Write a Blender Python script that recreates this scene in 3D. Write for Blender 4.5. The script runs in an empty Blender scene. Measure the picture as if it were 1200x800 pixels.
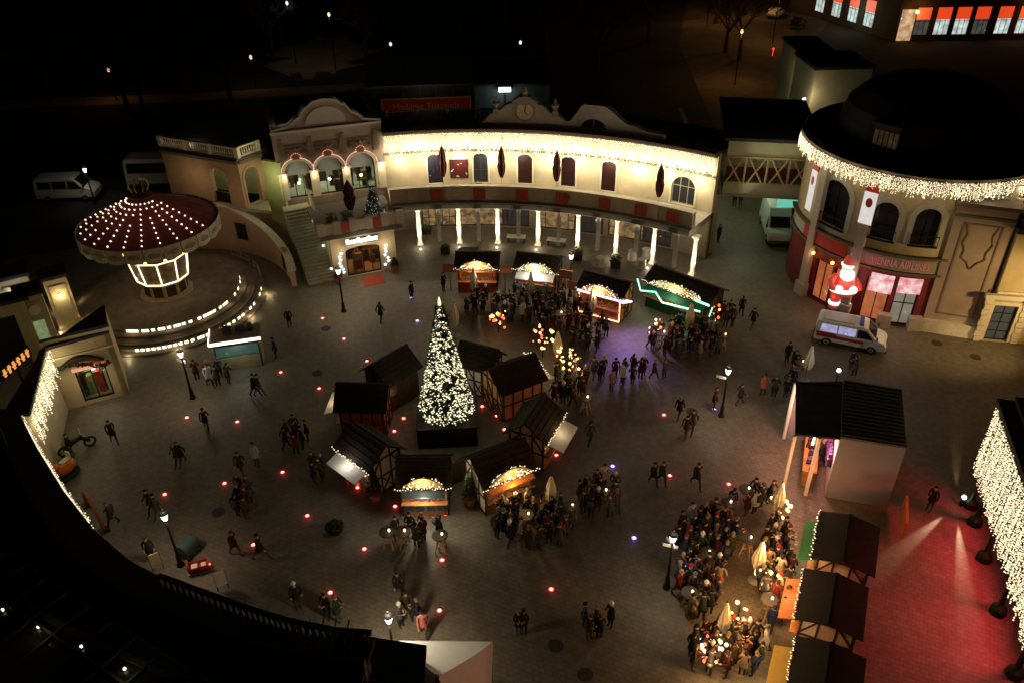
import bpy, bmesh, math, random
from math import sin, cos, pi, radians, degrees, hypot, atan2, sqrt
from mathutils import Vector, Matrix, noise as mnoise
random.seed(7)
SC = bpy.context.scene
COL = SC.collection
# ------------------------------------------------------------------ camera
F = 968.0; PITCH = radians(33.5); ROLL = radians(-0.78); CAMH = 32.0
fw = Vector((0, cos(PITCH), -sin(PITCH))); r0 = Vector((1, 0, 0)); u0 = r0.cross(fw)
rt = r0 * cos(ROLL) + u0 * sin(ROLL); up = u0 * cos(ROLL) - r0 * sin(ROLL)
cam_d = bpy.data.cameras.new('camera'); cam = bpy.data.objects.new('camera', cam_d); COL.objects.link(cam)
cam_d.sensor_width = 36; cam_d.lens = F / 1200 * 36; cam_d.clip_end = 900; cam_d.clip_start = 0.5
M = Matrix((rt, up, -fw)).transposed().to_4x4(); M.translation = Vector((0, 0, CAMH)); cam.matrix_world = M
SC.camera = cam

def G(px, py, z=0.0):
    "point on the level z that the survey photograph shows at px, py"
    d = fw * F + rt * (px - 600) + up * (400 - py)
    t = (z - CAMH) / d.z
    return Vector((d.x * t, d.y * t, z))

def A(px, py, z, c):
    g = G(px, py, z); return atan2(g.y - c[1], g.x - c[0])

# ------------------------------------------------------------------ materials
def lin(c):
    return tuple(c) + (1.0,)
MATS = {}
def mat(name, col=(.5, .5, .5), rough=.7, var=.18, scale=3.0, bump=0.0, metal=0.0, emit=None, es=0.0, alpha=1.0, dirt=0.0):
    if name in MATS: return MATS[name]
    m = bpy.data.materials.new(name); m.use_nodes = True
    nt = m.node_tree; b = nt.nodes['Principled BSDF']
    b.inputs['Roughness'].default_value = rough; b.inputs['Metallic'].default_value = metal
    b.inputs['Base Color'].default_value = lin(col); b.inputs['Specular IOR Level'].default_value = .25
    if var > 0:
        tc = nt.nodes.new('ShaderNodeTexCoord')
        n = nt.nodes.new('ShaderNodeTexNoise'); n.inputs['Scale'].default_value = scale; n.inputs['Detail'].default_value = 6
        n.inputs['Roughness'].default_value = .65
        nt.links.new(tc.outputs['Object'], n.inputs['Vector'])
        r = nt.nodes.new('ShaderNodeValToRGB')
        r.color_ramp.elements[0].position = .3; r.color_ramp.elements[1].position = .7
        r.color_ramp.elements[0].color = lin([max(0, c * (1 - var)) for c in col])
        r.color_ramp.elements[1].color = lin([min(1, c * (1 + var)) for c in col])
        nt.links.new(n.outputs['Fac'], r.inputs['Fac'])
        out = r.outputs['Color']
        if dirt > 0:
            n2 = nt.nodes.new('ShaderNodeTexNoise'); n2.inputs['Scale'].default_value = scale * .23; n2.inputs['Detail'].default_value = 8
            nt.links.new(tc.outputs['Object'], n2.inputs['Vector'])
            r2 = nt.nodes.new('ShaderNodeValToRGB'); r2.color_ramp.elements[0].position = .38; r2.color_ramp.elements[1].position = .66
            r2.color_ramp.elements[0].color = (1 - dirt,) * 3 + (1,); r2.color_ramp.elements[1].color = (1, 1, 1, 1)
            nt.links.new(n2.outputs['Fac'], r2.inputs['Fac'])
            mx = nt.nodes.new('ShaderNodeMixRGB'); mx.blend_type = 'MULTIPLY'; mx.inputs['Fac'].default_value = 1
            nt.links.new(out, mx.inputs['Color1']); nt.links.new(r2.outputs['Color'], mx.inputs['Color2']); out = mx.outputs['Color']
        nt.links.new(out, b.inputs['Base Color'])
        if bump > 0:
            bp = nt.nodes.new('ShaderNodeBump'); bp.inputs['Strength'].default_value = bump; bp.inputs['Distance'].default_value = .03
            nt.links.new(n.outputs['Fac'], bp.inputs['Height']); nt.links.new(bp.outputs['Normal'], b.inputs['Normal'])
    if emit:
        b.inputs['Emission Color'].default_value = lin(emit); b.inputs['Emission Strength'].default_value = es
        m.cycles.emission_sampling = 'NONE'
    MATS[name] = m
    return m

def glow(name, col, s):
    return mat(name, (.6, .6, .6), .5, var=0, emit=col, es=s)

def lit_window(name, cols, s, scale=3.0, seed=0.0):
    "glass with a lit room behind it: uneven patches of the room's colours glow"
    if name in MATS: return MATS[name]
    m = mat(name, (.05, .05, .05), .15, var=0, emit=(1, 1, 1), es=s)
    nt = m.node_tree; b = nt.nodes['Principled BSDF']
    tc = nt.nodes.new('ShaderNodeTexCoord'); mp = nt.nodes.new('ShaderNodeMapping'); mp.inputs['Location'].default_value = (seed, seed * 2, seed * .3)
    v = nt.nodes.new('ShaderNodeTexNoise'); v.inputs['Scale'].default_value = scale * .75; v.inputs['Detail'].default_value = 3; v.inputs['Roughness'].default_value = .6
    mr = nt.nodes.new('ShaderNodeMapRange'); mr.inputs['From Min'].default_value = .3; mr.inputs['From Max'].default_value = .7
    nt.links.new(tc.outputs['Object'], mp.inputs['Vector']); nt.links.new(mp.outputs['Vector'], v.inputs['Vector'])
    r = nt.nodes.new('ShaderNodeValToRGB'); r.color_ramp.interpolation = 'LINEAR'
    els = r.color_ramp.elements
    for i, c in enumerate(cols):
        p = i / (len(cols) - 1)
        e = els[0] if i == 0 else (els[1] if i == len(cols) - 1 else els.new(p))
        e.position = p; e.color = lin(c)
    nt.links.new(v.outputs['Fac'], mr.inputs['Value']); nt.links.new(mr.outputs['Result'], r.inputs['Fac'])
    nt.links.new(r.outputs['Color'], b.inputs['Emission Color'])
    return m

# ------------------------------------------------------------------ mesh building
class MB:
    def __init__(s): s.v = []; s.f = []; s.m = []
    def add(s, vs, fs, mi=0):
        o = len(s.v); s.v += [tuple(v) for v in vs]
        for f in fs: s.f.append([i + o for i in f]); s.m.append(mi)
    def hexa(s, p, mi=0):
        s.add(p, [(3, 2, 1, 0), (4, 5, 6, 7), (0, 1, 5, 4), (1, 2, 6, 5), (2, 3, 7, 6), (3, 0, 4, 7)], mi)
    def box(s, cx, cy, z0, sx, sy, sz, rz=0.0, mi=0):
        c, n = cos(rz), sin(rz); q = []
        for z in (z0, z0 + sz):
            for a, b in ((-1, -1), (1, -1), (1, 1), (-1, 1)):
                x, y = a * sx / 2, b * sy / 2; q.append((cx + x * c - y * n, cy + x * n + y * c, z))
        s.hexa(q, mi)
    def beam(s, p, q, w, h, mi=0):
        p, q = Vector(p), Vector(q); d = (q - p).normalized()
        ref = Vector((0, 0, 1)) if abs(d.z) < .95 else Vector((0, 1, 0))
        x = d.cross(ref).normalized() * (w / 2); y = x.normalized().cross(d) * (h / 2)
        s.hexa([p - x - y, p + x - y, p + x + y, p - x + y, q - x - y, q + x - y, q + x + y, q - x + y], mi)
    def tube(s, pts, r, n=6, mi=0):
        pts = [Vector(p) for p in pts]; rs = r if isinstance(r, (list, tuple)) else [r] * len(pts)
        o = []; fs = []
        for i, p in enumerate(pts):
            d = (pts[min(i + 1, len(pts) - 1)] - pts[max(i - 1, 0)]).normalized()
            ref = Vector((0, 0, 1)) if abs(d.z) < .9 else Vector((0, 1, 0))
            x = d.cross(ref).normalized(); y = x.cross(d)
            for k in range(n): o.append(p + x * (rs[i] * cos(2 * pi * k / n)) + y * (rs[i] * sin(2 * pi * k / n)))
        for i in range(len(pts) - 1):
            for k in range(n): fs.append((i * n + k, i * n + (k + 1) % n, (i + 1) * n + (k + 1) % n, (i + 1) * n + k))
        fs.append(tuple(range(n))[::-1]); fs.append(tuple(range(len(o) - n, len(o))))
        s.add(o, fs, mi)
    def lathe(s, prof, x=0, y=0, n=12, mi=0, a0=0, squash=1.0):
        o = []; fs = []
        for r, z in prof:
            for k in range(n): o.append((x + r * cos(a0 + 2 * pi * k / n), y + squash * r * sin(a0 + 2 * pi * k / n), z))
        for i in range(len(prof) - 1):
            for k in range(n): fs.append((i * n + k, i * n + (k + 1) % n, (i + 1) * n + (k + 1) % n, (i + 1) * n + k))
        fs.append(tuple(range(n))[::-1]); fs.append(tuple(range(len(o) - n, len(o))))
        s.add(o, fs, mi)
    def prism(s, poly, z0, z1, mi=0):
        n = len(poly); o = [(p[0], p[1], z0) for p in poly] + [(p[0], p[1], z1) for p in poly]
        s.add(o, [tuple(range(n))[::-1], tuple(range(n, 2 * n))] + [(i, (i + 1) % n, n + (i + 1) % n, n + i) for i in range(n)], mi)
    def ball(s, c, r, mi=0, n=6, sz=1.0):
        pr = [(r * sin(pi * i / n), c[2] - r * sz * cos(pi * i / n)) for i in range(n + 1)]
        pr[0] = (r * .02, pr[0][1]); pr[-1] = (r * .02, pr[-1][1])
        s.lathe(pr, c[0], c[1], max(6, n + 2), mi)
    def octa(s, c, r, mi=0):
        x, y, z = c
        s.add([(x + r, y, z), (x, y + r, z), (x - r, y, z), (x, y - r, z), (x, y, z + r), (x, y, z - r)],
              [(0, 1, 4), (1, 2, 4), (2, 3, 4), (3, 0, 4), (1, 0, 5), (2, 1, 5), (3, 2, 5), (0, 3, 5)], mi)
    def arc(s, c, ra, rb, a0, a1, z0, z1, n=24, mi=0, zf=None):
        "solid ring piece; zf(t) may give the top height along it"
        P = []
        for i in range(n + 1):
            t = i / n; a = a0 + (a1 - a0) * t; zt = zf(t) if zf else z1
            P.append([(c[0] + r * cos(a), c[1] + r * sin(a), z) for r, z in ((ra, z0), (rb, z0), (rb, zt), (ra, zt))])
        o = [p for q in P for p in q]; fs = []
        for i in range(n):
            for k in range(4): fs.append((i * 4 + k, i * 4 + (k + 1) % 4, i * 4 + 4 + (k + 1) % 4, i * 4 + 4 + k))
        fs += [(0, 1, 2, 3), (n * 4 + 3, n * 4 + 2, n * 4 + 1, n * 4)]
        s.add(o, fs, mi)
    def build(s, name, mats, parent=None, world=False, smooth=False, bevel=0.0):
        me = bpy.data.meshes.new(name); me.from_pydata(s.v, [], s.f)
        if not isinstance(mats, (list, tuple)): mats = [mats]
        for m in mats: me.materials.append(m)
        me.polygons.foreach_set('material_index', s.m)
        bm = bmesh.new(); bm.from_mesh(me); bmesh.ops.recalc_face_normals(bm, faces=bm.faces); bm.to_mesh(me); bm.free()
        if smooth:
            me.polygons.foreach_set('use_smooth', [True] * len(me.polygons))
        o = bpy.data.objects.new(name, me); COL.objects.link(o)
        if parent:
            o.parent = parent
            if world:
                r = parent
                while r.parent: r = r.parent
                if r == parent:
                    o.matrix_parent_inverse = (Matrix.Translation(r.location) @ Matrix.Rotation(r.rotation_euler.z, 4, 'Z')).inverted()
        if bevel:
            bv = o.modifiers.new('bevel', 'BEVEL'); bv.width = bevel; bv.segments = 2; bv.limit_method = 'ANGLE'
        return o

def tag(o, label=None, cat=None, group=None, kind=None):
    if label: o['label'] = label
    if cat: o['category'] = cat
    if group: o['group'] = group
    if kind: o['kind'] = kind
    return o
def thing(name, label, cat, loc=(0, 0, 0), rz=0.0, group=None):
    o = bpy.data.objects.new(name, None); COL.objects.link(o); o.location = Vector(loc); o.rotation_euler = (0, 0, rz)
    o.empty_display_size = .3
    return tag(o, label, cat, group)
def kids(o): return [c for c in bpy.data.objects if c.parent == o]
def dup(o, loc=None, rz=None, label=None, group=None, parent=None, scale=None):
    c = o.copy(); COL.objects.link(c)
    if parent: c.parent = parent
    if loc is not None: c.location = Vector(loc)
    if rz is not None: c.rotation_euler = (0, 0, rz)
    if scale: c.scale = (scale,) * 3
    if label: c['label'] = label
    if group: c['group'] = group
    for k in o.children: dup(k, parent=c)
    return c

def lamp(kind, loc, energy, col=(1, .8, .55), r=.15, to=None, cone=60, blend=.5, name='lamp_light', size=None):
    d = bpy.data.lights.new(name, kind); d.energy = energy; d.color = col
    if kind in ('POINT', 'SPOT'): d.shadow_soft_size = r
    if kind == 'SPOT': d.spot_size = radians(cone); d.spot_blend = blend
    if kind == 'AREA':
        d.shape = 'RECTANGLE'; d.size, d.size_y = size
    o = bpy.data.objects.new(name, d); COL.objects.link(o); o.location = Vector(loc)
    if to is not None: o.rotation_euler = (Vector(to) - Vector(loc)).to_track_quat('-Z', 'Y').to_euler()
    o.visible_camera = False
    return o

# ------------------------------------------------------------------ facade frames: u along the wall, d out of it, z up
class Flat:
    def __init__(s, p0, p1):
        s.p = Vector((p0[0], p0[1], 0)); e = Vector((p1[0], p1[1], 0)) - s.p; s.len = e.length; s.U = e.normalized()
        s.N = Vector((s.U.y, -s.U.x, 0)); s.curved = False
    def pt(s, u, d, z): return s.p + s.U * u + s.N * d + Vector((0, 0, z))
    def near(s, p): return (Vector((p[0], p[1], 0)) - s.p).dot(s.U)
class Arc:
    def __init__(s, c, R, a0, a1, inward):
        s.c = c; s.R = R; s.a0 = a0; s.sg = 1 if a1 > a0 else -1; s.len = abs(a1 - a0) * R; s.k = -1 if inward else 1; s.curved = True
    def pt(s, u, d, z):
        a = s.a0 + s.sg * u / s.R; r = s.R + s.k * d
        return Vector((s.c[0] + r * cos(a), s.c[1] + r * sin(a), z))
    def near(s, p): return s.sg * (atan2(p[1] - s.c[1], p[0] - s.c[0]) - s.a0) * s.R
def fbox(mb, fr, ua, ub, z0, z1, d0, d1, mi=0, step=.6):
    n = max(1, int(math.ceil((ub - ua) / step))) if fr.curved else 1
    o = []; fs = []
    for i in range(n + 1):
        u = ua + (ub - ua) * i / n
        o += [fr.pt(u, d1, z0), fr.pt(u, d0, z0), fr.pt(u, d0, z1), fr.pt(u, d1, z1)]
    for i in range(n):
        for k in range(4): fs.append((i * 4 + k, i * 4 + (k + 1) % 4, i * 4 + 4 + (k + 1) % 4, i * 4 + 4 + k))
    fs += [(0, 1, 2, 3), (n * 4 + 3, n * 4 + 2, n * 4 + 1, n * 4)]
    mb.add(o, fs, mi)
def fpoly(mb, fr, pts, d0, d1, mi=0):
    n = len(pts); o = [fr.pt(u, d0, z) for u, z in pts] + [fr.pt(u, d1, z) for u, z in pts]
    mb.add(o, [tuple(range(n)), tuple(range(2 * n - 1, n - 1, -1))] + [(i, n + i, n + (i + 1) % n, (i + 1) % n) for i in range(n)], mi)
def arch_pts(ua, ub, zb, zt, rise, n=10):
    c = (ua + ub) / 2; w = (ub - ua) / 2
    return [(ua, zb), (ub, zb)] + [(c + w * cos(pi * i / n), zt - rise + rise * sin(pi * i / n)) for i in range(n + 1)]
def wall(mb, fr, ua, ub, z0, z1, th, ops=(), mi=0, step=.7, zf=None):
    "solid wall behind d=0 with real openings (u0,u1,zb,zt,rise)"
    us = {ua, ub}
    n = max(1, int((ub - ua) / step)) if (fr.curved or zf) else 1
    for i in range(n + 1): us.add(ua + (ub - ua) * i / n)
    for a, b, zb, zt, rise in ops:
        us |= {a, b}
        if rise > 0:
            for i in range(11): us.add((a + b) / 2 - (b - a) / 2 * cos(pi * i / 10))
    us = sorted(us); us = [u for i, u in enumerate(us) if i == 0 or u - us[i - 1] > 1e-4]
    def top(u): return zf(u) if zf else z1
    def otop(op, u):
        a, b, zb, zt, rise = op
        if rise <= 0: return zt
        x = (u - (a + b) / 2) / ((b - a) / 2); return zt - rise + rise * sqrt(max(0, 1 - x * x))
    for p, q in zip(us, us[1:]):
        m = (p + q) / 2; hit = [o for o in ops if o[0] < m < o[1]]
        spans = []
        if not hit: spans = [((z0, z0), (top(p), top(q)))]
        else:
            o = hit[0]
            if o[2] > z0 + .01: spans.append(((z0, z0), (o[2], o[2])))
            spans.append(((otop(o, p), otop(o, q)), (top(p), top(q))))
        for (b0, b1), (t0, t1) in spans:
            mb.hexa([fr.pt(p, 0, b0), fr.pt(q, 0, b1), fr.pt(q, -th, b1), fr.pt(p, -th, b0),
                     fr.pt(p, 0, t0), fr.pt(q, 0, t1), fr.pt(q, -th, t1), fr.pt(p, -th, t0)], mi)
def opening(fr, parent, ua, ub, zb, zt, rise, glass, frm, name='window', nv=1, nh=1, d=-.2, fwid=.07, label=None, trim=None, tw=.16):
    "frame with bars, its pane as a sub-part, and a moulded surround"
    mb = MB(); out = arch_pts(ua, ub, zb, zt, rise) if rise > 0 else [(ua, zb), (ub, zb), (ub, zt), (ua, zt)]
    w = fwid
    inn = arch_pts(ua + w, ub - w, zb + w, zt - w, max(.01, rise - w * .3)) if rise > 0 else [(ua + w, zb + w), (ub - w, zb + w), (ub - w, zt - w), (ua + w, zt - w)]
    n = len(out)
    for i in range(n):
        j = (i + 1) % n
        mb.hexa([fr.pt(*(out[i][0], d - .04, out[i][1])), fr.pt(out[j][0], d - .04, out[j][1]), fr.pt(inn[j][0], d - .04, inn[j][1]), fr.pt(inn[i][0], d - .04, inn[i][1]),
                 fr.pt(out[i][0], d + .05, out[i][1]), fr.pt(out[j][0], d + .05, out[j][1]), fr.pt(inn[j][0], d + .05, inn[j][1]), fr.pt(inn[i][0], d + .05, inn[i][1])])
    spr = zt - rise
    for i in range(1, nv + 1):
        u = ua + (ub - ua) * i / (nv + 1); x = (u - (ua + ub) / 2) / ((ub - ua) / 2)
        fbox(mb, fr, u - w * .35, u + w * .35, zb + w, (spr + rise * sqrt(max(0, 1 - x * x)) if rise > 0 else zt) - w, d - .03, d + .035)
    for i in range(1, nh + 1):
        z = zb + (spr - zb) * i / (nh + (0 if rise > 0 else 1)); fbox(mb, fr, ua + w, ub - w, z - w * .35, z + w * .35, d - .03, d + .03)
    o = mb.build(name, frm, parent, True)
    if label: o['label'] = label
    g = MB(); fpoly(g, fr, inn, d - .012, d + .004); g.build('pane', glass, o)
    if trim:
        t = MB(); big = arch_pts(ua - tw, ub + tw, zb, zt + tw, rise + tw * .8) if rise > 0 else [(ua - tw, zb), (ub + tw, zb), (ub + tw, zt + tw), (ua - tw, zt + tw)]
        for i in range(1, n):
            j = (i + 1) % n
            t.hexa([fr.pt(out[i][0], -.02, out[i][1]), fr.pt(out[j][0], -.02, out[j][1]), fr.pt(big[j][0], -.02, big[j][1]), fr.pt(big[i][0], -.02, big[i][1]),
                    fr.pt(out[i][0], .07, out[i][1]), fr.pt(out[j][0], .07, out[j][1]), fr.pt(big[j][0], .07, big[j][1]), fr.pt(big[i][0], .07, big[i][1])])
        t.build('window_surround', trim, o)
    return o
def balustrade(mb, fr, ua, ub, z0, h=.9, d=0.0, gap=.22, post=2.6):
    fbox(mb, fr, ua, ub, z0, z0 + .12, d - .12, d + .12); fbox(mb, fr, ua, ub, z0 + h - .12, z0 + h, d - .13, d + .13)
    u = ua; k = 0
    while u < ub - .05:
        p = fr.pt(u + gap / 2, d, 0)
        mb.lathe([(.04, z0 + .12), (.075, z0 + .3), (.035, z0 + h - .3), (.06, z0 + h - .12)], p.x, p.y, 6); u += gap
    n = max(1, round((ub - ua) / post))
    for i in range(n + 1):
        u = ua + (ub - ua) * i / n; fbox(mb, fr, u - .17, u + .17, z0, z0 + h + .04, d - .17, d + .17)
_txt = {}
def letters(mb, fr, text, uc, z, size, d, depth=.03, mi=0, squeeze=1.0):
    "raised lettering centred at uc on the facade frame"
    if (text, size) not in _txt:
        cu = bpy.data.curves.new('lettering', 'FONT'); cu.body = text; cu.size = size; cu.align_x = 'CENTER'; cu.resolution_u = 3
        cu.fill_mode = 'FRONT' if hasattr(cu, 'fill_mode') else cu.fill_mode
        ob = bpy.data.objects.new('lettering', cu); COL.objects.link(ob)
        dg = bpy.context.evaluated_depsgraph_get(); me = bpy.data.meshes.new_from_object(ob.evaluated_get(dg))
        _txt[(text, size)] = ([tuple(v.co) for v in me.vertices], [list(p.vertices) for p in me.polygons])
        bpy.data.objects.remove(ob); bpy.data.curves.remove(cu); bpy.data.meshes.remove(me)
    vs, fs = _txt[(text, size)]
    mb.add([fr.pt(uc + x * squeeze, d + depth, z + y) for x, y, _ in vs], fs, mi)
def icicles(name, label, cat, fr, ua, ub, zt, dmin, dmax, du, dz, d, m, r=.045, group=None, keep=.92, rnd=None):
    R = rnd or random.Random(len(label))
    t = thing(name, label, cat, fr.pt((ua + ub) / 2, d, zt), 0, group)
    w = MB(); b = MB()
    pts = [fr.pt(ua + (ub - ua) * i / 40, d, zt) for i in range(41)]; w.tube(pts, .012, 4)
    u = ua
    while u <= ub:
        L = R.uniform(dmin, dmax); dd = d + R.uniform(-.04, .04)
        w.tube([fr.pt(u, dd, zt), fr.pt(u, dd, zt - L)], .004, 3)
        z = zt - R.uniform(0, dz)
        while z > zt - L:
            if R.random() < keep:
                b.octa(fr.pt(u + R.uniform(-.03, .03), dd + R.uniform(-.03, .03), z + R.uniform(-.02, .02)), r * R.uniform(.75, 1.15))
            z -= dz * R.uniform(.75, 1.25)
        u += du * R.uniform(.8, 1.2)
    w.build('cable', mat('black_cable', (.03, .03, .03), .6, 0), t, True)
    tag(b.build('light_bulb', m, t, True), kind='stuff')
    return t

v2 = lambda p: (p.x, p.y)
# palette
cream = mat('cream_plaster', (.56, .48, .33), .85, .1, 1.2, .15, dirt=.25)
cream2 = mat('ochre_plaster', (.52, .42, .24), .85, .12, 1.0, .15, dirt=.3)
pinkp = mat('salmon_plaster', (.5, .33, .24), .85, .1, 1.0, .15, dirt=.25)
stone = mat('grey_stone', (.36, .33, .28), .85, .18, 2.0, .3, dirt=.3)
pale = mat('pale_stone_trim', (.6, .54, .42), .8, .12, 2.5, .2)
roofm = mat('dark_roofing_felt', (.035, .034, .033), .9, .35, 1.5, .3)
zinc = mat('weathered_zinc', (.1, .11, .11), .55, .25, .8, .1, metal=.4)
redwood = mat('oxblood_paint', (.022, .004, .005), .5, .2, 3)
redp = mat('red_paint', (.4, .04, .03), .5, .15, 3)
darkgl = mat('dark_glass', (.02, .022, .025), .08, 0)
def clear_glass():
    m = bpy.data.materials.new('clear_glass'); m.use_nodes = True; nt = m.node_tree; nt.nodes.clear()
    o = nt.nodes.new('ShaderNodeOutputMaterial'); t = nt.nodes.new('ShaderNodeBsdfTransparent'); g = nt.nodes.new('ShaderNodeBsdfGlossy'); g.inputs['Roughness'].default_value = .03; x = nt.nodes.new('ShaderNodeMixShader'); x.inputs['Fac'].default_value = .08
    t.inputs['Color'].default_value = (.9, .92, .9, 1); nt.links.new(t.outputs[0], x.inputs[1]); nt.links.new(g.outputs[0], x.inputs[2]); nt.links.new(x.outputs[0], o.inputs[0]); return m
clearg = clear_glass()
def room(fr, parent, ua, ub, z0, z1, depth, wallm, e, lc, seed=0, stuff=9, cols=None):
    "a real room behind the panes: floor, back and side walls, furniture and a ceiling lamp"
    R = random.Random(seed); mb = MB(); fbox(mb, fr, ua, ub, z0 - .1, z0, -depth, -.52); fbox(mb, fr, ua, ub, z0, z1, -depth - .1, -depth); fbox(mb, fr, ua - .1, ua, z0, z1, -depth, -.52); fbox(mb, fr, ub, ub + .1, z0, z1, -depth, -.52); fbox(mb, fr, ua, ub, z1, z1 + .1, -depth, -.52); mb.build('interior', wallm, parent, True)
    ms = cols or [wood_d, blackm, wood]
    for j, m in enumerate(ms):
        mb = MB()
        for i in range(stuff):
            u = R.uniform(ua + .3, ub - .3); d = -R.uniform(.8, depth - .3); h = R.uniform(.4, 1.7); w = R.uniform(.12, .35); fbox(mb, fr, u - w, u + w, z0, z0 + h, d - .2, d + .2)
        o = mb.build('furnishing', m, parent, True); o['kind'] = 'stuff'
    n = max(1, int((ub - ua) / 2.5))
    for i in range(n): lamp('POINT', fr.pt(ua + (ub - ua) * (i + .5) / n, -depth * .55, z1 - .35), e / n, lc, .2)
def print_mat(name, cols, scale=3.0, seed=0.0):
    "printed picture: patches of flat colour"
    if name in MATS: return MATS[name]
    m = mat(name, (.5, .5, .5), .6, var=0); nt = m.node_tree; b = nt.nodes['Principled BSDF']
    tc = nt.nodes.new('ShaderNodeTexCoord'); mp = nt.nodes.new('ShaderNodeMapping'); mp.inputs['Location'].default_value = (seed, seed * 2, 0); n = nt.nodes.new('ShaderNodeTexNoise'); n.inputs['Scale'].default_value = scale; n.inputs['Detail'].default_value = 2
    r = nt.nodes.new('ShaderNodeValToRGB'); els = r.color_ramp.elements
    for i, c in enumerate(cols):
        p = .32 + .36 * i / (len(cols) - 1); e = els[0] if i == 0 else (els[1] if i == len(cols) - 1 else els.new(p)); e.position = p; e.color = lin(c)
    nt.links.new(tc.outputs['Object'], mp.inputs['Vector']); nt.links.new(mp.outputs['Vector'], n.inputs['Vector']); nt.links.new(n.outputs['Fac'], r.inputs['Fac']); nt.links.new(r.outputs['Color'], b.inputs['Base Color']); return m
blackm = mat('black_iron', (.02, .02, .022), .5, .2, 5, metal=.5)
greenm = mat('dark_green_iron', (.02, .05, .035), .45, .2, 5, metal=.3)
wood = mat('brown_timber', (.16, .085, .04), .75, .35, 4, .3)
wood_o = mat('orange_pine', (.42, .17, .05), .7, .25, 4, .2)
wood_d = mat('dark_timber', (.05, .028, .016), .8, .3, 4, .3)
whitep = mat('white_paint', (.75, .73, .68), .5, .06, 3)
redfab = mat('burgundy_canvas', (.035, .004, .006), .9, .2, 6)
creamfab = mat('cream_canvas', (.6, .54, .38), .9, .14, 5)
warmb = glow('warm_white_bulb', (1, .84, .52), 1.25)
creamb = glow('cream_bulb', (1, .86, .54), 1.25)
whiteb = glow('white_lamp_glass', (1, .93, .8), 5)
# ================================================================== ground
def paving_mat():
    m = bpy.data.materials.new('granite_paving'); m.use_nodes = True; nt = m.node_tree; b = nt.nodes['Principled BSDF']; L = nt.links.new
    tc = nt.nodes.new('ShaderNodeTexCoord')
    br = nt.nodes.new('ShaderNodeTexBrick'); br.inputs['Scale'].default_value = 1.0
    br.inputs['Brick Width'].default_value = .34; br.inputs['Row Height'].default_value = .24; br.inputs['Mortar Size'].default_value = .014
    br.inputs['Color1'].default_value = (.166, .141, .109, 1); br.inputs['Color2'].default_value = (.19, .162, .126, 1); br.inputs['Mortar'].default_value = (.115, .097, .075, 1)
    mp = nt.nodes.new('ShaderNodeMapping'); mp.inputs['Rotation'].default_value = (0, 0, .45)
    L(tc.outputs['Object'], mp.inputs['Vector']); L(mp.outputs['Vector'], br.inputs['Vector'])
    n = nt.nodes.new('ShaderNodeTexNoise'); n.inputs['Scale'].default_value = .22; n.inputs['Detail'].default_value = 9; n.inputs['Roughness'].default_value = .7
    L(tc.outputs['Object'], n.inputs['Vector'])
    r = nt.nodes.new('ShaderNodeValToRGB'); r.color_ramp.elements[0].position = .32; r.color_ramp.elements[1].position = .68
    r.color_ramp.elements[0].color = (.72, .7, .67, 1); r.color_ramp.elements[1].color = (1.1, 1.08, 1.05, 1)
    L(n.outputs['Fac'], r.inputs['Fac'])
    n2 = nt.nodes.new('ShaderNodeTexNoise'); n2.inputs['Scale'].default_value = 2.6; n2.inputs['Detail'].default_value = 8
    L(tc.outputs['Object'], n2.inputs['Vector'])
    r2 = nt.nodes.new('ShaderNodeValToRGB'); r2.color_ramp.elements[0].position = .4; r2.color_ramp.elements[1].position = .62
    r2.color_ramp.elements[0].color = (.72, .72, .72, 1); r2.color_ramp.elements[1].color = (1, 1, 1, 1); L(n2.outputs['Fac'], r2.inputs['Fac'])
    m1 = nt.nodes.new('ShaderNodeMixRGB'); m1.blend_type = 'MULTIPLY'; m1.inputs['Fac'].default_value = 1
    m2 = nt.nodes.new('ShaderNodeMixRGB'); m2.blend_type = 'MULTIPLY'; m2.inputs['Fac'].default_value = .8
    L(br.outputs['Color'], m1.inputs['Color1']); L(r.outputs['Color'], m1.inputs['Color2']); L(m1.outputs['Color'], m2.inputs['Color1']); L(r2.outputs['Color'], m2.inputs['Color2'])
    L(m2.outputs['Color'], b.inputs['Base Color'])
    rr = nt.nodes.new('ShaderNodeMapRange'); rr.inputs['To Min'].default_value = .3; rr.inputs['To Max'].default_value = .85
    L(n.outputs['Fac'], rr.inputs['Value']); L(rr.outputs['Result'], b.inputs['Roughness'])
    bp = nt.nodes.new('ShaderNodeBump'); bp.inputs['Strength'].default_value = .15; bp.inputs['Distance'].default_value = .02
    L(br.outputs['Fac'], bp.inputs['Height']); bp.invert = True; L(bp.outputs['Normal'], b.inputs['Normal'])
    return m
def sheet(name, pts, z, m):
    mb = MB(); mb.add([(p[0], p[1], z) for p in pts], [tuple(range(len(pts)))])
    o = mb.build(name, m); return tag(o, kind='structure')
asph = mat('asphalt', (.045, .042, .04), .85, .3, .8, .3, dirt=.3)
sheet('ground', [(-300, -60), (300, -60), (300, 420), (-300, 420)], -.004, mat('dark_earth', (.04, .034, .026), .95, .4, .15, .2))
C0 = (-3.84, 33.85)
sheet('plaza_paving', [(-42, 8), (44, 8), (44, 60), (27, 62), (27, 84), (17, 84), (17, 64), (-20, 70), (-42, 62)], 0, paving_mat())
sheet('car_park', [(-90, 62.5), (-20.2, 70.5), (-20.2, 84), (-90, 90)], .004, asph)
sheet('park_path', [(-75, 101), (-40, 104.5), (-12, 109), (-12, 112.5), (-40, 108), (-75, 105)], .004, mat('sandy_path', (.25, .17, .1), .95, .3, .3, .2))
sheet('side_path', [(-120, 122), (-75, 128), (-75, 131), (-120, 126)], .004, mat('sandy_path', (.25, .17, .1)))
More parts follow.
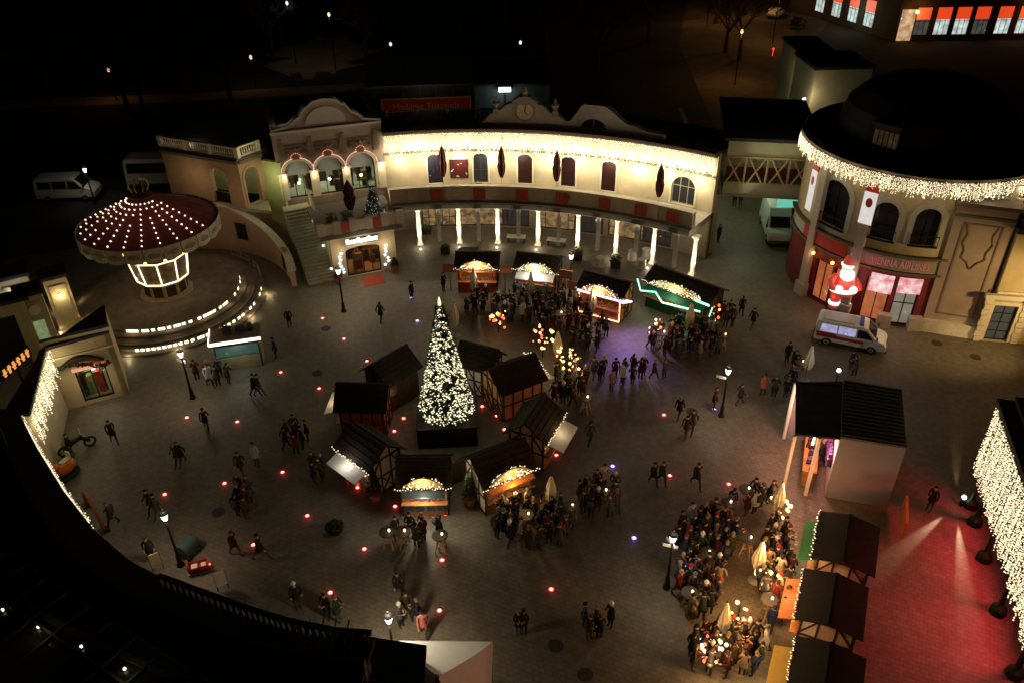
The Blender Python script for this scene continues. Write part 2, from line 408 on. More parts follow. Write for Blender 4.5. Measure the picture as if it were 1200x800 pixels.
sheet('park_clearing', [(-28 + (5.5 + 1.6 * sin(k * 2.3) + 1.1 * sin(k * 1.1)) * cos(2 * pi * k / 40) * 1.2, 126 + (11 + 2 * sin(k * 1.7)) * sin(2 * pi * k / 40)) for k in range(40)], .003, mat('sandy_path', (.25, .17, .1)))
sheet('street', [(23, 84), (38, 84), (44, 125), (75, 185), (40, 190), (26, 130)], .004, mat('street_gravel', (.12, .09, .06), .9, .3, .5, .3, dirt=.3))

# ================================================================== terrace house (crescent with the lit upper storey)
RW, RC = 33.2, 29.94
aL, aR = radians(101.6), radians(53.2)
UP = Arc(C0, RW, aL, aR, True); ED = Arc(C0, 30.55, aL, aR, True)
th = thing('terrace_house', 'long curved cream house with a terrace on lit white columns and a bright upper wall', 'building', (C0[0], C0[1] + RW, 0))
def un(px, py, z, fr=UP): return fr.near(G(px, py, z))
dpx = [(498, 524), (553, 575), (605, 627), (657, 680), (709, 731)]
ops = []
for a, b in dpx:
    uc = un((a + b) / 2, 212, 4.2); ops.append((uc - .62, uc + .62, 4.1, 6.75, .42))
uw = un(806, 232, 4.2); ops.append((uw - 1.0, uw + 1.0, 4.1, 6.5, .9))
ZT = 8.75
mb = MB(); wall(mb, UP, 0, UP.len, 3.9, ZT, .5, ops); mb.build('upper_wall', cream, th, True)
mb = MB()
for z0, z1, d in ((ZT - .05, ZT + .14, .5), (ZT + .14, ZT + .3, .66), (6.92, 7.04, .08)):
    fbox(mb, UP, 0, UP.len, z0, z1, -.3 if d > .1 else .002, d)
mb.build('cornice', mat('brown_gutter', (.12, .09, .065), .7, .2), th, True)
fabdoor = [print_mat('poster_door', [(.01, .01, .02), (.2, .03, .01), (.4, .08, .01), (.05, .01, .02), (.02, .02, .05)], 2.2, 1), darkgl, redwood, redwood, redwood]
for i, o in enumerate(ops[:5]):
    opening(UP, th, *o, fabdoor[i], mat('blackened_door_frame', (.012, .004, .004), .6) if i != 1 else mat('grey_door_paint', (.04, .04, .04), .6), 'door', 1, 2, -.16, .09, ['arched terrace door with a colourful lit poster behind its glass', 'arched dark glazed terrace door', None, None, None][i], pale, .13)
opening(UP, th, *ops[5], darkgl, stone, 'window', 2, 1, -.2, .08, 'wide arched window at the end of the terrace', pale, .16)
# framed poster between the first two doors
u = un(538, 205, 5.0); t = tag(thing('wall_poster', 'square red and orange poster in a frame on the bright terrace wall', 'poster', UP.pt(u, .1, 5.4)))
mb = MB(); fbox(mb, UP, u - .78, u + .78, 4.55, 6.2, .004, .07); mb.build('frame', redwood, t, True)
mb = MB(); fbox(mb, UP, u - .7, u + .7, 4.63, 6.12, .07, .085); mb.build('picture', print_mat('poster_print', [(.05, .005, .005), (.14, .012, .008), (.25, .05, .01), (.06, .008, .008)], 2.5, 4), t, True)
# terrace slab, parapet, columns
mb = MB(); mb.arc(C0, RC - .65, RW - .01, aL, aR, 3.42, 3.95, 48); mb.build('terrace_floor', stone, th, True)
mb = MB(); mb.arc(C0, RC - .72, RC - .6, aL, aR, 3.5, 3.85, 48); mb.build('slab_edge', mat('dark_fascia', (.09, .075, .06), .8, .2), th, True)
mb = MB(); fbox(mb, ED, 0, ED.len, 3.95, 5.1, .45, .7); fbox(mb, ED, 0, ED.len, 5.1, 5.22, .36, .8)
n = 16
for i in range(n + 1):
    u = ED.len * i / n; fbox(mb, ED, max(0, u - .22), min(ED.len, u + .22), 3.95, 5.18, .4, .78)
mb.build('parapet', mat('parapet_plaster', (.42, .36, .26), .85, .15, 1.2, .1, dirt=.35), th, True)
mb = MB()
for i in range(22):
    a = aL + (aR - aL) * (i + .5) / 22; mb.tube([(C0[0] + (RW - .3) * cos(a), C0[1] + (RW - .3) * sin(a), 7.45), (C0[0] + (RW - .45) * cos(a), C0[1] + (RW - .45) * sin(a), 7.38)], .07, 6)
mb.build('wall_lamp_row', blackm, th, True)['kind'] = 'stuff'
colx = [(492.5, 287), (538.7, 284), (584, 283), (631, 286), (676, 293), (720, 301), (765, 308), (812, 321)]
column_lit = mat('white_column_paint', (.78, .74, .66), .6, .05, 2)
colang = []
for q in colx:
    a = A(*q, 0, C0); colang.append(a); x, y = C0[0] + RC * cos(a), C0[1] + RC * sin(a)
    mb = MB(); mb.box(x, y, 0, .5, .5, .16, a); mb.lathe([(.21, .16), (.23, .22), (.19, .3), (.175, 3.05), (.2, 3.1), (.26, 3.2), (.27, 3.24)], x, y, 14); mb.box(x, y, 3.24, .56, .56, .17, a)
    mb.build('column', column_lit, th, True)
# second row of darker piers at the shop line
for i in range(7):
    a = (colang[i] + colang[i + 1]) / 2; x, y = C0[0] + (RC + .3) * cos(a), C0[1] + (RC + .3) * sin(a)
    mb = MB(); mb.box(x, y, 0, .3, .3, 3.42, a); mb.build('pier', stone, th, True)
for i in range(7):
    a = (colang[i] + colang[i + 1]) / 2; lamp('POINT', (C0[0] + 31.6 * cos(a), C0[1] + 31.6 * sin(a), 3.0), 26, (1, .84, .55), .2)  # unseen lamps added under the terrace to brighten the colonnade
# ground floor shop line
GF = Arc(C0, RW - .2, aL, aR, True)
sw, ops2 = [], []
for i, (px, w) in enumerate([(515, 1.5), (563, 2.0), (604, 1.2), (653, 1.7), (693, 1.3), (743, 1.6), (785, 1.4)]):
    u = GF.near(G(px, 262, .5)); ops2.append((u - w, u + w, .1, 2.75, 0))
ops2 = [o for o in ops2 if o[1] < GF.len]
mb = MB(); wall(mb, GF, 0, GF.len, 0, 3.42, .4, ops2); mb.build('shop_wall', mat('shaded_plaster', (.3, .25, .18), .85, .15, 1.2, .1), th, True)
glows = [lit_window('shop_glow_a', [(.9, .55, .2), (.3, .15, .05), (.02, .02, .02), (.03, .02, .01), (.45, .25, .08), (.02, .01, .01)], .4, 2.6, 2), lit_window('shop_glow_b', [(.02, .02, .02), (.16, .1, .05), (.02, .02, .02), (.03, .03, .03)], .4, 1.6, 6)]
for i, o in enumerate(ops2):
    opening(GF, th, *o, glows[0] if i in (0, 1, 3, 5) else glows[1], wood_d, 'shop_window', 4, 2, -.15, .1)
# flat roof and the scroll gables with the clock
mb = MB(); mb.arc(C0, RW - .3, RW + 5.2, aL, aR, ZT + .02, ZT + .18, 32); mb.build('roof', roofm, th, True)
GB = Arc(C0, RW + .5, aL, aR, True)
def gz(pts, u):
    for (a, za), (b, zb) in zip(pts, pts[1:]):
        if a <= u <= b:
            t = (u - a) / (b - a); t = t * t * (3 - 2 * t); return za + (zb - za) * t
    return pts[-1][1]
uC = GB.near(G(616, 140, 9.4)); uM = GB.near(G(700, 140, 9.3)); uE = GB.near(G(777, 165, 9))
gp = [(uC - 3.9, 8.95), (uC - 2.5, 10.0), (uC - 1.2, 10.75), (uC + 1.2, 10.75), (uC + 2.3, 10.1), (uC + 3.6, 9.5), (uM - .6, 11.0), (uM + .8, 11.0), (uM + 3.2, 9.7), (uE - 1.4, 9.35), (uE, 9.3)]
mb = MB(); wall(mb, GB, gp[0][0], gp[-1][0], ZT + .18, 9, .5, [(uM - 1.0, uM + 1.2, 9.1, 9.95, .8)], 0, .25, lambda u: gz(gp, u))
mb.build('scroll_gable', mat('grey_plaster', (.5, .47, .45), .85, .15, 1.5, .2, dirt=.3), th, True)
mb = MB()
us = [gp[0][0] + (gp[-1][0] - gp[0][0]) * i / 70 for i in range(71)]
for a, b in zip(us, us[1:]): mb.hexa([GB.pt(a, .12, gz(gp, a)), GB.pt(b, .12, gz(gp, b)), GB.pt(b, -.55, gz(gp, b)), GB.pt(a, -.55, gz(gp, a)), GB.pt(a, .12, gz(gp, a) + .1), GB.pt(b, .12, gz(gp, b) + .1), GB.pt(b, -.55, gz(gp, b) + .1), GB.pt(a, -.55, gz(gp, a) + .1)])
mb.build('gable_coping', mat('pale_coping', (.42, .39, .36), .8, .1), th, True)
opening(GB, th, uM - 1.0, uM + 1.2, 9.1, 9.95, .8, darkgl, stone, 'window', 1, 0, -.2, .07, 'eyebrow window in the scroll gable')
ck = thing('wall_clock', 'round pale clock face crowning the grey scroll gable', 'clock', GB.pt(uC, .1, 10.3))
mb = MB(); fpoly(mb, GB, [(uC + .85 * cos(2 * pi * i / 24), 10.25 + .85 * sin(2 * pi * i / 24)) for i in range(24)], .004, .14); mb.build('case', stone, ck, True)
mb = MB(); fpoly(mb, GB, [(uC + .7 * cos(2 * pi * i / 24), 10.25 + .7 * sin(2 * pi * i / 24)) for i in range(24)], .14, .16); dial = mb.build('dial', mat('clock_dial', (.62, .55, .4), .5, .08, 4), ck, True)
for an, L in ((.2, .55), (2.4, .35)):
    mb = MB(); mb.beam(GB.pt(uC, .19, 10.25), GB.pt(uC + L * sin(an), .19, 10.25 + L * cos(an)), .06, .03); mb.build('hand', blackm, dial, True)
mb = MB(); fpoly(mb, GB, [(uC - 1.1, 10.85), (uC + 1.1, 10.85), (uC + 1.0, 11.1), (uC + .4, 11.5), (uC - .4, 11.5), (uC - 1.0, 11.1)], -.4, .3)
p = GB.pt(uC, 0, 0); mb.lathe([(.3, 11.5), (.2, 11.7), (.28, 11.85), (.05, 12.3)], p.x, p.y, 8); mb.build('clock_hood', stone, th, True)
for k, du in enumerate((2.5, -2.4)):
    p = GB.pt(uC + du, -.1, 0); mb = MB(); mb.box(p.x, p.y, 9.9, .5, .5, .5); mb.lathe([(.12, 10.4), (.34, 10.75), (.36, 10.85), (.12, 11.0), (.05, 11.35)], p.x, p.y, 8); mb.build('urn', stone, th, True)
# things hung on and standing on the terrace
for i, px in enumerate([512, 560, 608, 655, 700, 747, 793]):
    u = ED.near(G(px, 240 if px < 700 else 250, 4.5)); t = MB(); fbox(t, ED, u - .5, u + .5, 4.05, 4.98, .79, .83)
    mb_p = [G(px, 230, 4.5)]
    o = t.build('parapet_banner', mat('rust_red_cloth', (.3, .05, .035), .9, .2, 4)); tag(o, 'rust red cloth panel hung on the terrace parapet', 'banner', 'red panels along the terrace parapet')
par = [(520, 214, 1), (588, 217, 1), (652, 221, 2), (771, 240, 3)]
pl = ['closed burgundy parasol between the lit poster door and the framed poster', 'closed burgundy parasol between the second and third terrace doors', 'closed burgundy parasol between the third and fourth terrace doors', 'closed burgundy parasol at the far end of the terrace by the wide arched window']
def closed_parasol(name, label, loc, h, m, group, r=.26, base=True, seed=0):
    R = random.Random(seed); t = thing(name, label, 'parasol', loc, 0, group)
    b = MB(); b.lathe([(.32, 0), (.32, .06), (.1, .1), (.06, .12)], 0, 0, 12); b.build('base', stone, t)
    b = MB(); b.tube([(0, 0, .08), (0, 0, h - .1)], .028, 8); b.build('pole', mat('grey_metal', (.3, .3, .3), .4, .1, 5, metal=.6), t)
    b = MB(); n = 16; pr = [(.45, .3), (.85, .42), (1.0, .58), (.8, .66), (.88, .74), (.7, .86), (.32, .96), (.08, 1.0)] if r > .3 else [(.5, .33), (.9, .4), (1.0, .55), (.85, .7), (.6, .82), (.4, .92), (.12, 1.0)]
    o, fs = [], []
    for rr, zz in pr:
        for k in range(n):
            q = r * rr * (1 + (.22 if k % 2 else -.12) * min(1, rr)) * R.uniform(.93, 1.07); o.append((q * cos(2 * pi * k / n), q * sin(2 * pi * k / n), h * zz))
    for i in range(len(pr) - 1):
        for k in range(n): fs.append((i * n + k, i * n + (k + 1) % n, (i + 1) * n + (k + 1) % n, (i + 1) * n + k))
    fs.append(tuple(range(len(o) - n, len(o)))); fs.append(tuple(range(n))[::-1]); b.add(o, fs); cn = b.build('canopy', m, t)
    b = MB(); b.lathe([(r * .99, h * .6), (r * 1.02, h * .62), (r * .9, h * .64)], 0, 0, 12); b.build('tie', m, cn)
    b = MB(); b.ball((0, 0, h + .02), .05); b.build('finial', blackm, t)
    return t
for i, ((px, py, s), lb) in enumerate(zip(par, pl)):
    p = G(px, py + 1, 4.35); a = atan2(p.y - C0[1], p.x - C0[0]); rr = min(hypot(p.x - C0[0], p.y - C0[1]), 32.2)
    closed_parasol('closed_parasol', lb, (C0[0] + rr * cos(a), C0[1] + rr * sin(a), 3.95), 3.75 + .1 * (s % 2), redfab, 'closed burgundy parasols on the terrace', .301, seed=i)
def leaf_ball(mb, c, r, n, s, R, sz=1.0, mi=0):
    for _ in range(n):
        while True:
            v = Vector((R.uniform(-1, 1), R.uniform(-1, 1), R.uniform(-1, 1)))
            if .25 < v.length < 1: break
        p = Vector(c) + Vector((v.x * r, v.y * r, v.z * r * sz)); a = Vector((R.uniform(-1, 1), R.uniform(-1, 1), R.uniform(-1, 1))).normalized(); b = a.cross(v).normalized()
        q = s * R.uniform(.6, 1.3); mb.add([p - a * q, p + b * q * .5, p + a * q, p - b * q * .5], [(0, 1, 2, 3)], mi)
leafd = mat('dark_leaf', (.03, .05, .02), .6, .4, 8); leafm = mat('green_leaf', (.06, .1, .035), .6, .4, 8)
def pot_plant(name, label, loc, h, r, potm, group=None, seed=1, box=True):
    R = random.Random(seed); t = thing(name, label, 'potted plant', loc, 0, group); mb = MB()
    if box: mb.box(0, 0, 0, .75, .55, .5); mb.box(0, 0, .45, .82, .62, .07)
    else: mb.lathe([(.22, 0), (.33, .42), (.36, .46), (.36, .52), (.3, .52)], 0, 0, 12)
    mb.build('pot', potm, t); mb = MB(); mb.tube([(0, 0, .4), (.02, 0, h * .7)], [.04, .02], 6); mb.build('stem', wood_d, t)
    mb = MB()
    if box: leaf_ball(mb, (0, 0, h * .62), r, 220, .1, R, h / r * .36)
    else:
        for k in range(420):
            z = .5 + (h - .5) * R.random() ** 1.3; q = r * (1 - (z - .5) / (h - .42)) * sqrt(R.random()); an = R.uniform(0, 6.28)
            p = Vector((q * cos(an), q * sin(an), z)); d = Vector((cos(an), sin(an), .5)).normalized() * .14; e = Vector((-sin(an), cos(an), 0)) * .05
            mb.add([p, p + d * .5 + e, p + d, p + d * .5 - e], [(0, 1, 2, 3)])
    mb.build('foliage', leafd if not box else leafm, t); return t
terrac = mat('terracotta', (.33, .12, .06), .85, .2, 4)
for i, (px, py, z, lb) in enumerate([(561, 226, 3.95, 'boxed shrub on the terrace beside the second arched door'), (665, 236, 3.95, 'boxed shrub on the terrace below the fourth arched door'), (676, 297, 0, 'boxed shrub around the foot of the fifth lit column'), (720, 306, 0, 'boxed shrub around the foot of the sixth lit column')]):
    p = G(px, py, z + .2); pot_plant('planter_shrub', lb, (p.x, p.y - (.0 if z else .7), z), 1.15, .5, redwood if z else wood_d, 'planters by the terrace columns', i)
icicles('icicle_lights', 'dense curtain of warm fairy lights along the top of the curved terrace wall', 'fairy lights', UP, .1, UP.len - .1, ZT - .03, 1.0, 1.95, .075, .13, .45, warmb, .045)
icicles('icicle_lights', 'thin lower fairy light chain hung halfway down the curved terrace wall', 'fairy lights', UP, .2, UP.len - .2, 7.12, .1, .35, .2, .17, .16, warmb, .028)
for i in range(11):
    lamp('POINT', UP.pt(UP.len * (i + .25) / 11, .5, 7.6), 150, (1, .84, .56), .1); lamp('POINT', UP.pt(UP.len * (i + .75) / 11, .5, 7.6), 150, (1, .84, .56), .1); lamp('POINT', UP.pt(UP.len * (i + .5) / 11, .85, 6.4), 185, (1, .86, .58), .2)
for i, a in enumerate(colang):
    x, y = C0[0] + (RC - 1.0) * cos(a), C0[1] + (RC - 1.0) * sin(a)
    lamp('SPOT', (x, y, .12), 2000, (1, .9, .66), .08, (C0[0] + RC * cos(a), C0[1] + RC * sin(a), 2.4), 60, .3)
    lamp('POINT', (C0[0] + (RC - .75) * cos(a), C0[1] + (RC - .75) * sin(a), .5), 26, (1, .88, .6), .1)
    mb = MB(); mb.lathe([(.1, .004), (.1, .06), (.07, .09)], x, y, 10); o = tag(mb.build('ground_uplight', glow('uplight_glass', (1, .9, .65), 3)), 'small round uplight in the paving before a white terrace column', 'ground light', 'uplights before the terrace columns')

# ================================================================== pavilion with three arched doors, its balcony and the lit entrance
P0, P1 = G(331, 234, 4.2), UP.pt(0, 0, 0)
PV = Flat(P0, P1); PL = PV.len
pv = thing('arched_pavilion', 'cream pavilion with three tall lit arched doors below a scrolled gable', 'building', PV.pt(PL / 2, 0, 0))
aw = [PV.near(G(px, py, 4.3)) for px, py in ((355, 234), (391, 228), (428, 222))]
pops = [(u - 1.05, u + 1.05, 4.15, 7.35, 1.0) for u in aw]
mb = MB(); wall(mb, PV, 0, PL, 0, 9.9, .5, pops); fbox(mb, PV, .0, .5, 0, 9.9, -9, -.5); fbox(mb, PV, PL - .5, PL, 0, 9.9, -9, -.5); mb.build('wall', mat('pavilion_plaster', (.36, .28, .23), .85, .12, 1.2, .15, dirt=.3), pv, True)
gin = lit_window('bright_hall', [(.02, .02, .02), (.03, .03, .03), (.35, .4, .28), (.8, .9, .65), (.05, .05, .04)], .75, 2.4, 3)
for o in pops:
    opening(PV, pv, *o, clearg, blackm, 'arched_door', 2, 1, -.22, .09, None, pale, .2)
    fpts = arch_pts(o[0] + .1, o[1] - .1, o[3] - o[4] - .25, o[3] - .1, .9)
    mb = MB(); fpoly(mb, PV, fpts, -.2, -.18); mb.build('fanlight', mat('milky_fanlight', (.35, .4, .42), .3, .05), pv, True)
    mb = MB(); ap_ = arch_pts(o[0] - .26, o[1] + .26, o[2], o[3] + .26, 1.15, 16)[2:]; mb.tube([PV.pt(u, .1, z) for u, z in ap_], .03, 5); mb.build('arch_light', glow('pink_rope_light', (1, .6, .45), .9), pv, True)
room(PV, pv, .6, PL - .6, 4.1, 7.6, 4.2, mat('pale_room', (.5, .52, .4), .8, .1, 1), 420, (1, 1, .75), 3, 10)
mb = MB()
for a in [0] + [(pops[0][1] + pops[1][0]) / 2 - .33, (pops[1][1] + pops[2][0]) / 2 - .33] + [PL - .66]:
    mb = MB(); fbox(mb, PV, a, a + .66, 4.1, 6.3, .003, .12); fbox(mb, PV, a - .05, a + .71, 6.3, 6.45, .003, .2); mb.build('pilaster', pale, pv, True)
mb = MB()
for u in aw:
    fbox(mb, PV, u - .95, u + .95, 7.85, 8.75, .003, .05); fbox(mb, PV, u - .85, u + .85, 7.95, 8.65, .05, .08)
    fpoly(mb, PV, [(u - .3, 7.5), (u + .3, 7.5), (u + .2, 7.95), (u, 8.1), (u - .2, 7.95)], .003, .14)
mb.build('relief_panel', mat('brown_relief', (.16, .115, .085), .8, .3, 3, .3), pv, True)
for i in range(4):
    u = ([.55] + [(pops[0][1] + pops[1][0]) / 2, (pops[1][1] + pops[2][0]) / 2] + [PL - .55])[i]; mb = MB()
    fpoly(mb, PV, [(u - .28, 7.5), (u + .28, 7.5), (u + .2, 7.8), (u + .32, 8.3), (u + .22, 8.8), (u + .1, 9.0), (u + .16, 9.25), (u - .16, 9.25), (u - .1, 9.0), (u - .22, 8.8), (u - .32, 8.3), (u - .2, 7.8)], .003, .1)
    mb.build('relief_ornament', mat('brown_relief', (.16, .115, .085)), pv, True)
for u in aw:
    mb = MB()
    for s in (-1, 1):
        pts = [(u + s * x, z) for x, z in ((.15, 8.3), (.5, 8.45), (.85, 8.3), (.75, 8.05), (.55, 8.1))]
        mb.tube([PV.pt(a, .1, z) for a, z in pts], .06, 5)
    mb.ball(PV.pt(u, .08, 8.35), .16, n=5); mb.build('scroll_relief', mat('brown_relief', (.16, .115, .085)), pv, True)
mb = MB()
for u in aw:
    for k in range(9):
        t = pi * k / 8; mb.octa(PV.pt(u + .42 * cos(t), .2, 7.62 + .42 * sin(t)), .05)
tag(mb.build('light_garland', glow('red_bulb', (1, .2, .08), 1.5), pv, True), kind='stuff')
gpv = [(0, 9.95), (PL * .14, 10.1), (PL * .25, 10.7), (PL * .33, 11.5), (PL * .42, 11.95), (PL * .5, 12.05), (PL * .58, 11.95), (PL * .67, 11.5), (PL * .75, 10.75), (PL * .86, 10.1), (PL, 9.95)]
mb = MB(); wall(mb, PV, 0, PL, 9.9, 10, .55, [], 0, .2, lambda u: gz(gpv, u)); mb.build('gable', mat('pavilion_plaster', (.4, .31, .22)), pv, True)
mb = MB(); us = [PL * i / 50 for i in range(51)]
for a, b in zip(us, us[1:]): mb.hexa([PV.pt(a, .2, gz(gpv, a)), PV.pt(b, .2, gz(gpv, b)), PV.pt(b, -.65, gz(gpv, b)), PV.pt(a, -.65, gz(gpv, a)), PV.pt(a, .2, gz(gpv, a) + .16), PV.pt(b, .2, gz(gpv, b) + .16), PV.pt(b, -.65, gz(gpv, b) + .16), PV.pt(a, -.65, gz(gpv, a) + .16)])
fbox(mb, PV, -.1, PL, 9.75, 9.95, .003, .3); fpoly(mb, PV, [(PL * .5 + 1.6 * cos(pi * i / 12), 10.2 + 1.35 * sin(pi * i / 12)) for i in range(13)], .003, .08); mb.build('coping', mat('pale_coping', (.42, .39, .36)), pv, True)
mb = MB(); p = [PV.pt(.1, -.4, 0), PV.pt(PL - .1, -.4, 0), PV.pt(PL - .1, -9, 0), PV.pt(.1, -9, 0)]; mb.prism(p, 9.6, 9.8); mb.build('roof', roofm, pv, True)
for u in aw: lamp('POINT', PV.pt(u, .9, 4.9), 16, (1, .82, .5), .15)
for a in ((pops[0][1] + pops[1][0]) / 2, (pops[1][1] + pops[2][0]) / 2, .45, PL - .4):
    lamp('POINT', PV.pt(a, .45, 6.0), 12, (1, .72, .45), .08)
    mb = MB(); q = PV.pt(a, .25, 0); mb.lathe([(.06, 6.05), (.1, 6.15), (.12, 6.35), (.03, 6.42)], q.x, q.y, 8); mb.build('wall_lamp', glow('wall_lamp_glass', (1, .8, .5), 3), pv, True)
# balcony block in front
Q0, Q1 = G(393, 328), G(466, 314)
EN = Flat(Q0, Q1); EL = EN.len
en = thing('entrance_porch', 'cream porch under the balcony with a glazed lit door below a glowing sign', 'porch', EN.pt(EL / 2, 0, 0))
dl, dr = EN.near(G(410, 328)), EN.near(G(450, 321))
dlw = (dl, dr, .02, 2.55, .35)
mb = MB(); wall(mb, EN, 0, EL, 0, 3.7, .4, [dlw]); e0, e1 = EN.pt(0, -.2, 0), EN.pt(EL, -.2, 0)
mb.beam(EN.pt(.2, -.2, 1.85), EN.pt(.2, -5.2, 1.85), .4, 3.7); mb.beam(EN.pt(EL - .2, -.2, 1.85), EN.pt(EL - .2, -5.2, 1.85), .4, 3.7); mb.build('wall', cream, en, True)
room(EN, en, .5, EL - .5, .02, 3.0, 4.4, mat('warm_room', (.35, .2, .1), .8, .15, 1), 130, (1, .62, .25), 8, 7)
opening(EN, en, *dlw, clearg, wood_d, 'door', 3, 0, -.2, .1, 'glazed entrance door with a warm lit hall behind')
mb = MB(); fbox(mb, EN, -.7, EL + .6, 3.7, 4.05, -5.6, .5); mb.build('balcony_floor', mat('dark_fascia', (.09, .075, .06)), en, True)
mb = MB(); fbox(mb, EN, -.7, EL + .6, 4.05, 5.0, .22, .42)
for i in range(6):
    u = -.6 + (EL + 1.1) * i / 5; fbox(mb, EN, u - .28, u + .28, 4.05, 5.12, .16, .48)
mb.build('balcony_parapet', mat('parapet_plaster', (.42, .36, .26)), en, True)
for i in range(2):
    u = -.6 + (EL + 1.1) * (1.5 + 2 * i) / 5; mb = MB(); fbox(mb, EN, u - .5, u + .5, 4.15, 4.95, .43, .47)
    tag(mb.build('parapet_banner', mat('rust_red_cloth', (.3, .05, .035))), ['red cloth panel on the balcony parapet above the left of the glowing sign', 'red cloth panel on the balcony parapet above the right of the glowing sign'][i], 'banner', 'red panels on the balcony parapet')
sg = thing('glowing_sign', 'long white glowing sign board above the porch door', 'sign', EN.pt((dl + dr) / 2, .1, 3.0))
mb = MB(); fbox(mb, EN, dl + .1, dr - .1, 2.85, 3.3, .003, .14); mb.build('board', blackm, sg, True)
mb = MB()
for i in range(9):
    u = dl + .25 + (dr - dl - .5) * i / 8; fbox(mb, EN, u - .12, u + .12, 2.92, 3.22 + .1 * ((i * 7) % 3 == 0), .14, .17)
mb.build('glowing_panel', glow('sign_white', (1, .97, .9), 4), sg, True)
lamp('POINT', EN.pt((dl + dr) / 2, .9, 3.0), 60, (1, .9, .7), .3)
for s, u in ((0, dl - .45), (1, dr + .45)):
    st = thing('star_garland', ['garland of white glowing stars left of the porch door', 'garland of white glowing stars right of the porch door'][s], 'light garland', EN.pt(u, .15, 1.2), 0, 'star garlands beside the porch door')
    mb = MB(); mb.tube([EN.pt(u, .06, .4), EN.pt(u + .06, .08, 2.4)], .015, 5); mb.build('cable', blackm, st, True)
    R = random.Random(s)
    for k in range(7):
        z = .55 + .28 * k; cu = u + R.uniform(-.2, .2); mb = MB(); fpoly(mb, EN, [(cu + (.15 if i % 2 == 0 else .06) * sin(pi * i / 5), z + (.15 if i % 2 == 0 else .06) * cos(pi * i / 5)) for i in range(10)], .06, .12)
        mb.build('star', glow('star_white', (.85, .95, 1), 1.6), st, True)
    lamp('POINT', EN.pt(u, .7, 2.3), 26, (1, .75, .4), .1)
mt = MB(); mt.beam(EN.pt((dl + dr) / 2 + .3, .5, .012), EN.pt((dl + dr) / 2 + .3, 2.0, .012), 1.6, .016); tag(mt.build('door_mat', redp), 'red carpet mat on the paving before the porch door', 'mat')
for s in (0, 1): pot_plant('potted_conifer', ['small potted conifer left of the porch door', 'small potted conifer right of the porch door'][s], tuple(EN.pt((dl - .9, dr + .95)[s], .55, 0)), 1.2, .3, terrac, 'conifers beside the porch door', 20 + s, False)
# balcony dressing
fir = mat('fir_needles', (.025, .045, .025), .7, .4, 10)
def fir_tree(t, H, R0, n, R, z0=.3, needle=.16):
    mb = MB(); mb.tube([(0, 0, 0), (0, 0, H * .97)], [R0 * .09 + .03, .02], 7); mb.build('trunk', wood_d, t)
    mb = MB()
    for k in range(n):
        u = R.random() ** .7; z = z0 + (H - z0) * (1 - u); q = R0 * u * R.uniform(.55, 1.06) + .03; an = R.uniform(0, 6.283)
        p = Vector((q * cos(an), q * sin(an), z)); d = Vector((cos(an), sin(an), R.uniform(-.35, .3))).normalized(); s = Vector((-sin(an), cos(an), R.uniform(-.2, .2)))
        L = needle * R.uniform(.7, 1.5); mb.add([p - d * L, p + s * L * .35, p + d * L, p - s * L * .35], [(0, 1, 2, 3)])
    return mb.build('foliage', fir, t)
p = EN.pt(EL - 1.2, -.9, 4.05)
t = thing('balcony_tree', 'small dark fir tree with cold white lights on the porch balcony', 'christmas tree', p)
fir_tree(t, 2.9, .95, 700, random.Random(3)); mb = MB(); R = random.Random(5)
for k in range(90):
    u = R.random() ** .6; an = R.uniform(0, 6.28); mb.octa((1.0 * u * cos(an), 1.0 * u * sin(an), .3 + 2.5 * (1 - u)), .022)
tag(mb.build('light_bulb', glow('cold_bulb', (.7, .85, 1), 1.2), t), kind='stuff')
closed_parasol('closed_parasol', 'tall closed burgundy parasol on the porch balcony before the arched doors', EN.pt(EL * .42, -1.3, 4.05), 3.5, redfab, None, .4, seed=9)
for s, u in enumerate((.4, 1.7)):
    pot_plant('planter_shrub', ['boxed evergreen with a few white lights at the stair end of the balcony', 'boxed evergreen with a few white lights left of the balcony parasol'][s], EN.pt(u, -.7, 4.05), 1.4, .55, redwood, 'evergreens on the balcony', 40 + s)
# ================================================================== staircase and curved carousel-side wall
KC = (-26.16, 53.92)
sd = Vector((-.42, .906, 0)).normalized(); sn = Vector((sd.y, -sd.x, 0)); s0 = Vector((-15.85, 56.5, 0))
st = thing('outdoor_staircase', 'long stone staircase climbing to the terrace beside the curved salmon wall', 'staircase', s0)
mb = MB(); NS = 23
for i in range(NS):
    a = s0 + sd * (.26 * i); b = s0 + sd * (.26 * NS + .8); w = 2.1 + max(0, 4 - i) * .1
    mb.hexa([a + Vector((0, 0, .174 * i)), a + sn * w + Vector((0, 0, .174 * i)), b + sn * w + Vector((0, 0, .174 * i)), b + Vector((0, 0, .174 * i)),
             a + Vector((0, 0, .174 * (i + 1))), a + sn * w + Vector((0, 0, .174 * (i + 1))), b + sn * w + Vector((0, 0, .174 * (i + 1))), b + Vector((0, 0, .174 * (i + 1)))])
mb.build('steps', mat('stair_stone', (.3, .27, .2), .85, .2, 2, .2), st, True)
mb = MB(); a = s0 + sn * 2.15; b = a + sd * 6.2
mb.hexa([a, a + sn * .18, b + sn * .18, b] + [q + Vector((0, 0, z)) for q, z in ((a, .95), (a + sn * .18, .95), (b + sn * .18, 5.0), (b, 5.0))]); mb.build('balustrade_wall', cream2, st, True)
for i in (2, 9, 16):
    mb = MB(); q = s0 + sd * (.26 * i) + sn * 2.02; mb.box(q.x, q.y, .174 * (i + 1) + .25, .16, .1, .12); mb.build('step_lamp', glow('stair_lamp', (.8, 1, .7), 3), st, True)
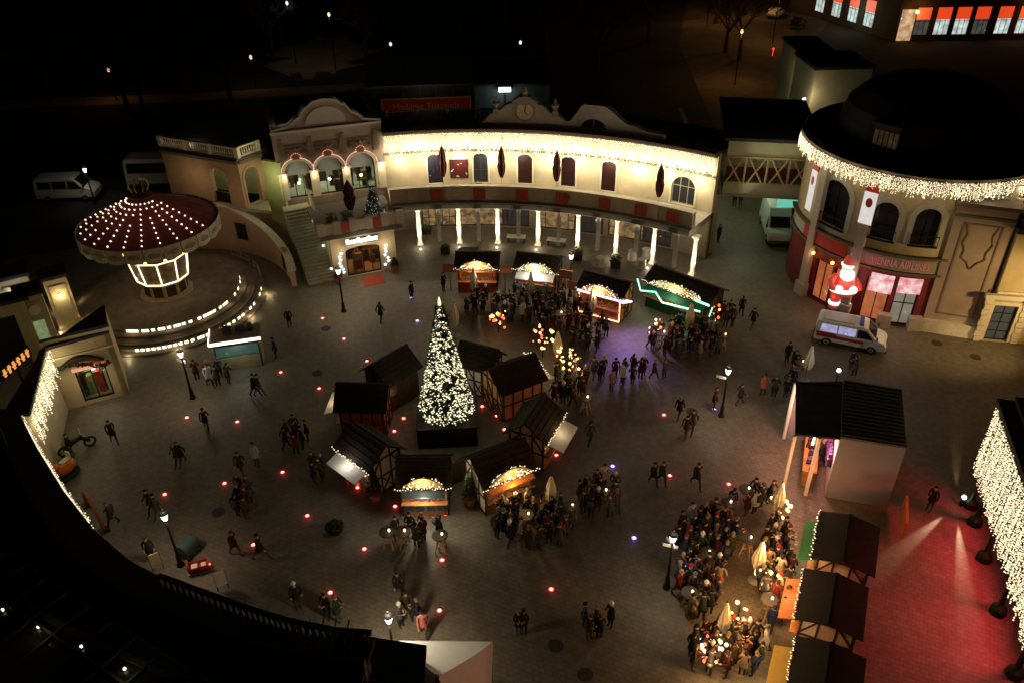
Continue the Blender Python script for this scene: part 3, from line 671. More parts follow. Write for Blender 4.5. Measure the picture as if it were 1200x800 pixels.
for i in (5, 13, 21):
    q = s0 + sd * (.26 * i) + sn * 1.6; lamp('POINT', (q.x, q.y, .174 * i + 1.6), 7, (.9, 1, .6), .12)
tw = thing('corner_house', 'salmon corner house with open arches above a curved wall and a balustrade on its roof', 'building', (-24, 64, 0))
KA = Arc(KC, 9.35, radians(16), radians(128), False)     # outside of the ring wall faces away; its inner face is built with d<0
KI = Arc(KC, 9.35, radians(128), radians(16), True)
def kz(u):
    an = degrees(KI.a0 - u / KI.R)
    return 4.0 if an > 72 else 1.35 + (4.0 - 1.35) * (max(0, an - 16) / 56) ** 1.15
w1, d1 = KI.near(G(281, 287, 1.0)), KI.near(G(330, 312, .6))
kops = [(w1 - .62, w1 + .62, 1.15, 2.75, 0), (d1 - .5, d1 + .5, .1, 2.15, 0)]
mb = MB(); wall(mb, KI, 0, KI.len, 0, 4, .4, kops, 0, .5, kz); mb.build('ring_wall', pinkp, tw, True)
opening(KI, tw, *kops[0], darkgl, wood_d, 'window', 1, 1, -.15, .07, None, mat('salmon_trim', (.42, .25, .17), .8), .14)
opening(KI, tw, *kops[1], darkgl, wood_d, 'door', 0, 2, -.15, .07)
mb = MB(); us = [KI.len * i / 60 for i in range(61)]
for a, b in zip(us, us[1:]): mb.hexa([KI.pt(a, .1, kz(a)), KI.pt(b, .1, kz(b)), KI.pt(b, -.5, kz(b)), KI.pt(a, -.5, kz(a)), KI.pt(a, .1, kz(a) + .12), KI.pt(b, .1, kz(b) + .12), KI.pt(b, -.5, kz(b) + .12), KI.pt(a, -.5, kz(a) + .12)])
mb.build('wall_coping', pale, tw, True)
T0, T1, T2 = (-28.7, 65.6), (-21.6, 62.6), (-20.2, 64.3)
FA, FB = Flat(T0, T1), Flat(T1, T2)
ring = [KI.pt(KI.len * i / 12, -.38, 0) for i in range(0, 8)]
mb = MB(); mb.prism([(q.x, q.y) for q in ring] + [(-19.4, 62.0), T2, T1, T0, (-33, 64)], 3.7, 3.98); mb.build('arcade_floor', mat('stair_stone', (.3, .27, .2)), tw, True)
ua = FA.near(G(270, 235, 4)); ub = FB.near(G(301, 240, 4))
oa, ob = (ua - .85, ua + .85, 4.05, 7.1, .85), (max(.35, ub - .75), min(FB.len - .3, ub + .75), 4.05, 7.2, .7)
mb = MB(); wall(mb, FA, 0, FA.len, 0, 8.05, .45, [oa]); wall(mb, FB, 0, FB.len, 0, 8.05, .45, [ob]); mb.beam((T2[0] - .2, T2[1] + .3, 4.03), (T2[0] - .2, 72, 4.03), .4, 8.05); mb.beam((T0[0] + .2, T0[1] + .5, 4.03), (T0[0] + .2, 72, 4.03), .4, 8.05)
mb.build('wall', mat('salmon_upper', (.44, .3, .18), .85, .12, 1.0, .15, dirt=.25), tw, True)
FC = Flat(T2, (P0.x, P0.y)); mb = MB(); wall(mb, FC, 0, FC.len + .3, 0, 7.4, .4); mb.build('link_wall', mat('green_lit_wall', (.42, .42, .2), .85, .1, 1.0, .1), tw, True)  # greenish light on this wall is put into its plaster colour
mb = MB(); mb.beam((-28, 69.2, 5.5), (-20.8, 66.9, 5.5), .2, 4.5); mb.build('inner_wall', mat('green_lit_plaster', (.45, .46, .22), .85, .1), tw, True)  # plaster coloured green to carry the tint of the lit passage
for fr, o in ((FA, oa), (FB, ob)):
    mb = MB(); out = arch_pts(o[0], o[1], o[2], o[3], o[4]); big = arch_pts(o[0] - .16, o[1] + .16, o[2], o[3] + .16, o[4] + .13)
    for i in range(1, len(out)):
        j = (i + 1) % len(out); mb.hexa([fr.pt(out[i][0], -.02, out[i][1]), fr.pt(out[j][0], -.02, out[j][1]), fr.pt(big[j][0], -.02, big[j][1]), fr.pt(big[i][0], -.02, big[i][1]), fr.pt(out[i][0], .06, out[i][1]), fr.pt(out[j][0], .06, out[j][1]), fr.pt(big[j][0], .06, big[j][1]), fr.pt(big[i][0], .06, big[i][1])])
    mb.build('arch_surround', mat('salmon_trim', (.42, .25, .17)), tw, True)
mb = MB(); fbox(mb, FA, 0, FA.len, 4.0, 4.95, -.33, -.25); mb.build('arch_rail', blackm, tw, True)
mb = MB()
for fr in (FA, FB): fbox(mb, fr, 0 if fr is FA else .1, fr.len, 7.75, 8.0, .003, .2 if fr is FA else .19)
mb.build('cornice', mat('brown_gutter', (.12, .09, .065)), tw, True)
mb = MB(); mb.prism([T0, T1, T2, (-20.2, 72), (-28.7, 72)], 8.06, 8.2); mb.build('roof', zinc, tw, True)
mb = MB(); balustrade(mb, FA, 0, FA.len, 8.2, .85, -.2); balustrade(mb, FB, .2, FB.len, 8.2, .85, -.2); mb.build('balustrade', pale, tw, True)
lamp('POINT', (-24.3, 66.4, 7.2), 40, (1, .95, .5), .15); lamp('POINT', (-21.9, 64.3, 7.0), 60, (1, .97, .8), .15); lamp('POINT', (-19.4, 62.7, 6.3), 50, (.92, 1, .5), .2)
mb = MB(); mb.ball((-21.7, 64.2, 6.9), .25); tag(mb.build('arch_lantern', whiteb), 'white glowing lantern inside the right arch of the corner house', 'lantern')
lamp('POINT', (-22.5, 59.3, 5.4), 55, (1, .7, .45), .3); lamp('POINT', (-26.5, 62.6, 6.2), 40, (1, .72, .45), .3); lamp('POINT', (-26.4, 66.2, 8.5), 18, (1, .85, .55), .1); lamp('POINT', (-20.4, 62.9, 8.6), 14, (1, .85, .55), .1); lamp('POINT', (-18.3, 65.2, 10.4), 8, (1, .85, .55), .1)  # first lamp is an unseen fill added to brighten the salmon wall

# ================================================================== swing carousel on its stepped plinth
PC = (-26.4, 54.6)
pl_ = thing('stepped_plinth', 'round stepped stone plinth with glowing step tiles under the swing carousel', 'plinth', (PC[0], PC[1], 0))
rings = [(7.6, 0, .14), (7.1, .14, .34), (6.6, .34, .54), (6.1, .54, .74), (5.6, .74, .94)]
mb = MB()
for r, z0, z1 in rings: mb.lathe([(r, z0), (r, z1 - .03), (r - .04, z1)], PC[0], PC[1], 64)
mb.build('steps', mat('plinth_stone', (.2, .16, .12), .85, .3, 1.5, .3, dirt=.3), pl_, True)
lit = glow('step_tile_glow', (1, .88, .55), 3.0)
lo = [(157.4 + i * 7, 416 - .002 * i ** 3 * 6 - i * .3) for i in range(12)]
hi = [(141, 398), (146, 398), (141, 401), (146, 402), (150, 403), (162, 399.5), (167, 399.5), (186, 398.5), (191, 398), (210, 395), (216, 395), (253, 378), (258, 376), (263, 374), (268, 371), (272, 364), (276, 360), (279, 357), (283, 345), (285, 338), (282, 330), (281, 325), (200, 397), (224, 393), (234, 389), (247, 383), (176, 399)]
mid = [(299, 339), (297, 356), (293, 361), (286, 374), (281, 379), (275, 383), (269, 387), (262, 390), (256, 393), (249, 397), (243, 400), (302, 345), (289, 370)]
for n, (lst, r, z) in enumerate(((lo, 7.1, .16), (hi, 5.6, .76), (mid, 7.1, .16))):
    for i, q in enumerate(lst):
        a = A(*q, z + .1, PC)
        mb = MB(); mb.arc(PC, r, r + .02, a - .017 * 7.1 / r, a + .017 * 7.1 / r, z, z + .19, 1); mb.build('step_light', lit, pl_, True)
for dg in (-170, -140, -115, -90, -65, -42, -20, 5): lamp('POINT', (PC[0] + 7.7 * cos(radians(dg)), PC[1] + 7.7 * sin(radians(dg)), .3), 18, (1, .8, .45), .1); lamp('POINT', (PC[0] + 6.0 * cos(radians(dg)), PC[1] + 6.0 * sin(radians(dg)), 1.15), 7, (1, .72, .4), .1)
CC = (-26.05, 54.5)
ca = thing('swing_carousel', 'big swing carousel with a dark red canopy studded with white bulbs and painted rounding boards', 'carousel', (CC[0], CC[1], .94))
mb = MB(); n = 10
mb.lathe([(1.95, .94), (1.95, 1.05), (1.6, 1.07), (1.6, 2.15), (1.85, 2.2), (1.85, 2.32)], *CC, n); mb.build('drum', mat('drum_panel', (.36, .3, .2), .6, .2, 3), ca, True)
mb = MB()
for k in range(n):
    a = 2 * pi * (k + .5) / n; ap = 1.6 * cos(pi / n)
    mb.box(CC[0] + (ap + .01) * cos(a), CC[1] + (ap + .01) * sin(a), 1.2, .03, .7, .85, a)
mb.build('drum_door', wood_d, ca, True)
mb = MB()
for k in range(n):
    a, b = 2 * pi * k / n, 2 * pi * (k + 1) / n
    for z, r in ((2.38, 1.88), (4.2, 2.15)): mb.tube([(CC[0] + r * cos(a), CC[1] + r * sin(a), z), (CC[0] + r * cos(b), CC[1] + r * sin(b), z)], .055, 5)
    mb.tube([(CC[0] + 1.88 * cos(a), CC[1] + 1.88 * sin(a), 2.38), (CC[0] + 2.15 * cos(a), CC[1] + 2.15 * sin(a), 4.2)], .055, 5)
mb.build('lit_frame', glow('carousel_tube', (1, .85, .55), 2.0), ca, True)
mb = MB(); mb.lathe([(1.75, 2.34), (2.02, 4.2)], *CC, n); mb.build('mirror_panel', print_mat('carousel_mirror', [(.05, .03, .015), (.16, .09, .03), (.05, .05, .03), (.12, .09, .05)], 2.5), ca, True)
mb = MB()
for k in range(n):
    a = 2 * pi * (k + .5) / n; mb.ball((CC[0] + 2.2 * cos(a), CC[1] + 2.2 * sin(a), 4.4), .14, n=4)
mb.build('gallery_lamp', glow('orange_lamp', (1, .5, .15), 3), ca, True)
mb = MB(); mb.lathe([(.6, 4.2), (.6, 6.5)], *CC, 12); mb.build('mast', stone, ca, True)
NR = 24; RR, ZR, ZA = 4.85, 6.62, 8.7
mb = MB(); o, fs = [], []
prof = [(.5, ZA), (1.6, ZA - .52), (3.2, ZA - 1.28), (RR, ZR)]
for r, z in prof:
    for k in range(NR * 2):
        a = 2 * pi * k / (NR * 2); sag = -.07 if k % 2 else 0
        o.append((CC[0] + r * cos(a), CC[1] + r * sin(a), z + sag * r / RR))
for i in range(3):
    for k in range(NR * 2): fs.append((i * 48 + k, i * 48 + (k + 1) % 48, (i + 1) * 48 + (k + 1) % 48, (i + 1) * 48 + k))
mb.add(o, fs); mb.lathe([(RR, ZR - .02), (4, ZR - .1), (.6, ZR - .1)], *CC, 48, 1)
def stripe_mat():
    m = mat('canopy_canvas', (.15, .026, .02), .8, .3, 2); return m
mb.build('canopy', [stripe_mat(), wood_d], ca, True)
boards = []
for k in range(NR):
    mb = MB(); a, b = 2 * pi * k / NR + .008, 2 * pi * (k + 1) / NR - .008; v = []; m_ = 8
    for i in range(m_ + 1):
        an = a + (b - a) * i / m_; v.append((an, ZR - .78 - .14 * sin(pi * i / m_)))
    P = [(CC[0] + (RR + .02) * cos(an), CC[1] + (RR + .02) * sin(an)) for an, _ in v]; Pi = [(CC[0] + (RR - .05) * cos(an), CC[1] + (RR - .05) * sin(an)) for an, _ in v]
    for i in range(m_):
        mb.hexa([P[i] + (v[i][1],), P[i + 1] + (v[i + 1][1],), Pi[i + 1] + (v[i + 1][1],), Pi[i] + (v[i][1],), P[i] + (ZR + .1,), P[i + 1] + (ZR + .1,), Pi[i + 1] + (ZR + .1,), Pi[i] + (ZR + .1,)])
    boards.append(mb.build('rounding_board', mat('painted_board', (.42, .37, .26), .6, .25, 3, dirt=.2), ca, True))
for k in range(NR):
    mb = MB(); a = 2 * pi * (k + .5) / NR; q = RR + .035; c_ = Vector((CC[0] + q * cos(a), CC[1] + q * sin(a), ZR - .4)); tv = Vector((-sin(a), cos(a), 0))
    ring_ = [c_ + tv * (.42 * cos(t)) + Vector((0, 0, .2 * sin(t))) for t in [2 * pi * i / 14 for i in range(14)]]
    mb.add(ring_ + [c_ + Vector((cos(a), sin(a), 0)) * .02], [(i, (i + 1) % 14, 14) for i in range(14)]); mb.build('painted_scene', mat('board_painting', (.2, .17, .1), .6, .6, 5), boards[k])
mb = MB(); mb.lathe([(.75, ZA - .15), (.8, ZA + .05), (.55, ZA + .35), (.5, ZA + .4)], *CC, 14); crown = mb.build('crown_base', redwood, ca, True)
mb = MB()
for k in range(8):
    a = 2 * pi * k / 8; mb.tube([(CC[0] + r * cos(a), CC[1] + r * sin(a), z) for r, z in ((.5, ZA + .35), (.75, ZA + .75), (.6, ZA + 1.05), (.1, ZA + 1.12))], .03, 5)
mb.build('crown_hoop', mat('brass', (.4, .3, .12), .4, .1, 4, metal=.8), crown)
mb = MB(); mb.octa((0, 0, 0), .075); b0 = None
for k in range(15):
    a = radians(-10 - k * 12.6); a = 2 * pi * round(a / (2 * pi) * NR) / NR
    for j in range(9):
        r = 1.1 + j * .42
        if r > 4.75: continue
        if (k * 7 + j * 3) % 17 == 0: continue
        i = 0 if r < 1.6 else (1 if r < 3.2 else 2); t_ = (r - prof[i][0]) / (prof[i + 1][0] - prof[i][0]); z = prof[i][1] + (prof[i + 1][1] - prof[i][1]) * t_ + .05
        pos = (CC[0] + r * cos(a), CC[1] + r * sin(a), z)
        if b0 is None:
            b0 = mb.build('light_bulb', glow('carousel_bulb', (1, .82, .6), 1.9), ca, False); b0.matrix_parent_inverse = Matrix.Translation((-CC[0], -CC[1], -.94)); b0.location = pos
        else:
            c_ = b0.copy(); COL.objects.link(c_); c_.location = pos
for dg in (-25, -60, -95, -130, -165): lamp('POINT', (CC[0] + 3.2 * cos(radians(dg)), CC[1] + 3.2 * sin(radians(dg)), ZA + .7), 13, (1, .7, .5), .3)
for dg in range(-170, 10, 45): lamp('POINT', (CC[0] + 2.7 * cos(radians(dg)), CC[1] + 2.7 * sin(radians(dg)), 3.3), 12, (1, .58, .25), .15)
rl = thing('metal_railing', 'bright metal railing on the far rim of the carousel plinth', 'railing', (PC[0], PC[1] + 6, .14)); mb = MB()
for a0, a1 in ((20, 38), (44, 62)):
    for z in (.55, .95): mb.tube([(PC[0] + 7.2 * cos(radians(a0 + (a1 - a0) * i / 6)), PC[1] + 7.2 * sin(radians(a0 + (a1 - a0) * i / 6)), .14 + z) for i in range(7)], .03, 6)
    for i in range(3):
        a = radians(a0 + (a1 - a0) * i / 2); mb.tube([(PC[0] + 7.2 * cos(a), PC[1] + 7.2 * sin(a), .14), (PC[0] + 7.2 * cos(a), PC[1] + 7.2 * sin(a), 1.1)], .03, 6)
mb.build('rail', mat('galvanised_steel', (.5, .5, .48), .35, .1, 5, metal=.8), rl, True)
tag(rl, cat='railing')
# ticket booth
bp = G(283, 424); b_an = atan2(-.55, .83)
bo = thing('ticket_booth', 'small carousel ticket booth with a white lit roof edge and a cyan lit counter', 'booth', (bp.x, bp.y, 0), radians(14))
mb = MB(); mb.box(0, .75, 0, 3.0, .08, 2.2); mb.box(-1.46, 0, 0, .08, 1.5, 2.2); mb.box(1.46, 0, 0, .08, 1.5, 2.2); mb.box(0, -.7, 0, 3.0, .08, .95); mb.build('body', mat('booth_panel', (.3, .26, .14), .6, .2, 3), bo)
mb = MB(); mb.box(0, 0, 2.2, 3.3, 1.9, .1); mb.build('roof', mat('booth_roof', (.3, .2, .13), .7, .3, 3), bo)
mb = MB(); mb.box(0, -.98, 2.16, 3.3, .05, .2); mb.box(-1.68, 0, 2.16, .05, 1.9, .2); mb.build('light_strip', glow('booth_strip', (1, .95, .75), 2.5), bo)
mb = MB(); mb.box(0, -.72, 1.05, 2.7, .04, .75); mb.build('counter_screen', lit_window('booth_cyan', [(.02, .06, .06), (.05, .3, .3), (.25, .9, .85), (.04, .1, .06)], .7, 3.5), bo)
mb = MB()
for x in (-1.4, 1.4): mb.tube([(x, -.75, 0), (x, -.75, 2.2)], .04, 6)
mb.build('post', greenm, bo)
mb = MB(); mb.box(-.5, .2, 2.3, .5, .4, .45); mb.box(.35, .3, 2.3, .6, .4, .3); mb.lathe([(.2, 2.3), (.24, 2.6), (.1, 2.85)], 1.0, .2, 8); mb.build('roof_crate', blackm, bo)
lamp('POINT', (bp.x + .3, bp.y - 1.3, 1.9), 30, (.85, 1, .9), .2)

# ================================================================== shop at the left with its icicle front
SA, SB = G(79, 480), G(152, 461); SF = Flat(SA, SB); SL = SF.len; SH = 4.7
sh = thing('corner_shop', 'cream corner shop with a dark arch over its window and an icicle lit side', 'shop', SF.pt(SL / 2, 0, 0))
so = (SL * .3, SL * .78, .25, 2.55, 0)
mb = MB(); wall(mb, SF, 0, SL, 0, SH, .35, [so]); q = SF.pt(SL - .18, 0, 0); q2 = SF.pt(SL - .18, -3.2, 0); mb.beam((q.x, q.y, SH / 2), (q2.x, q2.y, SH / 2), .35, SH)
mb.build('wall', cream2, sh, True)
shopg = lit_window('shop_display', [(.9, .8, .6), (.3, .03, .03), (.9, .9, .75), (.05, .15, .05), (.5, .1, .06), (.03, .03, .03)], .9, 7, 4)
room(SF, sh, so[0] - .3, so[1] + .3, .25, 3.0, 2.4, mat('pale_room2', (.6, .55, .45), .8, .1, 1), 70, (1, .9, .7), 6, 16, [redp, mat('toy_green', (.05, .25, .08), .5), whitep, mat('toy_gold', (.5, .3, .05), .5), blackm])
opening(SF, sh, *so, clearg, blackm, 'shop_window', 1, 0, -.12, .09)
mb = MB(); fbox(mb, SF, so[0] - .1, so[1] + .1, 2.62, 2.85, .003, .16); mb.build('light_box', glow('red_shop_light', (1, .2, .12), .5), sh, True)
mb = MB(); u0_, u1_ = SL * .08, SL * .8
arcp = [(u0_ + (u1_ - u0_) * i / 14, 3.05 + .62 * sin(pi * i / 14)) for i in range(15)]; arci = [(u, z - .28 * sin(pi * i / 14) - .04) for i, (u, z) in enumerate(arcp)]
for i in range(14):
    mb.hexa([SF.pt(arci[i][0], .003, arci[i][1]), SF.pt(arci[i + 1][0], .003, arci[i + 1][1]), SF.pt(arcp[i + 1][0], .003, arcp[i + 1][1]), SF.pt(arcp[i][0], .003, arcp[i][1]), SF.pt(arci[i][0], .3, arci[i][1]), SF.pt(arci[i + 1][0], .3, arci[i + 1][1]), SF.pt(arcp[i + 1][0], .3, arcp[i + 1][1]), SF.pt(arcp[i][0], .3, arcp[i][1])])
mb.build('arch_hood', wood_d, sh, True)
gr = thing('fir_garland', 'dark fir garland with a red bow strung across the corner shop front', 'garland', SF.pt(SL * .5, .3, 2.95)); mb = MB(); R = random.Random(2)
for k in range(260):
    u = SL * .1 + SL * .78 * R.random(); z = 3.05 + .25 * sin((u / SL) * 6) + R.uniform(-.12, .12); p_ = SF.pt(u, .22 + R.uniform(0, .2), z); d_ = Vector((R.uniform(-1, 1), R.uniform(-1, 1), R.uniform(-1, 1))).normalized() * .14; e_ = d_.cross(Vector((0, 0, 1))) * .4
    mb.add([p_ - d_, p_ + e_, p_ + d_, p_ - e_], [(0, 1, 2, 3)])
mb.build('foliage', fir, gr, True)
SS0, SS1 = (-25.95, 34.6), (-27.95, 41.1); SD = Flat(SS0, SS1); DL = SD.len
du_ = SD.near(G(68, 462, .8))
so2 = (max(.5, du_ - .8), min(DL - .3, du_ + .8), .05, 2.4, 0)
mb = MB(); wall(mb, SD, 0, DL, 0, SH, .3, [so2]); mb.build('side_wall', cream, sh, True)
opening(SD, sh, *so2, shopg, blackm, 'door', 1, 1, -.12, .09)
mb = MB(); c1, c2 = SF.pt(SL, -3.4, 0), SF.pt(SL, .12, 0)
mb.prism([tuple(SD.pt(0, .25, 0))[:2], (SA.x + .35, SA.y - .3), tuple(c2)[:2], tuple(c1)[:2], tuple(G(50, 408, 4.9))[:2], tuple(G(2, 486, 4.9))[:2]], SH + .003, SH + .2); mb.build('roof', roofm, sh, True)
mb = MB(); fbox(mb, SF, 0, SL, SH - .95, SH - .85, .003, .1); fbox(mb, SF, -.1, SL + .1, SH + .2, SH + .42, -.3, .1); mb.build('cornice', pale, sh, True)
icicles('icicle_lights', 'thick cream icicle lights hung along the side of the corner shop', 'fairy lights', SD, .05, DL - .1, SH + .05, 1.1, 2.3, .11, .13, .28, creamb, .042)
for u in (.8, 2.6, 4.4, 6.2): lamp('POINT', SD.pt(u, .5, 3.7), 18, (1, .85, .5), .15)
lamp('POINT', SF.pt(SL * .55, .9, 1.9), 22, (1, .85, .6), .2)
lamp('POINT', SF.pt(SL * .1, .7, 4.4), 10, (1, .85, .5), .1)
# blade sign on the far side of the shop
sp = G(27, 452, 3.6); bs = thing('hanging_sign', 'vertical sign with glowing orange strokes behind the corner shop roof', 'sign', (sp.x, sp.y, 2.6))
BS = Flat((sp.x - .1, sp.y - 1.3), (sp.x + .3, sp.y + 1.3)); mb = MB(); fbox(mb, BS, 0, 2.6, 4.9, 5.6, -.08, .08); mb.tube([BS.pt(1.3, 0, 0), BS.pt(1.3, 0, 4.9)], .06, 6); mb.build('board', blackm, bs, True)
mb = MB()
for i in range(6):
    u = .3 + i * .4; fbox(mb, BS, u - .09, u + .09, 5.0, 5.5, .08, .1); fbox(mb, BS, u - .18, u + .16, 5.2 + .1 * (i % 2), 5.28 + .1 * (i % 2), .1, .115)
mb.build('glowing_stroke', glow('orange_stroke', (1, .35, .05), .8), bs, True)
# gate pillars behind
def pillar(name, label, px, py, h, w, cap, lampz=None, lc=(1, .82, .45), face=None):
    g = G(px, py); t = thing(name, label, 'pillar', (g.x, g.y, 0), radians(32)); mb = MB(); mb.box(0, 0, 0, w + .2, w + .2, .4); mb.box(0, 0, .4, w, w, h - .4)
    mb.box(0, -w / 2 - .03, .7, w * .7, .06, h - 1.2); mb.build('shaft', cream2, t); mb = MB(); mb.box(0, 0, h, w + .3, w + .3, .25); mb.build('cap', roofm, t)
    if lampz:
        mb = MB(); mb.lathe([(.07, lampz - .15), (.1, lampz), (.07, lampz + .15)], 0, -w / 2 - .18, 8); mb.build('wall_lamp', glow('pillar_lamp', lc, 3), t)
        c, s = cos(radians(32)), sin(radians(32)); y = -w / 2 - .45; lamp('POINT', (g.x - s * y, g.y + c * y, lampz), 45, lc, .08)
    return t
pillar('gate_pillar', 'tall cream gate pillar washed by a lamp near its top', 84, 384, 4.4, 1.5, True, 3.1)
pillar('gate_pillar', 'broad cream gate pillar at the left edge lit by a white lamp', 40, 392, 5.0, 1.9, True, 3.9, (.9, .92, 1))
t = pillar('clock_pillar', 'cream pillar with a round clock and a glowing greenish panel', 58, 408, 4.6, 1.5, True)
mb = MB(); mb.box(0, -.85, .8, .7, .08, 1.9); mb.build('glowing_panel', lit_window('green_panel', [(.15, .3, .1), (.4, .5, .2), (.05, .1, .05), (.5, .55, .3)], .5, 3), t)
mb = MB(); o_ = [(.38 * cos(2 * pi * i / 20), -.82, 3.55 + .38 * sin(2 * pi * i / 20)) for i in range(20)]; mb.add(o_ + [(x, -.9, z) for x, y, z in o_], [tuple(range(20)), tuple(range(39, 19, -1))] + [(i, (i + 1) % 20, 20 + (i + 1) % 20, 20 + i) for i in range(20)]); mb.build('clock_dial', mat('clock_dial', (.62, .55, .4)), t)
g = G(15, 425); t = thing('gateway', 'cream framed gateway with a dark opening at the left edge behind the pillars', 'gateway', (g.x, g.y, 0), radians(30)); mb = MB()
mb.box(-1.9, 0, 0, 1.0, 1.0, 4.6); mb.box(1.6, 0, 0, .8, 1.0, 4.6); mb.box(-.1, 0, 3.7, 2.7, 1.0, .9); mb.build('frame', cream2, t); mb = MB(); mb.box(-.1, .3, 0, 2.8, .1, 3.7); mb.build('gate_leaf', roofm, t)
mb = MB(); mb.box(-.1, 0, 4.6, 4.9, 1.4, .25); mb.build('cap', roofm, t)
hl = G(42, 405, .6); mb = MB(); mb.ball((hl.x, hl.y, .55), .22); mb.ball((hl.x + .5, hl.y + .2, .6), .2); tag(mb.build('heart_lamp', whiteb), 'white heart shaped glowing lamp at the foot of the gateway', 'lamp'); lamp('POINT', (hl.x + .3, hl.y - .6, .9), 25, (1, .9, .6), .2)
lamp('POINT', (-33, 42, 4.0), 50, (1, .8, .4), .2)

# ================================================================== dark ring building in the foreground
edge = [(20, 480), (45, 527), (75, 575), (110, 620), (150, 655), (200, 682), (250, 700), (300, 718), (345, 732), (400, 743), (440, 746)]
E_ = [G(*q, 5.2) for q in edge]
def off(p, d): v = Vector((p.x - C0[0], p.y - C0[1], 0)).normalized(); return (p.x + v.x * d, p.y + v.y * d)
rb = thing('ring_building', 'dark curved building in the foreground seen onto its stepped roofs', 'building', (E_[5].x, E_[5].y, 0))
def strip(mb, d0, z0, d1, z1, th=.2, ins=0):
    for a, b in zip(E_, E_[1:]):
        p, q, r, s = off(a, d0), off(b, d0), off(b, d1), off(a, d1)
        mb.hexa([p + (z0 - th,), q + (z0 - th,), r + (z1 - th,), s + (z1 - th,), p + (z0,), q + (z0,), r + (z1,), s + (z1,)])
mb = MB(); strip(mb, 0, 5.2, 1.3, 5.3); strip(mb, 1.55, 5.3, 4.2, 5.5); strip(mb, 4.45, 6.9, 7.2, 7.3); strip(mb, 7.4, 7.3, 12.5, 6.4); mb.build('roof', roofm, rb, True)
mb = MB()
for a, b in zip(E_, E_[1:]):
    for d0, d1, z0, z1 in ((.9, 1.2, 0, 5.0), (1.3, 1.55, 4.4, 5.75), (4.2, 4.45, 4.4, 7.05), (7.2, 7.4, 6.2, 7.6)):
        p, q, r, s = off(a, d0), off(b, d0), off(b, d1), off(a, d1); mb.hexa([p + (z0,), q + (z0,), r + (z0,), s + (z0,), p + (z1,), q + (z1,), r + (z1,), s + (z1,)])
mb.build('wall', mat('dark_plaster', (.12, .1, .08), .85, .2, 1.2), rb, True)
mb = MB()
for a, b in zip(E_[5:], E_[6:]):
    for i in range(7):
        t_ = i / 7; x, y = off(a.lerp(b, t_), .35); mb.lathe([(.05, 5.2), (.09, 5.4), (.04, 5.65), (.07, 5.85)], x, y, 6)
    mb.beam(off(a, .35) + (5.92,), off(b, .35) + (5.92,), .2, .12)
mb.build('balustrade', mat('dark_stone', (.06, .052, .045), .8, .2, 2), rb, True)
# icicles seen edge-on along the ring eave
class Poly:
    curved = True
    def __init__(s, pts): s.P = pts; s.L = [0]; [s.L.append(s.L[-1] + (b - a).length) for a, b in zip(pts, pts[1:])]; s.len = s.L[-1]
    def pt(s, u, d, z):
        u = min(max(u, 0), s.len - 1e-4)
        for i in range(len(s.P) - 1):
            if u <= s.L[i + 1]:
                t = (u - s.L[i]) / (s.L[i + 1] - s.L[i]); p = s.P[i].lerp(s.P[i + 1], t); v = Vector((C0[0] - p.x, C0[1] - p.y, 0)).normalized(); return Vector((p.x + v.x * d, p.y + v.y * d, z))
PE = Poly(E_)
icicles('icicle_lights', 'row of cream icicle lights hung under the eave of the dark ring building', 'fairy lights', PE, .3, PE.L[3] - 1.2, 5.1, .8, 1.6, .13, .14, .12, creamb, .045)
for u in (2, 4.5, 7): lamp('POINT', PE.pt(u, .6, 3.9), 17, (1, .85, .5), .15)
# glazed canopy roof with little lights in the lower left corner
cl = thing('glazed_canopy', 'dark glazed canopy roof with small lights in the lower left corner', 'canopy', tuple(G(60, 740, 7)))
a, b = G(-40, 615, 7.2), G(250, 800, 7.2); v = (b - a).normalized(); nrm = Vector((v.y, -v.x, 0)); 
if nrm.y > 0: nrm = -nrm
mb = MB(); mb.prism([tuple(a)[:2], tuple(b + v * 2)[:2], tuple(b + v * 2 + nrm * 9)[:2], tuple(a + nrm * 9)[:2]], 6.9, 7.0); mb.build('glass_roof', mat('dark_roof_glass', (.03, .032, .03), .25, .2, 1), cl, True)
mb = MB(); L_ = (b - a).length
for i in range(12): q = a + v * (L_ * i / 11); mb.beam(q + Vector((0, 0, -.13)), q + nrm * 9 + Vector((0, 0, -.13)), .08, .1)
for i in range(6): q = nrm * (1.5 * i); mb.beam(a + q + Vector((0, 0, -.1)), b + v * 2 + q + Vector((0, 0, -.1)), .1, .12)
mb.build('glazing_bar', mat('canopy_bar', (.1, .09, .075), .6, .2), cl, True)
mb = MB()
for q in ((3, 714), (45, 734), (95, 757), (146, 783), (20, 790)):
    p_ = G(*q, 7.1); mb.ball(p_, .06, n=4)
mb.build('roof_lamp', glow('roof_lamp_glass', (1, .9, .65), 3), cl, True)
for q in ((45, 736), (146, 784)): lamp('POINT', tuple(G(*q, 7.5)), 1.2, (1, .8, .4), .05)
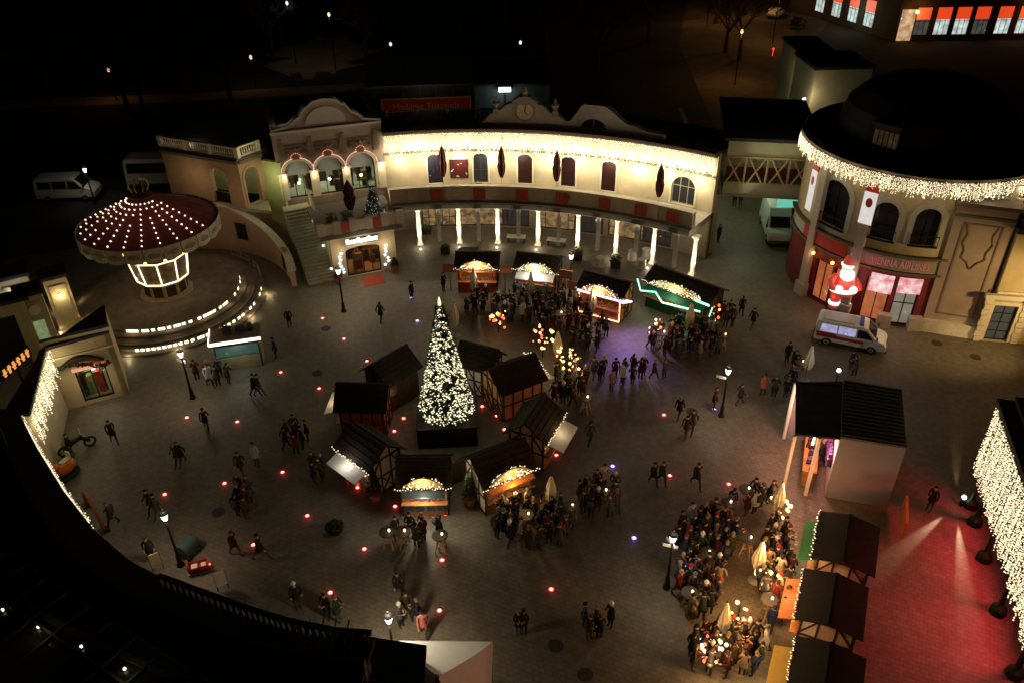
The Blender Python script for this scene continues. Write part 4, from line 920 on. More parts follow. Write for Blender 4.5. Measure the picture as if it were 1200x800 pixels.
# black cabin roof and the white tent at the bottom edge
k_ = [G(398, 742, 4.4), G(497, 757, 4.4), G(492, 830, 4.4), G(370, 830, 4.4)]
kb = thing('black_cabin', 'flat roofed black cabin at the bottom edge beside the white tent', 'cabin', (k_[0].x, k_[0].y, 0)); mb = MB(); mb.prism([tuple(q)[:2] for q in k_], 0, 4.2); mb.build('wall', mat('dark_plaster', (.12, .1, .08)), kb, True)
mb = MB(); c_ = sum(k_, Vector()) / 4; mb.prism([tuple(c_ + (q - c_) * 1.05)[:2] for q in k_], 4.2, 4.4); mb.build('roof', roofm, kb, True)
sc_ = thing('scaffold_railing', 'dark bundle of upright rails on the roof at the bottom edge', 'railing', tuple(G(370, 760, 5.3))); mb = MB()
for i in range(14):
    p_ = G(345 + i * 5, 748 + (i % 3) * 12, 5.3); mb.tube([p_, p_ + Vector((.25, .1, 1.0))], .03, 5)
p_, q_ = G(345, 748, 6.2), G(405, 762, 6.2); mb.beam(p_, q_, .05, .05); mb.build('rail', mat('canopy_bar', (.1, .09, .075)), sc_, True)
a, b = G(468, 750, 2.6), G(577, 751, 2.6); ap = G(513, 792, 4.3); mid_ = (a + b) / 2; dv = Vector((ap.x - mid_.x, ap.y - mid_.y, 0)); c_, d_ = b + dv * 2, a + dv * 2
te = thing('white_tent', 'white pyramid roofed tent at the bottom edge', 'tent', (ap.x, ap.y, 0)); mb = MB(); 
q4 = [a, b, c_, d_]; n = 8
for i in range(4):
    p, q = q4[i], q4[(i + 1) % 4]; o = []; fs = []
    for s in range(n + 1):
        t_ = s / n
        for e in range(n + 1):
            w_ = e / n; base = p.lerp(q, w_); z = 2.6 + 1.7 * t_ ** 1.25; o.append((base.x + (ap.x - base.x) * t_, base.y + (ap.y - base.y) * t_, z))
    for s in range(n):
        for e in range(n): fs.append((s * (n + 1) + e, s * (n + 1) + e + 1, (s + 1) * (n + 1) + e + 1, (s + 1) * (n + 1) + e))
    mb.add(o, fs)
    mb.hexa([p, q, q * 1, p * 1] if False else [p + Vector((0, 0, -.35)), q + Vector((0, 0, -.35)), q.lerp(ap, .01) + Vector((0, 0, -.35)), p.lerp(ap, .01) + Vector((0, 0, -.35)), p, q, q.lerp(ap, .01), p.lerp(ap, .01)])
mb.build('canopy', mat('tent_canvas', (.7, .7, .7), .85, .05, 2), te, True)
for q in q4:
    mb = MB(); r_ = q.lerp(Vector((ap.x, ap.y, q.z)), .03); mb.tube([(r_.x, r_.y, 0), (r_.x, r_.y, 2.6)], .04, 6); mb.build('leg', mat('grey_metal', (.3, .3, .3)), te, True)
mb = MB(); mb.ball((ap.x, ap.y, 4.33), .1); mb.build('finial', whitep, te, True)
def zat(px, py, X, Y):
    d = fw * F + rt * (px - 600) + up * (400 - py); t = hypot(X, Y) / hypot(d.x, d.y); return CAMH + t * d.z
# ================================================================== rotunda at the right
CR = (29.4, 56.9); RR_ = 7.5
RO = Arc(CR, RR_, radians(165), radians(300), False)
ro = thing('rotunda', 'tall cream rotunda with a dark dome, arched windows and a red ground floor', 'building', (CR[0], CR[1], 0))
def ru(px, py, z): return RO.near(G(px, py, z))
def rz_(px, z):      # u on the wall for a picture column at height z
    best = None
    for i in range(400):
        u = RO.len * i / 399; p = RO.pt(u, 0, z); v = p - Vector((0, 0, CAMH)); x = 600 + F * v.dot(rt) / v.dot(fw)
        if best is None or abs(x - px) < best[0]: best = (abs(x - px), u)
    return best[1]
uw_ = [rz_(978, 8), rz_(1038, 8), rz_(1087, 8)]
rops = [(uw_[0] - 1.25, uw_[0] + 1.25, 6.1, 9.5, 1.2), (uw_[1] - .8, uw_[1] + .8, 6.35, 9.1, .8), (uw_[2] - .8, uw_[2] + .8, 6.35, 9.1, .8)]
mb = MB(); wall(mb, RO, 0, RO.len, 5.45, 11.0, .5, rops); mb.build('upper_wall', mat('rotunda_plaster', (.46, .37, .22), .85, .1, 1.2, .15, dirt=.25), ro, True)
for i, o in enumerate(rops):
    opening(RO, ro, *o, darkgl, blackm, 'arched_window', 1, 2, -.25, .09, ['large arched window at the left of the rotunda', None, None][i], mat('rotunda_trim', (.36, .34, .3), .8, .1), .38)
    mb = MB(); fbox(mb, RO, o[0] - .1, o[1] + .1, o[2] + .02, o[2] + .08, .06, .3); fbox(mb, RO, o[0] - .1, o[1] + .1, o[2] + .82, o[2] + .88, .25, .3)
    for k in range(10): fbox(mb, RO, o[0] - .08 + (o[1] - o[0] + .16) * k / 9 - .015, o[0] - .08 + (o[1] - o[0] + .16) * k / 9 + .015, o[2] + .08, o[2] + .82, .26, .29)
    mb.build('balconette', blackm, ro, True)
ud = [rz_(962, 2), rz_(985, 2), rz_(1026, 2), rz_(1060, 2)]
dops = [(ud[0] - .8, ud[0] + .8, .05, 3.3, 0), (ud[1] - .75, ud[1] + .75, .05, 3.3, 0), (ud[2] - .85, ud[2] + .85, .05, 3.5, 0), (ud[3] - .8, ud[3] + .8, .05, 3.5, 0)]
mb = MB(); wall(mb, RO, 0, RO.len, 0, 4.35, .5, dops); mb.build('ground_floor_wall', mat('red_portal_paint', (.13, .018, .016), .6, .2, 2), ro, True)
portal = lit_window('portal_glow', [(.25, .05, .02), (.5, .14, .04), (.06, .015, .01), (.45, .13, .04)], 1.1, 1.5, 5)  # orange light on the doors put into a glow of their own
for i, o in enumerate(dops): opening(RO, ro, *o, portal if i < 3 else lit_window('airline_door', [(.3, .28, .2), (.05, .05, .04), (.45, .4, .3)], .5, 1.5, 5), redwood if i < 3 else blackm, 'door', 1, 1 if i == 3 else 0, -.3, .1)
mb = MB(); fbox(mb, RO, 0, RO.len, 4.36, 5.44, -.4, .1); mb.build('sign_band', mat('rotunda_trim', (.36, .34, .3)), ro, True)
mb = MB(); fbox(mb, RO, 0, RO.len, 5.45, 5.6, .003, .35); fbox(mb, RO, 0, RO.len, 4.2, 4.35, .003, .3); fbox(mb, RO, 0, RO.len, 10.55, 11.2, .003, .45); fbox(mb, RO, 0, RO.len, 11.2, 11.4, -.3, .7); mb.build('cornice', mat('brown_gutter', (.12, .09, .065)), ro, True)
pu = [rz_(944, 1), rz_(992, 1), rz_(1037, 1), rz_(1078, 1) - .3]
for i, u in enumerate(pu):
    mb = MB(); fbox(mb, RO, u - .45, u + .45, 0, 1.0, .003, .55)
    if i < 2: fbox(mb, RO, u - .3, u + .3, 1.0, 10.5, .003, .4)
    mb.build('pilaster', mat('pilaster_stone', (.38, .33, .28), .8, .12, 2.0), ro, True)
ul, ur = rz_(1016, 5), rz_(1096, 5); uc = (ul + ur) / 2
sg = thing('shop_sign', 'curved sign over the rotunda doors reading VIENNA AIRLINES', 'sign', RO.pt(uc, .2, 4.9)); mb = MB(); fbox(mb, RO, ul, ur, 4.5, 5.35, .103, .2); mb.build('board', mat('sign_board', (.3, .24, .2), .6, .1, 3), sg, True)
mb = MB(); letters(mb, RO, 'VIENNA AIRLINES', uc, 4.66, .78, .2, .03, 0, (ur - ul - .5) / 6.55); mb.build('lettering', mat('sign_letter', (.6, .2, .2), .5, .1, 3, emit=(1, .35, .35), es=.12), sg, True)
ue = rz_(965, 4.9); s2 = thing('portal_sign', 'dark red curved sign board with a gilt upper edge over the left rotunda doors', 'sign', RO.pt(ue, .2, 4.9)); mb = MB(); fbox(mb, RO, ue - 2.0, ue + 2.1, 4.45, 5.4, .103, .25); mb.build('board', redp, s2, True); mb = MB(); fbox(mb, RO, ue - 2.05, ue + 2.15, 5.4, 5.44, .11, .3); mb.build('gilt_edge', mat('brass', (.4, .3, .12)), s2, True)
# lit banner on the pilaster, edge banner at the far left
def banner(label, u, z0, z1, w, d):
    t = thing('hanging_banner', label, 'banner', RO.pt(u, d, z0)); mb = MB(); fbox(mb, RO, u - w, u + w, z0, z1, d, d + .06); mb.build('cloth', lit_window('banner_glow', [(.85, .78, .72), (.9, .86, .8), (.8, .5, .45), (.95, .9, .85)], .75, 4, 3), t, True)  # cloth given its own glow so the banner looks lit
    mb = MB()
    mb.v; fpoly(mb, RO, [(u + .26 * w / .5 * cos(2 * pi * k / 16), z1 - .75 + .34 * sin(2 * pi * k / 16)) for k in range(16)], d + .065, d + .07); mb.build('red_emblem', redp, t, True); mb = MB(); fbox(mb, RO, u - w, u + w, z1, z1 + .5, .41, .5); mb.build('red_header', redp, t, True)
banner('lit white banner with a red round emblem hung on the rotunda pilaster', pu[1] + .05, 7.4, 9.7, .42, .45)
banner('lit white banner seen edge-on at the left flank of the rotunda', RO.near(G(957, 215, 8.2)) if False else max(.4, pu[0] - .75), 6.6, 9.6, .3, .5)
for u, lb, w, z0, z1 in ((ud[2] + .15, 'square pink and white glowing poster over the middle rotunda door', .75, 2.5, 3.9), (ud[3], 'pink and white glowing poster over the right rotunda door', .75, 2.75, 3.9)):
    t = thing('glowing_poster', lb, 'poster', RO.pt(u, .2, z0)); mb = MB(); fbox(mb, RO, u - w, u + w, z0, z1, .05, .16); mb.build('light_box', lit_window('pink_poster', [(.8, .12, .16), (1, .8, .75), (.8, .2, .22), (1, .85, .8)], .9, 3.2, 2), t, True)
    lamp('POINT', RO.pt(u, 1.1, 2.6), 34, (1, .6, .5), .2)
for u in (ud[0] - .9, (ud[0] + ud[1]) / 2): 
    mb = MB(); q = RO.pt(u, .3, 3.7); mb.ball(q, .14, n=5); tag(mb.build('portal_lamp', glow('orange_lamp', (1, .5, .15), 3)), 'small orange globe lamp beside the left rotunda doors', 'lamp', 'globe lamps at the red portal'); lamp('POINT', RO.pt(u, .7, 3.5), 16, (1, .45, .15), .1)
for u in (ud[0], ud[1], ud[2]): lamp('POINT', RO.pt(u, -1.6 if False else .9, 1.5), 6, (1, .3, .12), .2)
# roof, dome and dormer
mb = MB(); mb.lathe([(8.1, 11.42), (7.9, 11.6), (5.8, 11.7), (5.7, 12.8), (5.4, 13.7), (4.4, 14.7), (3.0, 15.3), (1.5, 15.6), (.2, 15.7)], *CR, 40); mb.build('dome', mat('dome_red_sheet', (.006, .003, .003), .8, .3, .8, .2), ro, True)
DR = Flat(RO.pt(rz_(1003, 12) - .0, -1.6, 0), RO.pt(rz_(1040, 12), -1.6, 0)); mb = MB(); fbox(mb, DR, 0, DR.len, 11.6, 13.4, -2, 0); fbox(mb, DR, -.15, DR.len + .15, 13.4, 13.6, -2, .2); dm = mb.build('dormer', mat('dormer_paint', (.025, .012, .01), .7, .2), ro, True)
mb = MB()
for k in range(5): fbox(mb, DR, DR.len * (k + .12) / 5, DR.len * (k + .88) / 5, 12.1, 13.1, .003, .03)
mb.build('dormer_window', lit_window('dormer_glass', [(.01, .01, .01), (.1, .04, .01), (.02, .01, .01), (.2, .1, .04)], .2, 2.5, 9), dm)
icicles('icicle_lights', 'thick glittering band of warm icicle lights round the rotunda roof edge', 'fairy lights', RO, rz_(947, 10.8) * 0 + .1, RO.len - .05, 11.2, .75, 1.25, .075, .1, .72, creamb, .042)
for i in range(9): lamp('POINT', RO.pt(RO.len * (i + .5) / 9, 1.15, 10.7), 36, (1, .82, .5), .15)
# illuminated bearded figure in front of the portal: body in one surface, glowing from within
fg = G(978, 362); fig = thing('glowing_winter_figure', 'huge glowing figure with a white beard, red coat and white trim before the rotunda portal', 'light figure', (fg.x, fg.y - .6, 0), radians(-8))
redglow = mat('red_glow_fabric', (.6, .06, .05), .6, .1, 3, emit=(1, .14, .08), es=.2); whiteglow = mat('white_glow_fabric', (.8, .8, .8), .6, .05, 3, emit=(.85, 1, 1), es=1.1); skinglow = mat('skin_glow_fabric', (.7, .45, .35), .6, .05, 3, emit=(1, .6, .45), es=.8)
mb = MB(); mb.lathe([(.9, 0), (.9, .35), (.75, .45)], 0, 0, 16); mb.build('base', blackm, fig)
S = 1.0; mb = MB()
for sx in (-.38, .38): mb.lathe([(.05, .45), (.36, .47), (.4, .7), (.33, .85), (.34, 1.0), (.4, 1.4), (.44, 1.75)], sx, 0, 12, 0, squash=.9)
mb.lathe([(.5, 1.55), (.85, 1.7), (.95, 2.1), (.9, 2.6), (.75, 3.1), (.45, 3.4), (.3, 3.5)], 0, 0, 18, 0, squash=.75)
for sx in (-1, 1): mb.tube([(sx * .62, 0, 3.15), (sx * .98, -.12, 2.75), (sx * .95, -.4, 2.35), (sx * .5, -.68, 2.35)], [.24, .28, .25, .2], 10)
mb.build('coat', redglow, fig, smooth=True)
mb = MB()
for sx in (-.38, .38): mb.lathe([(.4, .78), (.46, .85), (.46, 1.0), (.4, 1.06)], sx, 0, 12, squash=.9)
mb.lathe([(.94, 1.95), (1.03, 2.02), (1.03, 2.2), (.95, 2.28)], 0, 0, 18, squash=.76)
for sx in (-1, 1): mb.ball((sx * .5, -.68, 2.35), .3, n=6)
mb.build('trim', whiteglow, fig, smooth=True)
mb = MB(); mb.ball((0, -.05, 3.75), .45, n=8, sz=1.05); mb.ball((0, -.52, 3.75), .09); 
for sx in (-.16, .16): mb.ball((sx, -.44, 3.88), .05, n=4)
hd = mb.build('head', skinglow, fig, smooth=True)
mb = MB(); mb.lathe([(.06, 2.6), (.36, 2.85), (.54, 3.2), (.54, 3.55), (.42, 3.75)], 0, -.27, 12, squash=.75); mb.build('beard', whiteglow, hd, smooth=True)
mb = MB(); mb.lathe([(.46, 4.0), (.44, 4.2), (.34, 4.5), (.2, 4.7), (.1, 4.8)], 0, 0, 12); hat = mb.build('hat', redglow, hd, smooth=True)
mb = MB(); mb.lathe([(.45, 3.92), (.52, 3.98), (.52, 4.08), (.45, 4.14)], 0, 0, 14); mb.ball((.12, -.05, 4.84), .15); mb.build('hat_trim', whiteglow, hd, smooth=True)
lamp('POINT', (fg.x - .3, fg.y - 1.6, 3.2), 46, (1, .75, .7), .4)
lamp('POINT', RO.pt(rz_(1012, 3), 1.0, 4.2), 16, (1, .1, .1), .1)
# flat block beside the rotunda and the house at the right edge
B0, B1 = G(1080, 386), G(1143, 396); FBk = Flat(B0, B1); BH = 9.6
bk = thing('pilaster_block', 'plain tall cream block with a moulded wall panel beside the rotunda', 'building', FBk.pt(FBk.len / 2, 0, 0))
mb = MB(); fbox(mb, FBk, -.1, FBk.len, 0, BH, -6, 0); mb.build('wall', mat('block_plaster', (.42, .33, .26), .85, .1, 1.0, .15, dirt=.25), bk, True)
mb = MB(); fbox(mb, FBk, -.1, FBk.len, 0, .95, .003, .25); mb.build('plinth', pale, bk, True)
mb = MB(); l, r_ = .55, FBk.len - .55
for a, b, z0, z1 in ((l, l + .1, 1.5, 8.4), (r_ - .1, r_, 1.5, 8.4), (l, r_, 1.5, 1.6), (l, r_, 8.3, 8.4)): fbox(mb, FBk, a, b, z0, z1, .003, .05)
for s in (-1, 1):
    pts = [(FBk.len / 2 + s * (r_ - l) * .5 * f, z) for f, z in ((.8, 8.3), (.62, 7.6), (.75, 7.0), (.55, 6.4), (.6, 5.9), (.25, 5.6), (0, 5.1))]
    for p, q in zip(pts, pts[1:]): mb.beam(FBk.pt(p[0], .03, p[1]), FBk.pt(q[0], .03, q[1]), .09, .06)
mb.build('panel_moulding', mat('dark_moulding', (.2, .15, .11), .8, .1), bk, True)
mb = MB(); fbox(mb, FBk, -.3, FBk.len + .2, BH, BH + .25, -6, .35); fbox(mb, FBk, -.1, FBk.len, BH - .8, BH - .65, .003, .15); mb.build('cornice', mat('brown_gutter', (.12, .09, .065)), bk, True)
mb = MB(); balustrade(mb, FBk, .8, FBk.len + 2, BH + .25, .95, -1.2); mb.build('balustrade', pale, bk, True)
H0, H1 = G(1148, 399), (40.5, 46.2); FH = Flat(H0, H1)
hs = thing('edge_house', 'ochre house at the right edge with quoined door and square window', 'building', FH.pt(FH.len / 2, 0, 0))
hd_, hw, hw2 = FH.near(G(1168, 395, .5)), None, None
hops = [(hd_ - .75, hd_ + .75, .1, 2.9, 0), (hd_ + 1.55, hd_ + 2.7, 4.3, 6.0, 0)]
mb = MB(); wall(mb, FH, 0, FH.len, 0, 8.3, .5, hops); fbox(mb, FH, 0, .5, 0, 8.3, -7, -.5); mb.build('wall', cream2, hs, True)
opening(FH, hs, *hops[0], lit_window('dim_door', [(.05, .06, .05), (.14, .15, .1), (.03, .03, .03)], .6, 2), blackm, 'door', 1, 3, -.2, .08, None, pale, .25)
opening(FH, hs, *hops[1], darkgl, whitep, 'window', 0, 1, -.2, .09, None, pale, .2)
mb = MB()
for s in (-1, 1):
    for k in range(8): fbox(mb, FH, hd_ + s * 1.2 - .2 - .06 * (k % 2), hd_ + s * 1.2 + .2 + .06 * (k % 2), .05 + .42 * k, .42 + .42 * k, .003, .14)
fbox(mb, FH, hd_ - 1.6, hd_ + 1.6, 3.45, 3.75, .003, .3); fbox(mb, FH, 0, FH.len, 3.85, 4.0, .003, .16); fbox(mb, FH, hd_ + 1.4, hd_ + 2.85, 6.25, 6.4, .003, .25)
mb.build('stone_dressing', pale, hs, True)
mb = MB(); c_ = hd_ + 2.1; o_ = [(c_ + .5 * cos(2 * pi * k / 18), 7.1 + .42 * sin(2 * pi * k / 18)) for k in range(18)]; fpoly(mb, FH, o_, .003, .12); ov = mb.build('oval_frame', pale, hs, True)
mb = MB(); fpoly(mb, FH, [(c_ + .38 * cos(2 * pi * k / 18), 7.1 + .31 * sin(2 * pi * k / 18)) for k in range(18)], .12, .13); mb.build('pane', darkgl, ov)
mb = MB(); fbox(mb, FH, -.2, FH.len, 8.3, 8.6, -7, .4); mb.build('roof', roofm, hs, True)
lamp('SPOT', (36.5, 41.0, 6.0), 3600, (1, .66, .26), .3, FBk.pt(.6, 0, 2.5), 80, .8)
lamp('POINT', (33.0, 39.5, 5.5), 120, (1, .48, .14), .3)
# tower block and lit gable behind the rotunda
g = Vector((25.6, 72, 0)); tb = thing('roof_block', 'pale plain block standing behind the rotunda roof', 'building', g); mb = MB(); mb.box(28.9, 74.6, 0, 5.0, 5, 11.9, .04); mb.build('wall', cream, tb, True); mb = MB(); mb.box(28.9, 74.6, 11.9, 5.3, 5.3, .25, .04); mb.build('roof', roofm, tb, True)
mb = MB(); mb.ball((25.9, 71.9, 9.4), .16, n=5); mb.build('wall_lamp', whiteb, tb, True); lamp('POINT', (25.9, 71.0, 9.6), 90, (1, .85, .5), .1)
lf = thing('narrow_gable', 'narrow cream gable wall lit along its left edge beyond the bridge', 'building', (27, 88, 0)); mb = MB(); mb.box(29.0, 82, 0, 3, 6, 11.4, .0); mb.build('wall', cream, lf, True); mb = MB(); mb.prism([(27.3, 78.8), (30.7, 78.8), (30.7, 85.2), (27.3, 85.2)], 11.4, 11.6); mb.build('roof', roofm, lf, True); lamp('POINT', (26.6, 78.4, 8.6), 90, (1, .85, .5), .1)
# ================================================================== bridge over the side passage
W0, W1 = (16.9, 61.3), (23.4, 60.2); BRF = Flat(W0, W1)
br_ = thing('covered_bridge', 'flat roofed covered bridge with pale crossed braces over the side passage', 'bridge', BRF.pt(BRF.len / 2, 0, 5))
mb = MB(); fbox(mb, BRF, 0, BRF.len, 8.4, 9.7, -.4, 0); fbox(mb, BRF, 0, BRF.len, 5.3, 6.2, -.4, 0); fbox(mb, BRF, 0, BRF.len, 6.2, 8.4, -1.2, -1.0); mb.build('wall', mat('lime_wash', (.4, .4, .27), .85, .1, 1.2), br_, True)
mb = MB(); fbox(mb, BRF, 0, BRF.len, 5.1, 5.3, -4.5, .1); mb.build('deck', stone, br_, True)
mb = MB()
for k in range(4):
    a, b = BRF.len * (k + .05) / 4, BRF.len * (k + .78) / 4
    mb.beam(BRF.pt(a, .05, 6.2), BRF.pt(b, .05, 8.3), .14, .12); mb.beam(BRF.pt(b, .1, 6.2), BRF.pt(a, .1, 8.3), .14, .12); u = BRF.len * (k + .9) / 4; mb.beam(BRF.pt(u, .05, 6.2), BRF.pt(u, .05, 8.4), .14, .14)
fbox(mb, BRF, 0, BRF.len, 6.2, 6.32, -.05, .1); fbox(mb, BRF, 0, BRF.len, 8.3, 8.45, .003, .14); mb.build('cross_brace', cream2, br_, True)
mb = MB(); fbox(mb, BRF, .2, BRF.len - .2, 6.3, 7.2, -.99, -.9); mb.build('inner_panel', mat('dull_red_panel', (.12, .03, .025), .8, .3, 1), br_, True)
mb = MB(); fbox(mb, BRF, -.3, BRF.len + .3, 9.7, 9.95, -10, .3); mb.build('roof', roofm, br_, True)
for s, (a, b) in enumerate((((16.6, 61.2), (17.4, 83)), ((24.2, 60.4), (26.4, 84)))):
    mb = MB(); mb.beam(a + (2.6,), b + (2.6,), .4, 5.2); o_ = mb.build('passage_wall', mat('lime_wash', (.4, .4, .27))); tag(o_, ['pale wall along the left side of the passage under the bridge', 'pale wall along the right side of the passage under the bridge'][s], 'wall')
lamp('POINT', (20.6, 66, 4.6), 150, (.75, 1, .6), .3); lamp('POINT', (20, 59.0, 8.2), 14, (1, 1, .6), .3); lamp('POINT', (19.6, 72, 3.5), 70, (.8, 1, .65), .3)
mb = MB(); gs = G(925, 238, 4.0); mb.box(gs.x, gs.y, 3.6, 2.0, .1, .9); t = tag(mb.build('strip_sign', lit_window('green_strip', [(.1, .6, .4), (.5, .9, .8), (.2, .7, .5)], .8, 1.5)), 'green and white glowing sign panel above the parked delivery van', 'sign')

# ================================================================== vehicles
tyre = mat('tyre_rubber', (.02, .02, .02), .9, .2, 6); rim_m = mat('wheel_rim', (.4, .4, .4), .4, .1, 5, metal=.7); carw = mat('white_car_paint', (.72, .72, .7), .3, .04, 2)
def vehicle(name, label, cat, loc, rz, prof, W, wheels, wins, screen, body, stripes=(), extras=None, lit_side=None, lights=True, wr=.34):
    t = thing(name, label, cat, (loc[0], loc[1], 0), rz)
    top = max(z for _, z in prof)
    def hw(z): return W / 2 * (1 - .13 * max(0, (z - 1.0) / max(.5, top - 1.0)))
    mb = MB(); n = len(prof); o = [(x, -hw(z), z) for x, z in prof] + [(x, hw(z), z) for x, z in prof]
    mb.add(o, [tuple(range(n)), tuple(range(2 * n - 1, n - 1, -1))] + [(i, n + i, n + (i + 1) % n, (i + 1) % n) for i in range(n)]); mb.build('body', body, t, bevel=.05)
    for j, w in enumerate(wins):
        for s in (-1, 1):
            mb = MB(); q = [(x, s * (hw(z) + .008), z) for x, z in w]; mb.add(q + [(x, s * (hw(z) - .02), z) for x, z in w], [tuple(range(len(w))), tuple(range(2 * len(w) - 1, len(w) - 1, -1))] + [(i, (i + 1) % len(w), len(w) + (i + 1) % len(w), len(w) + i) for i in range(len(w))])
            mb.build('side_window', (lit_side if (lit_side and s < 0 and j < len(wins) - 1) else darkgl), t)
    (xa, za), (xb, zb) = screen; mb = MB(); nn = Vector((zb - za, 0, xa - xb)).normalized() * .012
    if nn.x < 0: nn = -nn
    q = [Vector((xa, -hw(za) * .86, za)), Vector((xa, hw(za) * .86, za)), Vector((xb, hw(zb) * .86, zb)), Vector((xb, -hw(zb) * .86, zb))]; mb.hexa([p - nn for p in q] + [p + nn for p in q]); mb.build('windscreen', darkgl, t)
    for x in wheels:
        for s in (-1, 1):
            mb = MB(); c, r, w_ = (x, s * (W / 2 - .1), wr), wr, .11; m_ = 16; o = []
            for yy, r2 in ((-w_, r * .8), (-w_, r * .97), (0, r), (w_, r * .97), (w_, r * .8)): o += [(c[0] + r2 * cos(2 * pi * k / m_), c[1] + yy, c[2] + r2 * sin(2 * pi * k / m_)) for k in range(m_)]
            fs = [(i * m_ + k, i * m_ + (k + 1) % m_, (i + 1) * m_ + (k + 1) % m_, (i + 1) * m_ + k) for i in range(4) for k in range(m_)] + [tuple(range(m_)), tuple(range(5 * m_ - 1, 4 * m_ - 1, -1))]
            mb.add(o, fs); wo = mb.build('wheel', tyre, t); mb = MB(); rr = r * .62; yy = c[1] + s * (w_ + .004)
            mb.add([(c[0] + rr * cos(2 * pi * k / 12), yy, c[2] + rr * sin(2 * pi * k / 12)) for k in range(12)] + [(c[0], yy + s * .03, c[2])], [(k, (k + 1) % 12, 12) for k in range(12)]); mb.build('rim', rim_m, wo)
    xf = max(x for x, z in prof); xr = min(x for x, z in prof)
    for s in (-1, 1):
        mb = MB(); mb.box(xf - .02, s * W * .36, .62, .08, .34, .2); mb.build('headlight', mat('headlight_glass', (.6, .6, .6), .1, 0), t)
        mb = MB(); mb.box(xr + .01, s * W * .42, .85, .06, .16, .45); mb.build('tail_light', redp, t)
        mb = MB(); mb.box(screen[0][0] + .05, s * (W / 2 + .1), za + .05, .1, .16, .24); mb.build('wing_mirror', blackm, t)
    for xx in (xf + .02, xr - .02): mb = MB(); mb.box(xx, 0, .3, .12, W * .96, .25); mb.build('bumper', mat('grey_plastic', (.08, .08, .08), .6, .1), t)
    for x0, x1, z0, z1, m in stripes:
        for s in (-1, 1):
            mb = MB(); q = [(x0, z0), (x1, z0), (x1, z1), (x0, z1)]; mb.add([(x, s * (hw(z) + .006), z) for x, z in q] + [(x, s * (hw(z) - .01), z) for x, z in q], [(0, 1, 2, 3), (7, 6, 5, 4), (0, 1, 5, 4), (1, 2, 6, 5), (2, 3, 7, 6), (3, 0, 4, 7)]); mb.build('stripe', m, t)
    if extras: extras(t)
    return t
vp = [(-2.5, .38), (-2.52, 1.0), (-2.42, 1.95), (-2.3, 2.1), (.75, 2.12), (1.05, 2.02), (1.75, 1.28), (2.3, 1.08), (2.48, .85), (2.5, .38)]
vw = [[(-2.15, 1.22), (-1.0, 1.22), (-1.0, 1.85), (-2.1, 1.85)], [(-.9, 1.22), (.3, 1.22), (.3, 1.88), (-.9, 1.88)], [(.42, 1.2), (1.55, 1.2), (1.0, 1.86), (.42, 1.88)]]
def amb_x(t):
    mb = MB(); mb.box(.55, 0, 2.12, .28, 1.2, .14); mb.build('beacon_bar', mat('blue_beacon', (.03, .08, .4), .2, .05), t)
    mb = MB(); mb.box(-1.0, 0, 2.12, 2.2, 1.3, .05); mb.build('roof_panel', mat('grey_roof', (.4, .4, .4), .5, .1), t)
am = (G(958, 399) + G(1022, 411)) / 2
AMB = vehicle('ambulance', 'white ambulance with red stripes and lit side windows parked by the rotunda', 'ambulance', (am.x + .4, am.y + .35), radians(-24), vp, 1.95, (-1.55, 1.55), vw, ((1.72, 1.32), (1.08, 2.0)), carw, [(-2.35, .9, .72, .98, redp), (-2.4, -1.0, 1.0, 1.15, redp)], amb_x, lit_window('ambulance_glow', [(.5, .5, .75), (.12, .03, .05), (.75, .45, .25), (.25, .2, .4)], .9, 4, 4))
AMB.scale = (.93, .92, .86)
vehicle('parked_van', 'white van with dark windows parked at the left beyond the carousel', 'van', (-42.3, 74.4), radians(3), [(x * 1.1, z * 1.1) for x, z in vp], 2.05, (-1.7, 1.75), [[(x * 1.1, z * 1.1) for x, z in w] for w in vw], ((1.9, 1.45), (1.19, 2.2)), carw)
bp_ = [(-4.6, .4), (-4.62, 1.4), (-4.5, 2.75), (-4.3, 2.9), (4.2, 2.9), (4.5, 2.7), (4.62, 1.3), (4.6, .4)]
vehicle('parked_coach', 'white coach with a dark window band parked behind the corner house', 'coach', (-33.1, 77.9), radians(2), bp_, 2.4, (-3.0, 2.8), [[(-4.3, 1.5), (4.1, 1.5), (4.1, 2.5), (-4.25, 2.5)]], ((4.61, 1.4), (4.52, 2.6)), carw, wr=.45)
tp = [(-2.9, .5), (-2.9, 2.75), (.9, 2.75), (1.15, 2.2), (1.75, 1.3), (2.4, 1.15), (2.6, .95), (2.6, .4), (-2.9, .4)]
g = G(909, 284); vehicle('delivery_van', 'white high roofed delivery van parked nose out in the bridge passage', 'van', (g.x + .35, g.y + 1.7), radians(-97), tp, 2.0, (-1.9, 1.7), [[(.95, 1.3), (1.6, 1.3), (1.2, 2.0), (.95, 2.05)]], ((1.74, 1.34), (1.2, 2.12)), carw)
lamp('POINT', (-39, 71.5, 5), 12, (1, .9, .7), .2)
